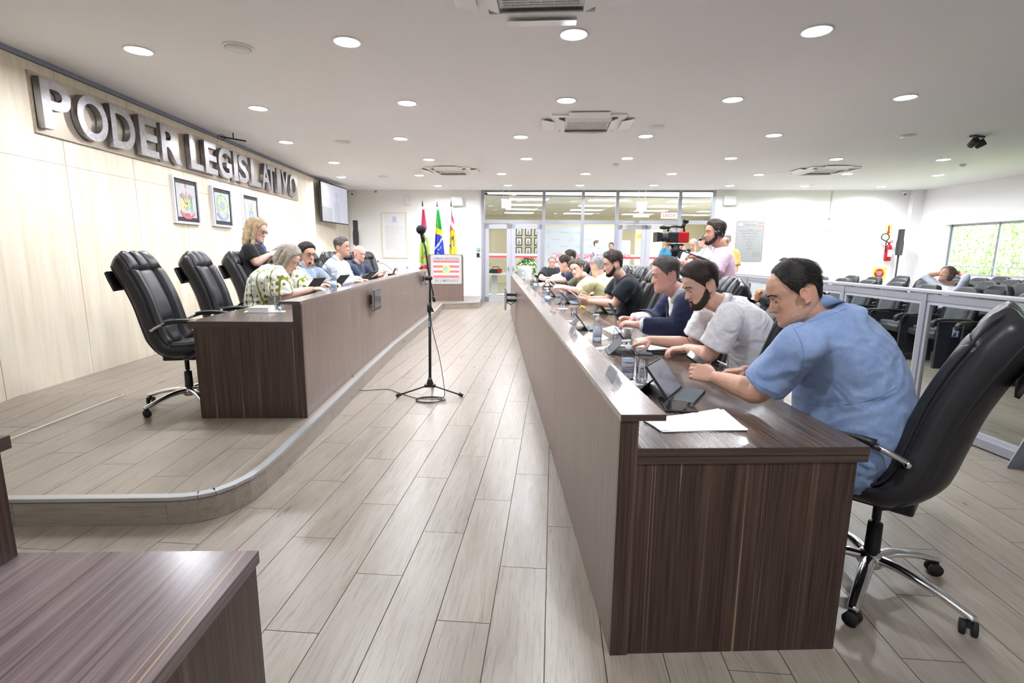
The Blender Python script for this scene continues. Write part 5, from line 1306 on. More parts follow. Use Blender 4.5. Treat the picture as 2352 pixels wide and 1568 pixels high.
    if hair and q < 2:
        cv = 1 if cur > .007 else 0
        def reg(th, z):
            zl = float(np.interp(abs(th),X,Z)); return max(0,min(1,(z-zl-.004)/.016))
        def fl(p, th, z, rnd):
            if cv: return (rnd.uniform(-1,1),rnd.uniform(-1,1),rnd.uniform(-1,1))
            j = .28; sx_ = p.x*6
            if fem: return (sx_*.8+rnd.uniform(-j,j),rnd.uniform(-j,j)-.3,-1 if z < .09 else -.2)
            if z > .06 and p.y > -.03: return (sx_*.3+.25+rnd.uniform(-j,j),-.9+rnd.uniform(-j,j),.35)
            return (rnd.uniform(-j,j),-.75+rnd.uniform(-j,j),-.8)
        def ro_(th, z):
            kk = max(0,min(1,(z-.02)/.06)); zl = float(np.interp(abs(th),X,Z)); m_ = max(0,min(1,(z-zl)/.022)); m_ = m_*m_*(3-2*m_); t_ = side+(top-side)*kk
            if quiff: t_ += quiff*g(abs(th),.8)*max(0,min(1,(z-.06)/.03))*(1 if z < .118 else .6)
            return -.003+(t_+.002)*m_
        strands('hair_strands', hair['m'], {0:3200,1:1500}[q], reg, (lambda th,z: .016+.016*max(0,min(1,(z-.02)/.06))) if not cv else (lambda th,z:.016), .0011 if q == 0 else .0016, fl, ro_, hair.get('lift',.18) if not cv else .6, 5)
    if beard and q < 2:
        def regb(th, z):
            a = abs(th); up = float(np.interp(a,[0,.18,.32,.48,.75,1.0,1.2,1.35,1.5],[-.054,-.054,-.058,-.072,-.074,-.058,-.032,-.006,.004])); m_ = max(0,min(1,(up-z)/.012))*max(0,min(1,(1.60-a)/.12))
            if a < .9 and head_pt(th,z,hw,jaw).x**2/.022**2+((z+.075)/.0085)**2 < 1: m_ = 0
            return m_
        strands('beard_hair', beard['m'], {0:2600,1:1100}[q], regb, lambda th,z: .006+beard.get('t',.007)*.9, .0009 if q == 0 else .0014, lambda p,th,z,rnd: (rnd.uniform(-.4,.4),rnd.uniform(-.3,.3),-1), lambda th,z: .0, .35, 9)
    if beard:
        def offb(th, z):
            a = abs(th); p = head_pt(th, z, hw, jaw); up = float(np.interp(a,[0,.18,.32,.48,.75,1.0,1.2,1.35,1.5],[-.056,-.055,-.060,-.076,-.080,-.066,-.040,-.012,.0]))+.004*noise.noise(V((th*14,1,2)))
            m = max(0,min(1,(up-z)/.014))*max(0,min(1,(1.62-a)/.12))
            if abs(p.x) < .021 and -.084 < z < -.066 and a < .7: m = 0
            return -.004+(.004+beard.get('t',.007)*.62+noise.noise(V((th*25,z*90,3)))*.0022)*m
        rg = head_grid(hw, jaw, 84, 84, offb); MB().loft([[MH @ p for p in r] for r in rg[:60]]).obj('beard', beard['m'], root)
    if glasses:
        gb = MB()
        for s in (-1,1):
            c = V((s*.033,.094,.000)); gb.tube([MH @ (c+V((.024*math.cos(a),.0-abs(.024*math.cos(a))*.05,.016*math.sin(a)))) for a in np.linspace(0,2*PI,17)],.0014 if glasses != 'dark' else .0024,6)
            gb.tube([MH @ V((s*.057,.092,.004)), MH @ V((s*.075,.06,.006)), MH @ V((s*.079,-.005,.002)), MH @ V((s*.079,-.02,-.012))],.0014,6)
        gb.tube([MH @ V((-.010,.095,.003)), MH @ V((0,.098,.006)), MH @ V((.010,.095,.003))],.0014,6)
        go = gb.obj('glasses', M['black'] if glasses == 'dark' else M['dark'], root)
        for s in (-1,1): MB().loft([[MH @ V((s*.033+.022*k*math.cos(a),.094+.0005*kk,.015*k*math.sin(a))) for a in np.linspace(0,2*PI,17)[:-1]] for kk,k in ((0,1),(1,1))]).obj('lens', M['glass_small'], go)
    # ---- clothes
    vs = {0:.009,1:.0125,2:.016}[q]
    def garment(name, inf, sl_, m, amp=.006, t1=.97, flare=1.0, fl2=0, seed=0, vfront=None, hem=-.06):
        gm = MB(); torso(gm, inf, t0=hem, t1=t1, flare=fl2); neckline(gm, inf)
        for S, E, Wp in ((SL,EL,WL),(SR,ER,WR)):
            gm.ell(tuple(S*.93+mid*.07),(.060*build**.5+inf,.060*build**.5+inf,.060*build**.5+inf))
            arm(gm, S, E, Wp, inf, upto=sl_, flare=flare)
        me_ = remesh(gm, name, m, vs, 18 if q == 0 else 10)
        wrinkle(me_, amp, len(label)*1.7+seed)
        if vfront:
            b = bmesh.new(); b.from_mesh(me_); kill = []
            for f in b.faces:
                c = f.calc_center_median(); d = (c-N_); ax = d.dot(sl); dz = -d.dot(tdir(.9)); Fd = sl.cross(tdir(.9)); Fd = Fd if Fd.dot(fw) > 0 else -Fd
                if d.dot(Fd) > -.01 and abs(ax) < vfront[0]*(1-dz/vfront[1]) and dz < vfront[1]: kill.append(f)
            bmesh.ops.delete(b, geom=kill, context='FACES'); b.to_mesh(me_); b.free()
        o = bpy.data.objects.new(name, me_); COL.objects.link(o); o.parent = root; return o
    so = garment(shirt.get('name','shirt'), shirt.get('inf',.012), sleeve if not jacket else 1.93, shirt['m'], shirt.get('amp',.006), flare=shirt.get('flare',1.0), fl2=shirt.get('fl2',0), t1=.965, hem=shirt.get('hem',-.06))
    if jacket: garment('suit_jacket', .026, 1.86, jacket, .008, t1=.955, seed=3, vfront=(.085,.42))
    if collar:
        up = tdir(1.0); L = sl; Fd = L.cross(up).normalized(); Fd = Fd if Fd.dot(fw) > 0 else -Fd
        cm = collar.get('m', shirt['m']); hgt = collar.get('h',.035); op = collar.get('open',.35); rings = []
        nv = ((MH @ V((0,-.015,-.09))-N_).normalized()*.45+up*.75).normalized()
        for k in range(25):
            a = op+(2*PI-2*op)*k/24+PI/2; ca, sa = math.cos(a), math.sin(a); r0 = nk*1.12; r1 = nk*1.20
            fr = max(0,sa)
            bp = N_-up*.010-up*.035*fr+Fd*.006*fr; tp = bp+nv*(hgt*(1-.15*fr)); 
            q_ = [bp+L*ca*(r0+.012)+Fd*sa*(r0+.010), tp+L*ca*r0+Fd*sa*(r0+.002), tp+L*ca*(r0+.008)+Fd*sa*(r0+.010)+nv*.002, bp-up*.004+L*ca*(r1+.024)+Fd*sa*(r1+.022), bp+L*ca*(r1+.014)+Fd*sa*(r1+.012)]
            rings.append(q_)
        MB().loft(rings).obj('collar', cm, so)
    tm = MB(); hem = []
    for K, A, s in ((KL,AL,1),(KR,AR_,-1)):
        hp = P_+lt*(.09*s); lim(tm, [hp-V((0,0,-.02)),hp+(K-hp)*.5,K,K+(A-K)*.45,A+V((0,0,.02))],[.100*build,.086*build**.6,.070,.066,.056],14)
    torso(tm, .006, t0=-.06, t1=.12)
    tme = remesh(tm,'trousers',trousers if isinstance(trousers, bpy.types.Material) else fabric('trouser_cloth', trousers),vs*1.8,3); wrinkle(tme,.006,5)
    to = bpy.data.objects.new('trousers', tme); COL.objects.link(to); to.parent = root
    for A, s in ((AL,1),(AR_,-1)):
        sm_ = MB(); ft = A+fw*.09-V((0,0,.045)); lim(sm_, [A-fw*.045-V((0,0,.03)),A-V((0,0,.035)),ft-V((0,0,.0)),ft+fw*.10],[.040,.046,.040,.028],12); sm_.obj('shoe', M['black'], root)
    if extra: extra(root, MH, O, dict(lt=lt,fw=fw,N=N_,P=P_,SL=SL,SR=SR,sl=sl,spine=spine,tdir=tdir))
    return root
# ---- clothes cloths
C_ = {}
def cloth(n, col, **k): C_[n] = fabric(n, col, **k); return C_[n]
def denim():
    m = fabric('light_blue_denim', (.30,.42,.66), 420, .1); v = coords(m,(420,420,60)); n = noise_n(m,v,1.0,3,.7); v2 = coords(m); n2 = noise_n(m,v2,9,4,.6)
    c = mixc(m,.5,ramp(m,n,[(.3,(.15,.23,.43)),(.7,(.31,.42,.64))]),ramp(m,n2,[(.3,(.15,.22,.42)),(.7,(.33,.44,.66))])); lnk(m,c,bsdf(m).inputs['Base Color']); return m
def blouse():
    m = fabric('green_patterned_blouse', (.80,.79,.72), 300, .05)
    v = coords(m,(11,11,11)); vo = N(m,'ShaderNodeTexVoronoi'); vo.inputs['Scale'].default_value = 1.5; vo.inputs['Randomness'].default_value = .35; lnk(m,v,vo.inputs['Vector'])
    f = ramp(m, vo.outputs['Distance'], [(0,(1,1,1)),(.30,(1,1,1)),(.32,(0,0,0)),(1,(0,0,0))])
    w = N(m,'ShaderNodeTexWave'); w.wave_type = 'BANDS'; w.bands_direction = 'X'; w.inputs['Scale'].default_value = 5.2; w.inputs['Distortion'].default_value = .8; v2 = coords(m,(1,1,1),(0,0,R(40))); lnk(m,v2,w.inputs['Vector'])
    f2 = ramp(m, w.outputs[0], [(0,(0,0,0)),(.93,(0,0,0)),(.95,(1,1,1))])
    vo2 = N(m,'ShaderNodeTexVoronoi'); vo2.inputs['Scale'].default_value = 7.5; lnk(m,v,vo2.inputs['Vector'])
    f3 = ramp(m, vo2.outputs['Distance'], [(0,(1,1,1)),(.17,(1,1,1)),(.2,(0,0,0)),(1,(0,0,0))])
    c = mixc(m,f,(.84,.83,.76),(.20,.235,.02)); c = mixc(m,f2,c,(.20,.235,.02)); c = mixc(m,f3,c,(.16,.17,.06)); lnk(m,c,bsdf(m).inputs['Base Color']); return m
cloth('white_pique',(.84,.83,.85)); cloth('navy_suiting',(.025,.03,.07),scale=700); cloth('white_shirting',(.84,.84,.86)); cloth('black_jersey',(.018,.022,.028)); cloth('pale_yellow_jersey',(.84,.84,.50))
cloth('olive_jersey',(.13,.14,.09)); cloth('navy_jersey',(.03,.035,.075)); cloth('sky_white_shirting',(.72,.77,.90)); cloth('black_pique',(.03,.03,.036)); cloth('pink_jersey',(.83,.58,.74)); cloth('mustard_jersey',(.70,.47,.16))
cloth('grey_blue_shirting',(.27,.33,.43)); cloth('light_blue_shirting',(.58,.68,.88)); cloth('dark_navy_shirting',(.035,.05,.085)); cloth('black_knit',(.018,.018,.022)); cloth('teal_cloth',(.03,.17,.30)); cloth('lavender_shirting',(.62,.65,.86)); cloth('chambray',(.14,.19,.33)); cloth('grey_green_cloth',(.24,.26,.24)); cloth('orange_cloth',(.72,.30,.12))
A = at_y; UPn = (0,0,1)
ZW = .78
def V3(a): return Vector(a)
import time as _t
_t0 = _t.time()
short = [(0,.078),(.5,.074),(.85,.054),(1.10,.022),(1.30,-.010),(1.42,-.020),(1.50,.006),(1.62,.022),(1.95,.010),(2.2,-.035),(2.7,-.060),(PI,-.064)]
reced = [(0,.094),(.35,.094),(.75,.078),(1.05,.040),(1.28,-.006),(1.42,-.018),(1.50,.006),(1.62,.022),(1.95,.010),(2.2,-.035),(2.7,-.060),(PI,-.064)]
from mathutils.bvhtree import BVHTree
def stitch(root, garment, lines, m, r=.0013):
    """sew seam cords onto the cloth along view lines"""
    g_ = [c for c in root.children if c.name.startswith(garment)][0]; me = g_.data; T = Matrix.Translation(root.location); bv = BVHTree.FromPolygons([T @ v.co for v in me.vertices],[tuple(p.vertices) for p in me.polygons]); Ti = T.inverted(); C0 = Vector((0,0,CH))
    for ln in lines:
        P = smooth_curve([(x,y,0) for x,y in ln],5); pts = []
        for p in P:
            h = bv.ray_cast(C0, _ray(p.x,p.y).normalized())
            if h[0] is not None: pts.append(Ti @ (h[0]+h[1]*(r*.3)))
        if len(pts) > 3: MB().tube(pts,[(r,r)]*len(pts),6).obj('seam', m, g_)
m1 = human('heavy man in light blue denim shirt holding a phone, nearest at the right desk', A(1824,672,1.98), 128, 24, 0, A(1878,716,2.02), A(1955,1065,2.02),
  A(1842,790,1.87), A(1962,775,2.17), A(1741,900,2.00), A(1800,880,2.50), A(1640,866,2.20), A(1712,852,2.44),
  (V3((-.70,.50,.16)),V3((-.55,-.60,.45)),.62,dict(thumb_in=.5)), (V3((-.92,.1,-.05)),V3((-.1,.1,1)),.45,dict(point=True)), skin='tan', hair=dict(m=HM['black'],top=.012,side=.006,line=reced,seed=2.2,lift=.05),
  build=1.34, belly=.05, bulge=(.09,-.06,.10), shirt=dict(m=denim(),inf=.014,amp=.0085,flare=1.06,hem=-.10), sleeve=.84, trousers=fabric('dark_denim',(.05,.08,.16)), q=0, hw=1.06, jaw=1.12, turn=36,
  collar=dict(h=.062,open=.5), neck_r=.063, arm_r=.98, group=None)
M['seam_blue'] = mat('denim_seam',(.16,.25,.46),.9)
stitch(m1,'shirt',[[(1829,753),(1867,737),(1901,725),(1949,706)],[(1822,753),(1838,780),(1846,815),(1839,853),(1822,880)],[(1712,858),(1745,885),(1790,905)],[(1840,915),(1900,930),(1990,920),(2060,890)],[(1898,690),(1875,705),(1850,722)]],M['seam_blue'])
m2 = human('dark haired bearded man in white polo shirt leaning over a tablet', A(1609,655,2.95), 176, 24, 0, A(1655,700,2.97), A(1728,905,2.98),
  A(1676,728,2.76), A(1625,722,3.18), A(1628,815,2.82), A(1590,790,3.22), A(1577,800,3.02), A(1492,781,3.22),
  (V3((-.96,.25,-.10)),V3((0,0,1)),.55,{}), (V3((-1,-.10,-.12)),V3((0,-.25,1)),.75,dict(point=True)), skin='light', hair=dict(m=HM['brown'],top=.022,side=.007,line=short,quiff=.012,seed=5.1),
  build=1.14, belly=.02, bulge=(.20,0,.07), shirt=dict(m=C_['white_pique'],inf=.012,amp=.009,flare=1.18,hem=-.10), sleeve=.78, q=0, jaw=1.04, turn=4, beard=dict(m=HM['beard'],t=.009), collar=dict(h=.035,open=.45), trousers=(.08,.08,.09))
stitch(m2,'shirt',[[(1625,748),(1650,756),(1684,760)],[(1678,700),(1700,722),(1704,752),(1694,768)],[(1640,690),(1655,706),(1652,722)]],mat('white_seam',(.62,.61,.64),.9),.0011)
human('greying man in navy suit jacket and white shirt raising a phone', A(1528,631,3.76), 176, 12, 0, A(1556,672,3.78), A(1600,822,3.80),
  A(1578,700,3.56), A(1545,692,4.0), A(1556,752,3.56), A(1508,728,3.98), A(1463,745,3.66), A(1450,734,3.84),
  (V3((-.95,.2,.12)),V3((.1,-.2,1)),.6,dict(thumb_in=.3)), (V3((-.9,-.2,.2)),V3((-.2,.2,1)),.7,dict(thumb_in=.6)), skin='ruddy', hair=dict(m=HM['greying'],top=.016,side=.008,line=short,quiff=.010,seed=8.3),
  build=1.24, belly=.05, bulge=(.12,0,.03), shirt=dict(m=C_['white_shirting'],inf=.012), jacket=C_['navy_suiting'], q=0, jaw=1.10, hw=1.03, turn=0, collar=dict(h=.045,open=.55), neck_r=.064, trousers=(.03,.035,.07))
human('bearded man in black t-shirt looking at a phone', A(1408,606,5.42), 174, 14, 0, A(1426,634,5.44), A(1455,733,5.46),
  A(1443,655,5.22), A(1418,651,5.64), A(1410,697,5.26), A(1395,690,5.62), A(1352,692,5.40), A(1352,686,5.58),
  (V3((-.95,.2,.12)),V3((-.2,-.7,-.4)),.75,dict(thumb_in=.4)), (V3((-.95,-.2,.12)),V3((-.2,.7,-.4)),.75,dict(thumb_in=.4)), skin='light', hair=dict(m=HM['brown'],top=.024,side=.011,line=short,quiff=.006,seed=3.3,curl=.005),
  build=1.16, belly=.03, bulge=(.10,0,.04), shirt=dict(m=C_['black_jersey'],inf=.014,amp=.008,flare=1.15), sleeve=.72, q=1, turn=0, stubble=.5, beard=dict(m=HM['beard'],t=.003), trousers=(.05,.06,.08))
human('grey haired man in pale yellow shirt turned away beside the black t-shirt', A(1372,611,6.30), 135, 14, 0, A(1378,633,6.30), A(1394,705,6.32),
  A(1352,650,6.14), A(1402,645,6.50), A(1334,672,6.25), A(1385,672,6.75), A(1350,678,6.55), A(1362,674,6.80),
  (V3((-.3,.9,0)),V3((0,0,1)),.4,{}), (V3((-.5,.8,0)),V3((0,0,1)),.4,{}), skin='fair', hair=dict(m=HM['salt'],top=.014,side=.009,line=short,seed=4.4,curl=.004),
  build=1.18, belly=.04, bulge=(.16,-.05,.05), shirt=dict(m=C_['pale_yellow_jersey'],inf=.014,amp=.009,flare=1.2), sleeve=.72, q=1, turn=-15, neck_r=.060)
human('curly haired man in olive t-shirt leaning over and smiling sideways', A(1324,618,7.05), 182, 8, 20, A(1342,636,7.10), A(1352,692,7.12),
  A(1350,648,6.92), A(1326,646,7.30), A(1333,668,6.95), A(1306,664,7.3), A(1290,660,7.05), A(1288,657,7.2),
  (V3((-.95,.2,.1)),V3((-.1,-.5,.8)),.7,dict(thumb_in=.4)), (V3((-.95,-.2,.1)),V3((-.1,.5,.8)),.7,dict(thumb_in=.4)), skin='ruddy', hair=dict(m=HM['mid'],top=.026,side=.016,line=short,seed=6.6,curl=.010),
  build=1.1, belly=.02, bulge=(.10,0,.04), shirt=dict(m=C_['olive_jersey'],inf=.013,amp=.008,flare=1.15), sleeve=.76, q=1, turn=52)
human('dark haired man in navy t-shirt, profile turned away, farther along the desk', A(1297,606,8.1), 176, 14, 0, A(1304,624,8.12), A(1318,672,8.15),
  A(1313,634,7.93), A(1302,631,8.3), A(1301,643,7.98), A(1292,641,8.3), A(1272,644,8.05), A(1270,642,8.2),
  (V3((-.98,.1,0)),V3((0,0,1)),.5,{}), (V3((-.98,-.1,0)),V3((0,0,1)),.5,{}), skin='fair', hair=dict(m=HM['brown'],top=.02,side=.010,line=short,seed=7.7,quiff=.006),
  build=1.05, bulge=(.10,0,.04), shirt=dict(m=C_['navy_jersey'],inf=.013,flare=1.15), sleeve=.66, q=1, turn=-25)
human('man in white long sleeved shirt, dark hair showing above the navy t-shirt man', A(1309,592,8.95), 178, 8, 0, A(1311,610,8.97), A(1316,660,9.0),
  A(1306,618,8.78), A(1314,618,9.16), A(1286,634,8.85), A(1296,640,9.2), A(1266,638,8.95), A(1268,638,9.1),
  (V3((-.98,.1,0)),V3((0,0,1)),.5,{}), (V3((-.98,-.1,0)),V3((0,0,1)),.5,{}), skin='light', hair=dict(m=HM['brown'],top=.022,side=.010,line=short,seed=1.7,quiff=.006),
  bulge=(.06,0,.02), shirt=dict(m=C_['sky_white_shirting'],inf=.013), sleeve=1.9, q=1, turn=-10)
human('grey haired man in black polo at the far end of the right desk', A(1268,599,10.9), 258, 24, 0, A(1268,614,10.95), A(1268,655,11.0),
  A(1284,621,10.9), A(1251,621,10.9), A(1290,639,10.72), A(1242,638,10.72), A(1268,641,10.55), A(1259,640,10.5),
  (V3((-.6,-.6,0)),V3((0,0,1)),.5,{}), (V3((.6,-.5,0)),V3((0,0,1)),.5,{}), skin='ruddy', hair=dict(m=HM['grey'],top=.012,side=.007,line=short,seed=2.9),
  build=1.2, belly=.03, shirt=dict(m=C_['black_pique'],inf=.013,flare=1.15), sleeve=.72, q=1, turn=8, collar=dict(h=.03,open=.5))
# ---- people on the platform
bob = [(th*s, .085, 0.0, .020, .018) for th in (1.15,1.5,1.85,2.2,2.55,2.9) for s in (-1,1)]
hairw = [(0,.080),(.4,.076),(.8,.052),(1.0,.010),(1.12,-.060),(1.3,-.085),(1.8,-.10),(PI,-.10)]
human('woman with ash blonde bob in a green patterned blouse reading a tablet', A(664,594,5.20), 2, 34, 0, A(636,616,5.20), A(612,705,5.20),
  A(664,622,5.46), A(636,630,5.00), A(700,668,5.5), A(645,680,5.02), A(735,657,5.45), A(716,664,5.22),
  (V3((.95,-.1,.1)),V3((-.3,.3,.8)),.4,{}), (V3((.95,.15,.1)),V3((-.3,-.3,.8)),.4,{}), skin='fair', hair=dict(m=HM['ash'],top=.026,side=.030,line=hairw,seed=3.9,long=[(th,a,.02,r,.030) for th,a,b,r,o in bob]),
  fem=True, build=1.22, belly=.03, bulge=(-.14,0,.07), shirt=dict(m=blouse(),inf=.022,amp=.012,flare=1.35), sleeve=.92, q=1, turn=-16, trousers=(.06,.06,.07), brow=HM['ash'])
human('man with glasses in grey blue shirt speaking at a gooseneck microphone', A(706,583,6.22), 0, 10, 0, A(700,610,6.22), A(688,694,6.22),
  A(730,628,6.44), A(688,630,6.02), A(748,652,6.5), A(708,660,6.05), A(762,652,6.3), A(748,656,6.12),
  (V3((.9,-.3,0)),V3((0,0,1)),.5,{}), (V3((.9,.2,0)),V3((0,0,1)),.5,{}), skin='tan', hair=dict(m=HM['black'],top=.02,side=.009,line=short,seed=9.1,quiff=.006),
  build=1.16, belly=.03, bulge=(-.06,0,.02), shirt=dict(m=C_['grey_blue_shirting'],inf=.014,flare=1.2), sleeve=.78, q=1, turn=-38, glasses='thin', collar=dict(h=.035,open=.5))
human('greying man in light blue shirt, profile, seated on the platform', A(786,567,7.30), 0, 2, 0, A(777,594,7.30), A(766,672,7.32),
  A(790,610,7.52), A(764,612,7.10), A(808,642,7.52), A(780,648,7.12), A(830,643,7.4), A(815,646,7.24),
  (V3((.95,-.2,0)),V3((0,0,1)),.4,{}), (V3((.95,.2,0)),V3((0,0,1)),.4,{}), skin='tan', hair=dict(m=HM['greying'],top=.018,side=.008,line=short,seed=5.9,quiff=.006),
  build=1.18, belly=.04, bulge=(-.08,0,.03), shirt=dict(m=C_['light_blue_shirting'],inf=.014,amp=.008), sleeve=1.9, q=1, turn=-8, stubble=.2, collar=dict(h=.035,open=.5))
human('bald man in dark navy shirt with raised hands on the platform', A(826,582,8.42), -4, 14, 0, A(820,602,8.42), A(809,660,8.45),
  A(840,616,8.62), A(809,618,8.22), A(855,634,8.6), A(832,640,8.24), A(878,632,8.5), A(862,630,8.3),
  (V3((.6,-.2,.75)),V3((-.7,0,.5)),.5,{}), (V3((.7,.2,.5)),V3((-.5,-.5,.5)),.5,{}), skin='ruddy', hair=None, brow=HM['grey'],
  build=1.14, belly=.03, bulge=(-.06,0,.02), shirt=dict(m=C_['dark_navy_shirting'],inf=.014), sleeve=1.7, q=1, turn=-22, collar=dict(h=.032,open=.45), neck_r=.06)
lz = DZ
P0 = A(583,640,6.0); K0 = V3((P0.x+.03,P0.y,.62)); 
human('blonde woman with glasses in black top standing behind the officials, typing on a phone', A(591,528,6.0), -6, 20, 0, A(584,556,6.0), P0,
  A(594,574,6.16), A(571,574,5.84), A(604,604,6.2), A(588,603,5.84), A(622,586,6.08), A(617,586,5.92),
  (V3((.85,-.2,.35)),V3((.2,.6,.6)),.6,dict(thumb_in=.4)), (V3((.85,.25,.35)),V3((.2,-.6,.6)),.6,dict(thumb_in=.4)),
  KL=(P0.x+.02,P0.y+.10,.63), KR=(P0.x+.02,P0.y-.10,.63), AL=(P0.x,P0.y+.10,lz+.08), AR_=(P0.x,P0.y-.10,lz+.08),
  skin='fair', hair=dict(m=HM['blonde'],top=.020,side=.022,line=hairw,seed=2.4,back=.02,long=[(th*s,.085,.15,.022,.020) for th in (1.25,1.6,1.95,2.3,2.65,3.0) for s in (-1,1)]),
  fem=True, build=1.12, shirt=dict(m=C_['black_knit'],inf=.010,amp=.004,flare=1.05), sleeve=.70, q=1, turn=0, glasses='dark', brow=HM['ash'], neck_r=.052,
  extra=lambda root,MH,O,D: MB().tube([D['N']+Vector((.04,.05,.02)),D['N']+Vector((.11,.03,-.06)),D['N']+Vector((.135,.0,-.16)),D['N']+Vector((.11,-.03,-.06)),D['N']+Vector((.04,-.05,.02))],.004,6).obj('lanyard', M['blue'], root))
# ---- camera operator
P1 = A(1652,682,5.42)
def headset(root, MH, O, D):
    h = MB(); h.tube([MH @ Vector((.094*math.cos(a),-.012,.105*math.sin(a)+.012)) for a in np.linspace(.12,PI-.12,17)],[(.013,.005)]*17,8,up=(0,1,0)); ho = h.obj('headphone_band', M['black'], root)
    for s in (-1,1): MB().lathe([(.001,0),(.036,0),(.043,.010),(.043,.028),(.032,.042),(.001,.046)],18,T=MH @ Matrix.Translation((s*.066,-.010,-.008)) @ Matrix.Rotation(s*PI/2,4,'Y')).obj('ear_cup', M['screen'], root)
    MB().tube([MH @ Vector(p) for p in ((.095,-.0,-.03),(.092,.05,-.065),(.065,.105,-.070),(.035,.128,-.066))],.0025,6).ell(tuple(MH @ Vector((.03,.130,-.066))),(.016,.016,.016)).obj('boom_microphone', M['black'], root)
    MB().tube(smooth_curve([MH @ Vector((.09,0,-.05)),MH @ Vector((.12,.04,-.16)),MH @ Vector((.16,.10,-.30)),MH @ Vector((.14,.12,-.45))],4),.0025,6).obj('headphone_cable', M['cable'], root)
human('camera operator with headphones in pink t-shirt standing by the video camera', A(1641,535,5.40), 182, 0, 0, A(1655,566,5.42), P1,
  A(1662,588,5.20), A(1650,583,5.64), A(1634,634,5.14), A(1622,630,5.70), A(1598,606,5.28), A(1595,590,5.62),
  (V3((-.9,.2,.2)),V3((0,-.5,.8)),.8,{}), (V3((-.95,-.1,.1)),V3((0,.4,.8)),.8,{}),
  KL=(P1.x+.02,P1.y-.12,.50), KR=(P1.x-.02,P1.y+.12,.50), AL=(P1.x,P1.y-.14,.08), AR_=(P1.x,P1.y+.14,.08),
  skin='tan', hair=dict(m=HM['brown'],top=.022,side=.010,line=short,seed=1.1,quiff=.008), build=1.08, belly=.02, bulge=(.02,0,0), shirt=dict(m=C_['pink_jersey'],inf=.016,amp=.009,flare=1.2,hem=-.12), sleeve=.80, q=1, turn=-4, stubble=.8, beard=dict(m=HM['beard'],t=.001), extra=headset, trousers=(.10,.12,.20))
def standing(label, hp, Y, face, turn, pitch, shirt_m, hair, skin='light', sleeve=.75, build=1.05, arms=None, q=2, sc_=1.0, zf=0, **kw):
    Hh = A(*hp, Y); f = Vector((math.cos(R(face)),math.sin(R(face)),0)); l = Vector((-f.y,f.x,0)); z = Hh.z
    Nn = Hh-f*.05+Vector((0,0,-.17)); Pp = Vector((Hh.x,Y,z-.73))-f*.06
    S1 = Nn+l*.18-Vector((0,0,.06)); S2 = Nn-l*.18-Vector((0,0,.06))
    arms = arms or ((.05,.03,-.30,.12,-.06,-.52),)*2
    def am(S, a, s): return S+f*a[0]+l*(s*a[1])+Vector((0,0,a[2])), S+f*a[3]+l*(s*a[4])+Vector((0,0,a[5]))
    E1,W1_ = am(S1,arms[0],1); E2,W2_ = am(S2,arms[1],-1); d1 = (W1_-E1).normalized(); d2 = (W2_-E2).normalized(); n1 = l*.8+f*.2; n2 = -l*.8+f*.2
    kz = (Pp.z+zf)/2+.03
    return human(label, Hh, face, pitch, 0, Nn, Pp, S1, S2, E1, E2, W1_, W2_, (d1,n1,.4,{}), (d2,n2,.4,{}), KL=Pp+l*.10+Vector((0,0,kz-Pp.z)), KR=Pp-l*.10+Vector((0,0,kz-Pp.z)), AL=Vector((Pp.x,Pp.y,zf+.08))+l*.11, AR_=Vector((Pp.x,Pp.y,zf+.08))-l*.11,
        skin=skin, hair=hair, build=build, shirt=dict(m=shirt_m,inf=.014,flare=1.15,hem=-.10), sleeve=sleeve, q=q, turn=turn, **kw)
hold = ((.08,.05,-.27,.30,-.04,-.20),(.08,.05,-.27,.30,-.04,-.20))
standing('grey haired man with glasses in mustard polo beyond the barrier', (1667,552), 9.4, 245, 0, 16, C_['mustard_jersey'], dict(m=HM['grey'],top=.014,side=.008,line=short,seed=3.1), 'fair', glasses='thin', q=1, build=1.1)
standing('man in teal jacket stooping behind the video camera', (1534,553), 11.6, 200, 0, 20, C_['teal_cloth'], dict(m=HM['black'],top=.014,side=.008,line=short,seed=4.1), 'tan', sleeve=1.9, build=1.25, arms=((.10,.0,-.26,-.08,-.20,-.42),(.1,.05,-.26,.3,0,-.3)))
standing('man in black shirt behind the video camera, next to the teal jacket', (1566,556), 12.2, 215, 0, 10, C_['black_jersey'], dict(m=HM['black'],top=.014,side=.008,line=short,seed=4.6), 'ruddy', arms=hold)
standing('balding man in lavender shirt with a wristwatch looking down at his hands', (1592,561), 11.9, 230, 0, 22, C_['lavender_shirting'], dict(m=HM['grey'],top=.007,side=.006,line=reced,seed=5.6), 'tan', arms=hold, q=1,
   extra=lambda root,MH,O,D: None)
standing('grey haired man in pale shirt turned to the left, behind the camera operator', (1616,553), 11.2, 165, 0, 4, C_['sky_white_shirting'], dict(m=HM['greying'],top=.016,side=.009,line=short,seed=6.1), 'ruddy', sleeve=1.9, build=1.1, q=1)
standing('man in dark blue shirt standing behind the glass front, profile to the right', (1371,561), 16.2, -10, 0, 0, C_['chambray'], dict(m=HM['brown'],top=.008,side=.006,line=short,seed=7.1), 'light', sleeve=1.9, q=1)
standing('bearded man in grey green shirt smiling behind the glass front', (1404,566), 16.6, 250, 0, 0, C_['grey_green_cloth'], dict(m=HM['brown'],top=.010,side=.007,line=short,seed=8.1), 'light', beard=dict(m=HM['beard'],t=.006), q=1)
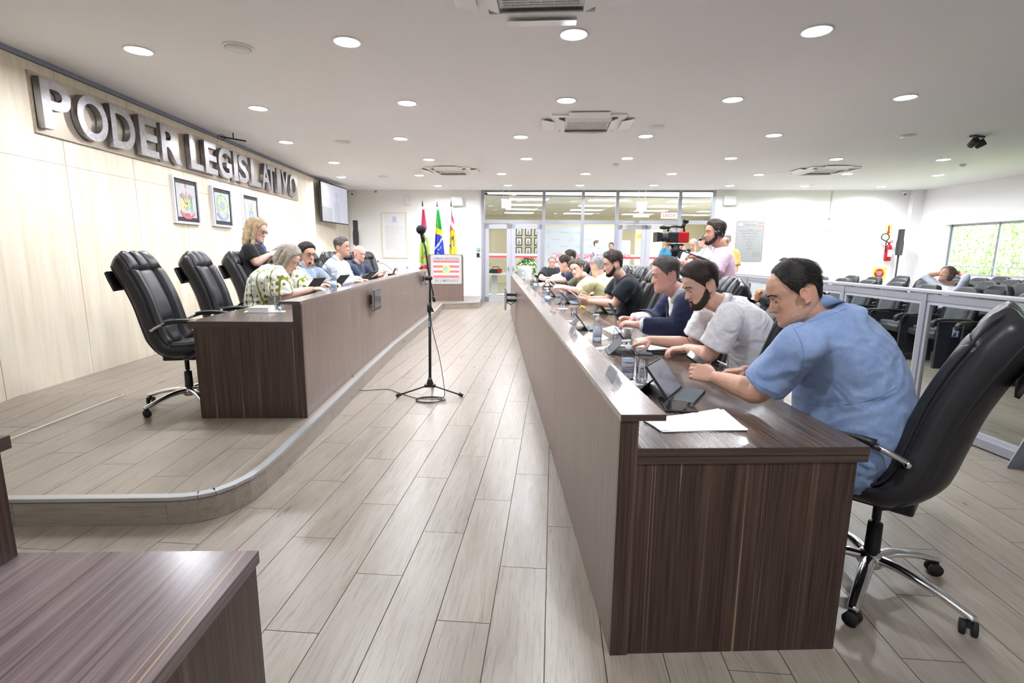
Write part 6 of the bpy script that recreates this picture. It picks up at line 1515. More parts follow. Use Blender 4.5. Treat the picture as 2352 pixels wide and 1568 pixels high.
# ---- somebody in the audience with arms folded behind the head
PA = Vector((7.02,7.66,.54)); HA = Vector((6.99,7.66,1.13))
human('long haired person in the audience seats with both arms raised behind the head', HA, 185, -18, 0, (7.08,7.66,.98), PA, (7.07,7.47,.92), (7.07,7.85,.92), (6.97,7.30,1.10), (6.97,8.03,1.10), (7.10,7.52,1.16), (7.10,7.80,1.16),
  (V3((.3,.9,0)),V3((1,0,0)),.5,{}), (V3((.3,-.9,0)),V3((1,0,0)),.5,{}), skin='tan', hair=dict(m=HM['mid'],top=.02,side=.018,line=hairw,seed=1.4), shirt=dict(m=C_['sky_white_shirting'],inf=.012), sleeve=1.3, q=2, fem=True)
# ---- somebody in orange bending between the nearest seats
PO = Vector((5.86,10.05,.54))
human('person in orange trousers seated behind the barrier, mostly hidden by the denim shirt man', (5.80,10.05,1.22), 182, 10, 0, (5.86,10.05,1.05), PO, (5.85,9.87,1.0), (5.85,10.23,1.0), (5.72,9.80,.76), (5.72,10.30,.76), (5.50,9.90,.68), (5.50,10.15,.68),
  (V3((-.9,.2,0)),V3((0,0,1)),.4,{}), (V3((-.9,-.2,0)),V3((0,0,1)),.4,{}), KL=(5.42,9.88,.62), KR=(5.42,10.2,.64), AL=(5.40,9.86,.09), AR_=(5.44,10.22,.09),
  skin='tan', hair=dict(m=HM['black'],top=.016,side=.010,line=short,seed=1.9), shirt=dict(m=C_['grey_green_cloth'],inf=.012), sleeve=.8, q=2, build=1.1, trousers=C_['orange_cloth'])
print('people built in', round(_t.time()-_t0,1))
# ================================================================== THINGS ON THE DESKS
def lp(x, y, z): return at_z(x, y, z)
M['gel_label'] = mat('pale_blue_label',(.42,.60,.88),.4)
def gel_bottle(px, z, label, text=None, group='gel bottles on the right desk', k=1.0, full=.9, pump=True):
    p = lp(*px, z); t = thing('gel_bottle', label, 'bottle', p, R(20), group)
    prof = [(.001,0),(.032,0),(.034,.006),(.034,.105),(.030,.125),(.018,.140),(.013,.145),(.013,.158)]
    MB().lathe([(r*k,h*k) for r,h in prof],24).obj('bottle', M['glass_small'], t)
    MB().lathe([(.001,.003*k)]+[(r*.93*k,max(.003,h*k)) for r,h in prof[1:] if h <= .125*full+.001]+[(.001,.12*k*full)],24).obj('gel', M['gel'], t)
    if pump: MB().lathe([(.001,.148*k),(.016*k,.148*k),(.016*k,.172*k),(.006*k,.176*k),(.006*k,.19*k),(.001,.19*k)],16).box((-.014*k,0,.196*k),(.05*k,.016*k,.012*k),None,.003).obj('pump', M['white'], t)
    lb = MB(); n = 12
    for q, (z0,z1,mm,nm) in enumerate(((.035,.100,M['paper'],'label_sheet'),)):
        rings = [[Vector((math.cos(a)*rr*k,math.sin(a)*rr*k,zz*k)) for zz,rr in ((z0,.0345),(z0,.0350),(z1,.0350),(z1,.0345))] for a in np.linspace(R(195),R(325),14)]
        lb.loft(rings, True, True); lb.obj(nm, M['gel'] if text or 'between' in label else M['gel_label'], t)
    if text:
        for s, sz, zz, mm in ((text,.0135,.088,M['blue']),('HIGIENIZADOR',.008,.066,M['redprint']),('ALCOOL GEL 70',.0075,.052,M['redprint']),('PARA AS MAOS',.006,.042,M['blue'])):
            o = text_obj(s, sz, mm, 'label_text', .0002, None, t, .0002, res=2)
            for v in o.data.vertices:
                a = R(262)+v.co.x/.0362; v.co = Vector((.0362*math.cos(a),.0362*math.sin(a),zz+v.co.y))
    return t
gel_bottle((1440,868),ZW,'clear hand gel pump bottle with blue and red print, nearest on the right desk','COPERALCOOL')
gel_bottle((1371,784),ZW,'clear hand gel pump bottle between the suit jacket man and the front ledge')
gel_bottle((1257,698),ZW,'gel bottle with blue label in front of the olive t-shirt man')
gel_bottle((1229,664),ZW,'gel bottle with blue label in front of the black polo man')
gel_bottle((1201,646),ZW,'farthest gel pump bottle on the right desk, near its far end')
spray = gel_bottle((767,668),1.047,'round clear spray bottle with white trigger on the left desk ledge',group='bottles on the platform desk',k=.9,pump=False)
MB().lathe([(.001,.14),(.013,.14),(.013,.165),(.001,.165)],12).box((.012,0,.185),(.055,.016,.022),(0,R(-10),0),.004).box((.032,0,.155),(.008,.012,.05),(0,R(20),0),.002).obj('trigger', M['white'], spray)
def glass(px, z, label, level=.6, coaster=True, group='drinking glasses', h=.125, r=.031, mat_='glass_small'):
    p = lp(*px, z)
    if coaster:
        c = MB().box((0,0,.002),(.10,.10,.004)).obj('paper_coaster', M['paper']); c.location = p; c.rotation_euler = (0,0,R(12)); tag(c, ('white paper coaster under the '+' '.join(label.split()[:11])), 'coaster', 'paper coasters'); p = p+Vector((0,0,.0041))
    t = thing('drinking_glass', label, 'glass', p, 0, group)
    MB().lathe([(.001,0),(r*.92,0),(r,h),(r-.0018,h),(r*.92-.002,.010),(.001,.010)],24).obj('glass_body', M[mat_], t)
    if level: MB().lathe([(.001,.0105),(r*.92-.003,.0105),(r*.96-.003,h*level),(.001,h*level)],24).obj('water', M['water'], t)
glass((1473,880),ZW,'tall glass of water beside the nearest gel bottle',.62)
glass((1417,794),ZW,'tall glass of water beside the white cup of the suit jacket man',.5)
glass((1318,738),ZW,'tall glass of water standing by the tablet across the aisle side',.8)
glass((1293,709),ZW,'tall glass of water with coaster in front of the black t-shirt man',.7)
glass((1259,683),ZW,'glass of water in front of the yellow shirt man',.6)
glass((1250,672),ZW,'glass of water farther along in front of the olive t-shirt man',.6,False)
glass((1222,660),ZW,'small glass in front of the navy t-shirt man',.5,False)
glass((640,716),.896,'short clear glass by the papers on the left desk end',.35,True)
def cup(px, z, label, r=.034, h=.065, handle=False, m='ceramic', group='white cups'):
    t = thing('cup', label, 'cup', lp(*px,z), R(30), group)
    MB().lathe([(.001,0),(r*.72,0),(r,h),(r-.003,h),(r*.70,.005),(.001,.005)],20).obj('cup_body', M[m], t)
    if handle: MB().tube([(r*.9,0,h*.8),(r+.018,0,h*.75),(r+.016,0,h*.35),(r*.8,0,h*.3)],.004,6).obj('handle', M[m], t); MB().lathe([(.001,-.004),(.05,-.002),(.055,.003),(.001,.001)],20).obj('saucer', M[m], t)
cup((1441,776),ZW,'white plastic cup next to the suit cuff',m='offwhite',r=.038,h=.075)
cup((1288,690),ZW,'clear plastic cup in front of the black t-shirt man',m='glass_small')
cup((822,650),1.0-.1,'white coffee cup by the light blue shirt man',handle=True); cup((868,640),.90,'white coffee cup in front of the bald man',handle=True)
cup((882,638),1.0-.1,'second white coffee cup near the bald man',handle=True); cup((812,652),.90,'clear cup in front of the light blue shirt man',m='glass_small',h=.08)
def tablet_stand(px, z, rz, label, w=.25, h=.175, lean=52):
    """tablet in a folding cover, screen facing the sitter"""
    t = thing('tablet', label, 'tablet', lp(*px,z), R(rz), 'tablets in folding covers')
    # local +x = towards the sitter; screen leans back
    L = R(lean); T = Matrix.Translation((-.02,0,.006)) @ Matrix.Rotation(-(PI/2-L),4,'Y')
    MB().box((0,0,h/2),(.009,w,h),None,.003).obj('tablet_body', M['black'], t, T); MB().box((.0052,0,h/2),(.001,w-.016,h-.016)).obj('screen', M['screen_lit'], t, T)
    top = Vector((-.02-math.cos(L)*h*.86, 0, .006+math.sin(L)*h*.86)); top = Vector((-.02-math.sin(PI/2-L)*h*.62,0,.006+math.cos(PI/2-L)*h*.62))
    foot = Vector((top.x-.085,0,.004)); m = MB(); d = (foot-top); 
    m.add([(top.x,-w*.48,top.z),(top.x,w*.48,top.z),(foot.x,w*.48,foot.z),(foot.x,-w*.48,foot.z),(top.x-.004,-w*.48,top.z),(top.x-.004,w*.48,top.z),(foot.x-.004,w*.48,foot.z),(foot.x-.004,-w*.48,foot.z)],[(0,1,2,3),(7,6,5,4),(0,4,5,1),(1,5,6,2),(2,6,7,3),(3,7,4,0)])
    m.box(((foot.x-.02)/2,0,.003),(abs(foot.x)+.02,w*.96,.004)); m.obj('folding_cover', M['dark'], t)
    MB().box((.045,0,.006),(.09,w,.012),None,.003).obj('keyboard_flap', M['cover_grey'], t)
M['screen_lit'] = mat('reflective_tablet_screen', (.22,.22,.25), .05, spec=1.0, coat=1.0); M['cover_grey'] = mat('slate_cover', (.07,.09,.10), .6)
tablet_stand((1560,908),ZW,-34,'tablet on a dark folding stand in front of the denim shirt man')
tablet_stand((1460,808),ZW,-8,'tablet on a folding stand under the hand of the white polo man')
tablet_stand((1352,755),ZW,-5,'tablet in a dark folding cover, back to the aisle, left of the second gel bottle')
tablet_stand((1395,719),ZW,0,'tablet in a folding cover in front of the suit jacket man')
tablet_stand((1310,697),ZW,0,'tablet in a folding cover in front of the black t-shirt man')
tablet_stand((1277,681),ZW,0,'tablet in a folding cover in front of the yellow shirt man')
tablet_stand((1268,658),ZW,0,'tablet in a folding cover in front of the olive t-shirt man')
tablet_stand((1244,647),ZW,20,'tablet lying open in front of the black polo man at the far end')
def slab(name, label, cat, p, rz, dims, m='black', tilt=(0,0), group=None, screen=True):
    t = thing(name, label, cat, p, 0, group); t.rotation_euler = (R(tilt[0]),R(tilt[1]),R(rz))
    MB().box((0,0,dims[2]/2),dims,None,min(.003,dims[2]/3)).obj('body', M[m], t)
    if screen: MB().box((0,0,dims[2]+.0003),(dims[0]-.008,dims[1]-.008,.0006)).obj('screen', M['screen'], t)
    return t
slab('phone','dark tablet lying flat beside the nearest folding stand','phone',lp(1556,932,ZW),-10,(.13,.20,.010))
slab('phone','black phone lying in front of the white polo man','phone',lp(1512,811,ZW),80,(.08,.16,.012))
slab('phone','phone held upright by the denim shirt man','phone',A(1611,837,2.29),-25,(.16,.078,.010),tilt=(10,34))
slab('phone','phone raised in the hand of the man in the suit jacket','phone',A(1408,716,3.70),0,(.145,.07,.009),tilt=(0,62),m='dark')
slab('phone','phone held by the bearded man in black t-shirt','phone',A(1319,677,5.50),0,(.145,.07,.009),tilt=(0,35),m='offwhite')
slab('phone','phone held by the curly haired man in olive','phone',A(1274,651,7.1),0,(.145,.07,.009),tilt=(0,35),m='offwhite')
slab('phone','pale phone in the hands of the blonde woman','phone',A(635,571,6.0),0,(.14,.07,.009),tilt=(0,-30),m='offwhite')
slab('phone','white phone held by the man in the grey blue shirt','phone',A(749,645,6.2),10,(.14,.07,.009),tilt=(0,-25),m='white')
slab('tablet','black tablet held up by the woman in the patterned blouse','tablet',A(722,659,5.30),-20,(.25,.18,.012),tilt=(0,-48))
slab('tablet','dark tablet leaning in front of the grey blue shirt man','tablet',A(781,648,6.5),-20,(.25,.18,.012),tilt=(0,-45))
slab('tablet','dark tablet leaning in front of the light blue shirt man','tablet',A(849,634,7.9),-20,(.25,.18,.012),tilt=(0,-35))
def paper(pts, z, label, n=3, m='paper', name='paper_sheets', cat='paper', group=None):
    q = [lp(x,y,z) for x,y in pts]; c = sum(q,Vector())/len(q); t = thing(name, label, cat, c, 0, group)
    for k in range(n):
        a = R(.7*k*(1 if k%2 else -1)); T = Matrix.Rotation(a,4,'Z'); MB().prism([tuple((T @ (p-c))[:2]) for p in q], .0012*k, .0012*k+.001).obj('sheet', M[m], t)
    return t
paper([(1478,967),(1655,941),(1718,989),(1520,993)],ZW,'white printed sheets on the near end of the right desk',5)
paper([(1345,770),(1372,760),(1398,777),(1368,786)],ZW,'white sheet under the second gel bottle',2)
paper([(1384,755),(1410,748),(1440,760),(1410,768)],ZW,'white sheet by the suit jacket man',2)
paper([(1462,797),(1500,786),(1545,800),(1470,806)],ZW,'white sheet under the forearm of the white polo man',2)
paper([(1368,798),(1399,794),(1402,800),(1370,803)],ZW,'white coaster like card on the ledge side near the gel bottle',1)
paper([(1236,650),(1262,646),(1268,654),(1240,657)],ZW,'white sheet in front of the man in white shirt',2)
paper([(560,718),(575,709),(645,709),(632,718)],.896,'loose white sheets on the end of the left desk',4)
t = slab('book','pale thick book lying on the white sheets of the left desk','book',lp(603,712,.903),5,(.17,.23,.030),m='paper',screen=False); MB().box((0,0,.031),(.172,.232,.002)).obj('cover', mat('olive_cover',(.36,.40,.28),.5), t)
t = thing('flower_packet','small yellow flower packet beside the tablet of the suit jacket man','packet',lp(1338,710,ZW),0)
for i in range(7): MB().ell((.022*math.cos(i*.9),.022*math.sin(i*.9),.018+.008*(i%3)),(.012,.012,.010),8,6).obj('petal', M['yellow'], t)
small('pen','blue capped pen by the forearm of the black t-shirt man','pen',MB().cyl((-.06,0,.006),(.06,0,.006),.005,n=8),M['blue'],lp(1318,692,ZW),R(20))
small('badge','small blue wrapper on the desk by the black t-shirt man','wrapper',MB().box((0,0,.005),(.06,.035,.01),None,.003),M['e_sky'],lp(1312,694,ZW),R(10))
def nameplate(px, z, rz, label, group):
    t = thing('name_plate', label, 'name plate', lp(*px,z), R(rz), group)
    MB().add([(-.02,-.075,0),(.02,-.075,0),(0,-.075,.055),(-.02,.075,0),(.02,.075,0),(0,.075,.055),(-.018,-.075,0),(.018,-.075,0),(0,-.075,.051),(-.018,.075,0),(.018,.075,0),(0,.075,.051)],[(0,3,5,2),(1,2,5,4),(6,8,11,9),(7,10,11,8)]).obj('acrylic_tent', M['glass_small'], t)
    MB().add([(-.0165,-.07,.004),(-.0165,.07,.004),(-.002,.07,.047),(-.002,-.07,.047)],[(0,1,2,3),(3,2,1,0)]).obj('name_card', M['offwhite'], t)
for i,(px) in enumerate([(1408,872),(1317,768),(1270,717),(1247,694),(1227,678),(1213,665),(1205,652)]):
    nameplate(px,.898,0,'clear acrylic name plate on the right desk ledge, %s from the near end' % order[i],'name plates on the right ledge')
for i,(px) in enumerate([(832,636),(882,627),(912,622),(936,618)]):
    nameplate(px,1.047,0,'clear acrylic name plate on the left desk ledge, %s from the near end' % order[i],'name plates on the left ledge')
# gooseneck microphones
def gooseneck(b, tip, label, red=False):
    b = Vector(b); tip = Vector(tip); t = thing('gooseneck_microphone', label, 'microphone', b, 0, 'gooseneck microphones')
    MB().box((0,0,.02),(.10,.13,.04),None,.006).obj('base', M['black'], t); d = tip-b; mid = d*.5+Vector((0,0,.05))
    P = smooth_curve([Vector((0,0,.04)),Vector((d.x*.15,d.y*.15,d.z*.35)),Vector((d.x*.6,d.y*.6,d.z*.78)),d*.93],5); MB().tube(P,.004,6).obj('gooseneck', M['black'], t)
    u = (d-P[-4]).normalized(); MB().ell((0,0,0),(.015,.015,.032),12,8,T=Matrix.Translation(d) @ u.to_track_quat('Z','Y').to_matrix().to_4x4()).obj('foam_tip', M['rubber'], t)
    if red: MB().lathe([(.001,-.004),(.011,-.004),(.011,.006),(.001,.006)],12,T=Matrix.Translation(d-u*.032) @ u.to_track_quat('Z','Y').to_matrix().to_4x4()).obj('red_ring', M['red_lit'], t)
M['red_lit'] = mat('lit_red_ring', (.6,.02,.02), .4, emit=(1,.05,.08), estr=2.5)
def gn(bx, by_, bz, tx, ty, tY, label, red=False): gooseneck(lp(bx,by_,bz), A(tx,ty,tY), label, red)
gn(772,655,.90,712,604,5.95,'gooseneck microphone in front of the man with glasses')
gn(790,650,.90,732,601,6.6,'gooseneck microphone with glowing red ring next to the man with glasses',True)
gn(858,640,.90,808,587,7.6,'gooseneck microphone with red ring in front of the light blue shirt man',True)
gn(908,634,.90,868,600,9.0,'gooseneck microphone pointing to the bald man from the right')
t = slab('desk_phone','small black dock with handset near the far end of the left desk','phone dock',lp(900,634,.90),10,(.16,.10,.05),screen=False); MB().box((.05,0,.10),(.03,.05,.14),(0,R(25),0),.006).obj('handset', M['black'], t)

# ================================================================== VIDEO CAMERA ON TRIPOD
vc = thing('video_camera','black and red professional video camera aimed to the left on a tripod','video camera',A(1548,545,5.45)-Vector((0,0,0)),R(184))
# local +x = lens direction
MB().box((-.03,0,.0),(.20,.10,.11),None,.012).obj('camera_body', M['black'], vc)
MB().box((-.085,0,.002),(.12,.115,.115),None,.014).obj('red_rear', M['red'], vc)
MB().cyl((.06,0,.0),(.15,0,.0),.042,n=20).cyl((.075,0,0),(.095,0,0),.047,n=20).cyl((.11,0,0),(.125,0,0),.046,n=20).obj('lens_barrel', M['dark'], vc)
MB().loft([[Vector((x,y*w,z*h)) for y,z in ((-1,-1),(1,-1),(1,1),(-1,1))] for x,w,h in ((.14,.038,.034),(.155,.055,.045),(.205,.060,.050))],True,False).obj('lens_hood', M['black'], vc)
MB().box((.2055,0,0),(.001,.10,.08)).obj('front_glass', M['screen'], vc)
MB().tube([(.07,0,.06),(.065,0,.105),(.0,0,.115),(-.10,0,.105),(-.11,0,.06)],.012,8).obj('carry_handle', M['black'], vc)
MB().cyl((.06,.03,.10),(.17,.03,.10),.016,n=12).cyl((.10,.03,.10),(.15,.03,.10),.020,n=12).obj('gun_microphone', M['black'], vc)
MB().cyl((-.09,0,.10),(-.105,0,.155),.020,n=12).lathe([(.001,0),(.030,0),(.034,.018),(.028,.03),(.001,.03)],16,T=Matrix.Translation((-.112,0,.155)) @ Matrix.Rotation(R(-25),4,'Y')).obj('viewfinder', M['black'], vc)
tp = thing('camera_tripod','black tripod with pan handle carrying the video camera','tripod',(vc.location.x+.02,vc.location.y,0),R(184))
zt = vc.location.z-.065
MB().box((0,0,zt-.012),(.16,.07,.022),None,.004).cyl((0,0,zt-.02),(0,0,zt-.13),.045,.035).cyl((0,-.06,zt-.07),(0,.06,zt-.07),.03).obj('fluid_head', M['black'], tp)
MB().cyl((0,0,zt-.13),(0,0,zt-.42),.018).obj('centre_column', M['dark'], tp)
MB().tube([(-.03,.05,zt-.06),(-.20,.10,zt-.13)],.007,8).tube([(-.20,.10,zt-.13),(-.34,.14,zt-.185)],.014,8).obj('pan_handle', M['black'], tp)
for a in (90,215,325):
    q = (math.cos(R(a))*.42,math.sin(R(a))*.42,.01); MB().cyl((math.cos(R(a))*.03,math.sin(R(a))*.03,zt-.15),(q[0]*.5,q[1]*.5,zt*.48),.018,n=8).cyl((q[0]*.5,q[1]*.5,zt*.48),q,.013,n=8).obj('leg', M['black'], tp)

# ================================================================== LOBBY BEHIND THE GLASS FRONT
def lob(x, y, z=0): return Vector((x,y,z))
LB = struct(MB().b2((-3.2,16.6,-.06),(10,24.2,0)).obj('floor', mat('lobby_floor',(.52,.47,.40),.25)))
LCz = 3.02
struct(MB().b2((-3.3,15.2,LCz+.02),(10.1,24.3,LCz+.08)).obj('ceiling', M['grey']))
CE = sempty('ceiling_2')
pm = MB().box((0,0,.006),(1.235,.61,.012)).mesh('ceiling_panel', M['offwhite'])
lamps_xy = {(i,j) for i in (1,3,5,7,9) for j in (1,4,7,10)}
for i in range(11):
    for j in range(14):
        x = -3.2+.62+i*1.25; y = 15.45+.31+j*.625
        if y < back_y(x)+.45: continue
        if (i,j) in lamps_xy: continue
        o = bpy.data.objects.new('ceiling_panel', pm); COL.objects.link(o); o.parent = CE; o.location = (x,y,LCz)
lm = MB().box((0,0,.006),(1.2,.56,.012)).mesh('lamp_panel', M['lamp_panel'])
for (i,j) in sorted(lamps_xy):
    x = -3.2+.62+i*1.25; y = 15.45+.31+j*.625
    if y < back_y(x)+.45: continue
    o = bpy.data.objects.new('lobby_lamp_panel', lm); COL.objects.link(o); o.location = (x,y,LCz-.001); tag(o,'lit lamp panel in the lobby ceiling, %s from the left, %s row back' % (order[(i-1)//2], order[(j-1)//3]),'lamp','lobby ceiling lamp panels')
la = bpy.data.lights.new('lobby_light','AREA'); la.shape = 'RECTANGLE'; la.size = 1.2; la.size_y = .56; la.energy = 11
for x,y in ((0.5,17),(3.5,17),(6.5,17),(0.5,20.5),(3.5,20.5),(6.5,20.5)):
    l = bpy.data.objects.new('lobby_light', la); COL.objects.link(l); l.location = (x,y,LCz-.03)
struct(MB().b2((-3.2,24,0),(10,24.2,3.1)).obj('wall_lobby_back', M['cream'])); struct(MB().b2((-3.3,15.4,0),(-3.1,24,3.1)).obj('wall_lobby_left', M['wall'])); struct(MB().b2((9.9,15,0),(10.1,24,3.1)).obj('wall_lobby_right', M['cream']))
struct(MB().b2((.72,19.0,0),(2.1,19.15,2.55)).b2((2.1,19.0,2.3),(5.2,19.15,2.55)).obj('wall_lobby_panel', M['cream'])); struct(MB().b2((5.3,19.0,0),(6.3,19.15,2.55)).obj('wall_lobby_panel', M['cream']))
# row of twelve small portraits
for r in range(3):
    for c in range(4):
        x = 1.02+c*.335; z = 2.14-r*.345; t = thing('portrait_frame','small dark framed portrait on the lobby wall, %s row, %s from the left' % (['top','middle','bottom'][r], order[c]),'picture',(x,18.985,z),0,'portraits on the lobby wall')
        MB().b2((-.115,-.02,-.14),(.115,0,.14)).obj('frame', M['dark'], t); MB().b2((-.085,-.023,-.11),(.085,-.02,.11)).obj('mount', M['paper'], t); MB().xprism([(-.04,-.09),(.04,-.09),(.035,-.02),(.02,0),(.02,.05),(-.02,.05),(-.02,0),(-.035,-.02)],-.025,-.023,'y').obj('portrait', M['grey'], t)
# printed backdrop
bd = thing('backdrop_banner','large pale printed backdrop with small crests and blue bars in the lobby','banner',(2.98,17.6,0))
MB().b2((-1.28,0,.05),(1.28,.02,2.30)).obj('sheet', mat('backdrop_cloth',(.66,.69,.76),.8), bd)
for r in range(9):
    for c in range(5):
        x = -1.05+c*.52+(.26 if r%2 else 0); z = 2.08-r*.23
        if x > 1.2: continue
        if (r+c)%2 == 0: MB().b2((x-.10,-.004,z-.045),(x+.10,0,z-.022)).xprism([(x-.03,z+.06),(x+.03,z+.06),(x+.03,z-.01),(x,z-.02),(x-.03,z-.01)],-.004,0,'y').obj('printed_mark', M['lilac'], bd)
        else: text_obj('Câmara', .09, M['pale_print'] if 'pale_print' in M else M.setdefault('pale_print', mat('pale_print',(.52,.46,.55),.8)), 'printed_mark', .001, Matrix(((1,0,0,x),(0,0,-1,-.002),(0,1,0,z),(0,0,0,1))), bd, res=1)
MB().b2((-.30,-.06,2.36),(.30,.0,2.42)).obj('rail', M['grey'], bd)
for s in (-1.2,1.2): MB().cyl((s,.04,0),(s,.04,2.3),.02).obj('stand_tube', M['alu'], bd)
# table with a second video camera and flowers
tb = thing('lobby_table','pale pedestal table behind the left glass door','table',(.12,16.0,0)); MB().b2((-.62,-.30,.72),(.62,.30,.76)).obj('table_top', M['offwhite'], tb); MB().b2((-.10,-.04,.03),(.08,.04,.72)).b2((-.4,-.25,0),(.4,.25,.03)).obj('pedestal', M['offwhite'], tb)
v2 = thing('video_camera','second black and red video camera lying on the lobby table','video camera',(.12,16.0,.76),R(180)); MB().b2((-.16,-.05,.0),(.10,.05,.13)).obj('camera_body', M['black'], v2); MB().cyl((.10,0,.07),(.26,0,.07),.055).obj('lens_barrel', M['black'], v2); MB().b2((-.22,-.055,.01),(-.10,.055,.14)).obj('red_rear', M['red'], v2); MB().tube([(.08,0,.13),(.06,0,.20),(-.12,0,.20),(-.14,0,.13)],.012,6).obj('carry_handle', M['black'], v2)
def leafy(name, label, cat, p, r, h, n, leaf, col, blossoms=0, pot=True, z0=.45, group=None):
    t = thing(name, label, cat, p, 0, group); random.seed(int(p[0]*100)); mb = MB()
    for k in range(n):
        a = random.uniform(0,2*PI); el = random.uniform(-.2,1.4); rr = r*random.uniform(.45,1); c = Vector((math.cos(a)*math.cos(el)*rr, math.sin(a)*math.cos(el)*rr, z0+h*.4+math.sin(el)*h*.55*random.uniform(.6,1)))
        q = Euler((random.uniform(-1,1),random.uniform(-1,1),a)).to_matrix(); v = [c+q @ Vector(u) for u in ((-leaf,0,0),(0,-leaf*.28,.0),(leaf,0,0),(0,leaf*.28,0))]; mb.add(v,[(0,1,2,3)])
    f = mb.obj('foliage', col, t); f['kind'] = 'stuff'; sm = MB()
    for k in range(7):
        a = k*.9; sm.tube([(0,0,z0-.05),(math.cos(a)*r*.3,math.sin(a)*r*.3,z0+h*.3),(math.cos(a)*r*.7,math.sin(a)*r*.7,z0+h*.65)],.006,5)
    sm.obj('stems', M['e_brown'], t)
    if pot: MB().lathe([(.001,0),(.16,0),(.21,z0),(.19,z0),(.001,z0-.04)],20).obj('pot', M['offwhite'], t)
    for k in range(blossoms):
        a = k*2.4; MB().ell((math.cos(a)*r*.6,math.sin(a)*r*.6,z0+h*.5+.05*math.sin(k*1.7)),(.05,.05,.04),8,6).obj('blossom', M['blush'] , t)
M['leaf'] = mat('leaf_green',(.16,.26,.12),.5); M['leaf_pale'] = mat('pale_leaf_green',(.30,.40,.20),.5); M['blush'] = mat('blush_petal',(.80,.62,.58),.6)
leafy('potted_plant','leafy green plant in a pot behind the second glass door','plant',(1.22,16.9,0),.42,.85,520,.09,M['leaf'])
leafy('potted_plant','pale green plant behind the third glass door','plant',(4.05,16.6,0),.35,.80,360,.09,M['leaf_pale'])
leafy('flower_arrangement','blush and green flower arrangement on the lobby table','flowers',(-.16,16.15,.76),.16,.34,160,.05,M['leaf_pale'],6,True,.10)
wc = thing('tub_chair','white rounded tub chair behind the second glass door','chair',(1.12,15.75,0),R(180)); MB().lathe([(.001,.02),(.26,.02),(.30,.30),(.30,.42),(.001,.44)],24).obj('seat', M['white'], wc)
MB().loft([[Vector((r*math.cos(a),r*math.sin(a),z)) for a in np.linspace(-1.9,1.9,16)]+[Vector(((r-.06)*math.cos(a),(r-.06)*math.sin(a),z)) for a in np.linspace(1.9,-1.9,16)] for r,z in ((.30,.35),(.33,.60),(.33,.88),(.30,1.0))]).obj('backrest', M['white'], wc)
wb2 = thing('whiteboard','blank white flip board in the lobby behind the third door','board',(4.55,18.2,1.30)); MB().b2((-.36,0,-.55),(.36,.03,.55)).obj('board', M['white'], wb2); MB().cyl((-.3,.02,-1.30),(-.3,.02,-.5),.015).cyl((.3,.02,-1.30),(.3,.02,-.5),.015).obj('legs', M['alu'], wb2)
es = thing('safety_sign','small red lettered exit sign on the lobby wall','sign',(5.55,18.97,2.02)); MB().b2((-.17,-.01,-.07),(.17,0,.07)).obj('sheet', M['yellow'], es); text_obj('SAÍDA',.10,M['redprint'],'lettering',.001,Matrix(((1,0,0,0),(0,0,-1,-.012),(0,1,0,0),(0,0,0,1))),es)
es = thing('exit_sign','white hanging sign with red SAIDA lettering deep in the lobby','sign',(6.15,18.0,2.70)); MB().b2((-.28,-.01,-.10),(.28,.01,.10)).obj('sign_plate', M['white'], es); text_obj('SAÍDA',.17,M['redprint'],'lettering',.001,Matrix(((1,0,0,0),(0,0,-1,-.012),(0,1,0,0),(0,0,0,1))),es); MB().cyl((0,0,.1),(0,0,.32),.008).obj('hanger', M['alu'], es)
ct = thing('decorated_tree','small tree with silver and blue baubles behind the teal jacket','decoration',(4.75,13.0,0)); 
fz = MB(); random.seed(11)
for k in range(420):
    z = random.uniform(.15,1.75); rr = .34*(1-z/1.9)*random.uniform(.5,1); a = random.uniform(0,6.28); c = Vector((rr*math.cos(a),rr*math.sin(a),z)); q = Euler((random.uniform(-.6,.6),random.uniform(-.6,.6),a)).to_matrix(); fz.add([c+q @ Vector(u) for u in ((-.05,0,0),(0,-.008,0),(.06,0,-.02),(0,.008,0))],[(0,1,2,3)])
o = fz.obj('foliage', M['leaf'], ct); o['kind'] = 'stuff'; MB().cyl((0,0,0),(0,0,1.75),.02,.005).lathe([(.001,0),(.14,0),(.12,.14),(.001,.14)],16).obj('trunk', M['e_brown'], ct)
for k in range(26):
    z = .3+k*.055; a = k*2.4; rr = .33*(1-z/1.95)+.02; MB().ell((rr*math.cos(a),rr*math.sin(a),z),(.04,.04,.04),10,8).obj('bauble', M['chrome'] if k%3 else M['e_blue'], ct)

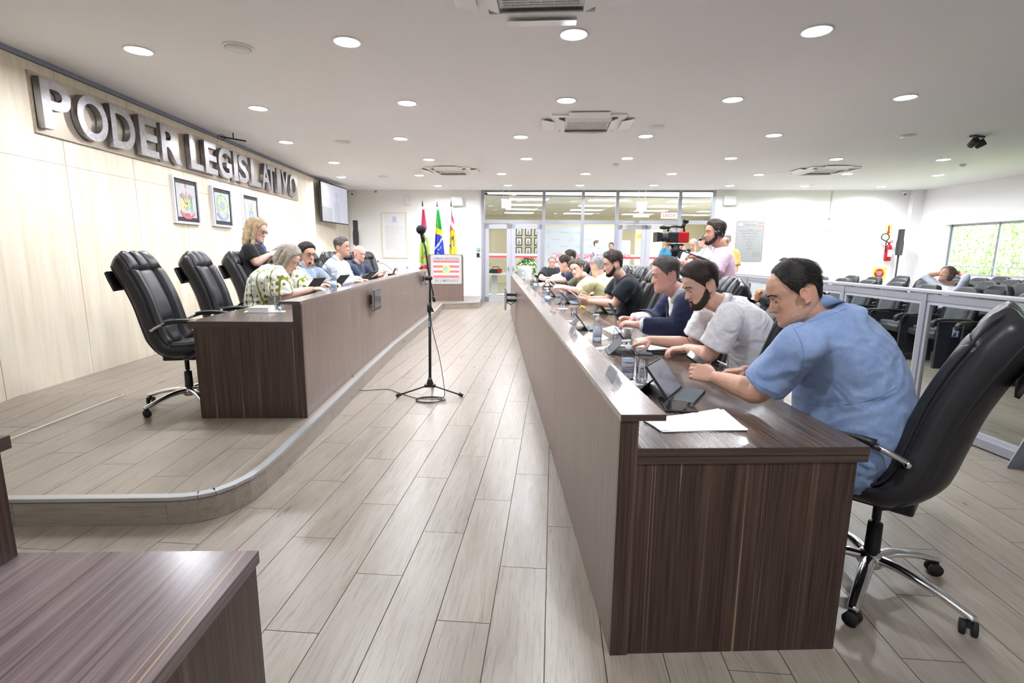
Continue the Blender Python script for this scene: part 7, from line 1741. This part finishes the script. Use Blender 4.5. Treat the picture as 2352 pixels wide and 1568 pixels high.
# ================================================================== OUTSIDE THE WINDOW
struct(MB().b2((11.9,-20,-.5),(60,60,-.4)).obj('ground', mat('grass_ground',(.20,.26,.10),.9)))
M['leaf_out'] = mat('sunlit_leaf',(.33,.42,.20),.6); M['bark'] = mat('bark',(.36,.33,.28),.9); bsdf(M['leaf_out']).inputs['Subsurface Weight'].default_value = .0
fol = MB(); random.seed(5)
for cl in range(40):
    cx, cy, cz = random.gauss(0,1.5), random.gauss(0,1.5), random.uniform(2.2,7.5)
    for k in range(190):
        c = Vector((cx+random.gauss(0,.45),cy+random.gauss(0,.45),cz+random.gauss(0,.4))); q = Euler((random.uniform(0,6.28),random.uniform(0,6.28),0)).to_matrix(); fol.add([c+q @ Vector(u) for u in ((-.075,0,0),(0,-.035,0),(.075,0,0),(0,.035,0))],[(0,1,2,3)])
fol_me = fol.mesh('foliage', M['leaf_out'])
low = MB()
for k in range(3800):
    c = Vector((random.gauss(0,1.1),random.gauss(0,1.1),abs(random.gauss(.9,.6)))); q = Euler((random.uniform(0,6.28),random.uniform(0,6.28),0)).to_matrix(); low.add([c+q @ Vector(u) for u in ((-.07,0,0),(0,-.03,0),(.07,0,0),(0,.03,0))],[(0,1,2,3)])
low_me = low.mesh('shrub_foliage', M['leaf_out'])
trunk_me = MB().tube([(0,0,-.5),(.05,.03,2),(.0,.08,4.5),(.1,0,7)],[.22,.17,.13,.06],10).tube([(.03,.05,3),(.7,.4,4.4),(1.2,.5,5.6)],[.08,.06,.03],7).tube([(.03,.05,2.6),(-.6,-.5,4.2),(-.9,-1,5.4)],[.08,.06,.03],7).mesh('trunk', M['bark'])
names = ['nearest to the window','left in the window view','behind the window post','right of the window post','far left behind the glass','deeper in the garden','at the right end of the window','deep in the garden at right','beyond the other trees']
for k,(x,y) in enumerate(((17,16.5),(19.5,19.5),(18.5,14.2),(21,16.8),(23,23),(25,19),(17.5,11.5),(22,12.5),(28,25))):
    t = thing('tree','tall leafy tree outside, '+names[k],'tree',(x,y,0),R(67*k),'trees outside the window')
    for nm, me in (('foliage',fol_me),('trunk',trunk_me)):
        o = bpy.data.objects.new(nm, me); COL.objects.link(o); o.parent = t
        if nm == 'foliage': o['kind'] = 'stuff'
for k,(x,y) in enumerate(((16,17.5),(15.8,14.8),(17,19.5),(16.2,12.6))):
    t = thing('shrub','low leafy shrub outside the window, %s from the left' % order[k],'shrub',(x,y,0),R(50*k),'shrubs outside the window'); o = bpy.data.objects.new('foliage', low_me); COL.objects.link(o); o.parent = t; o['kind'] = 'stuff'
bpy.data.scenes.remove(_tmp)
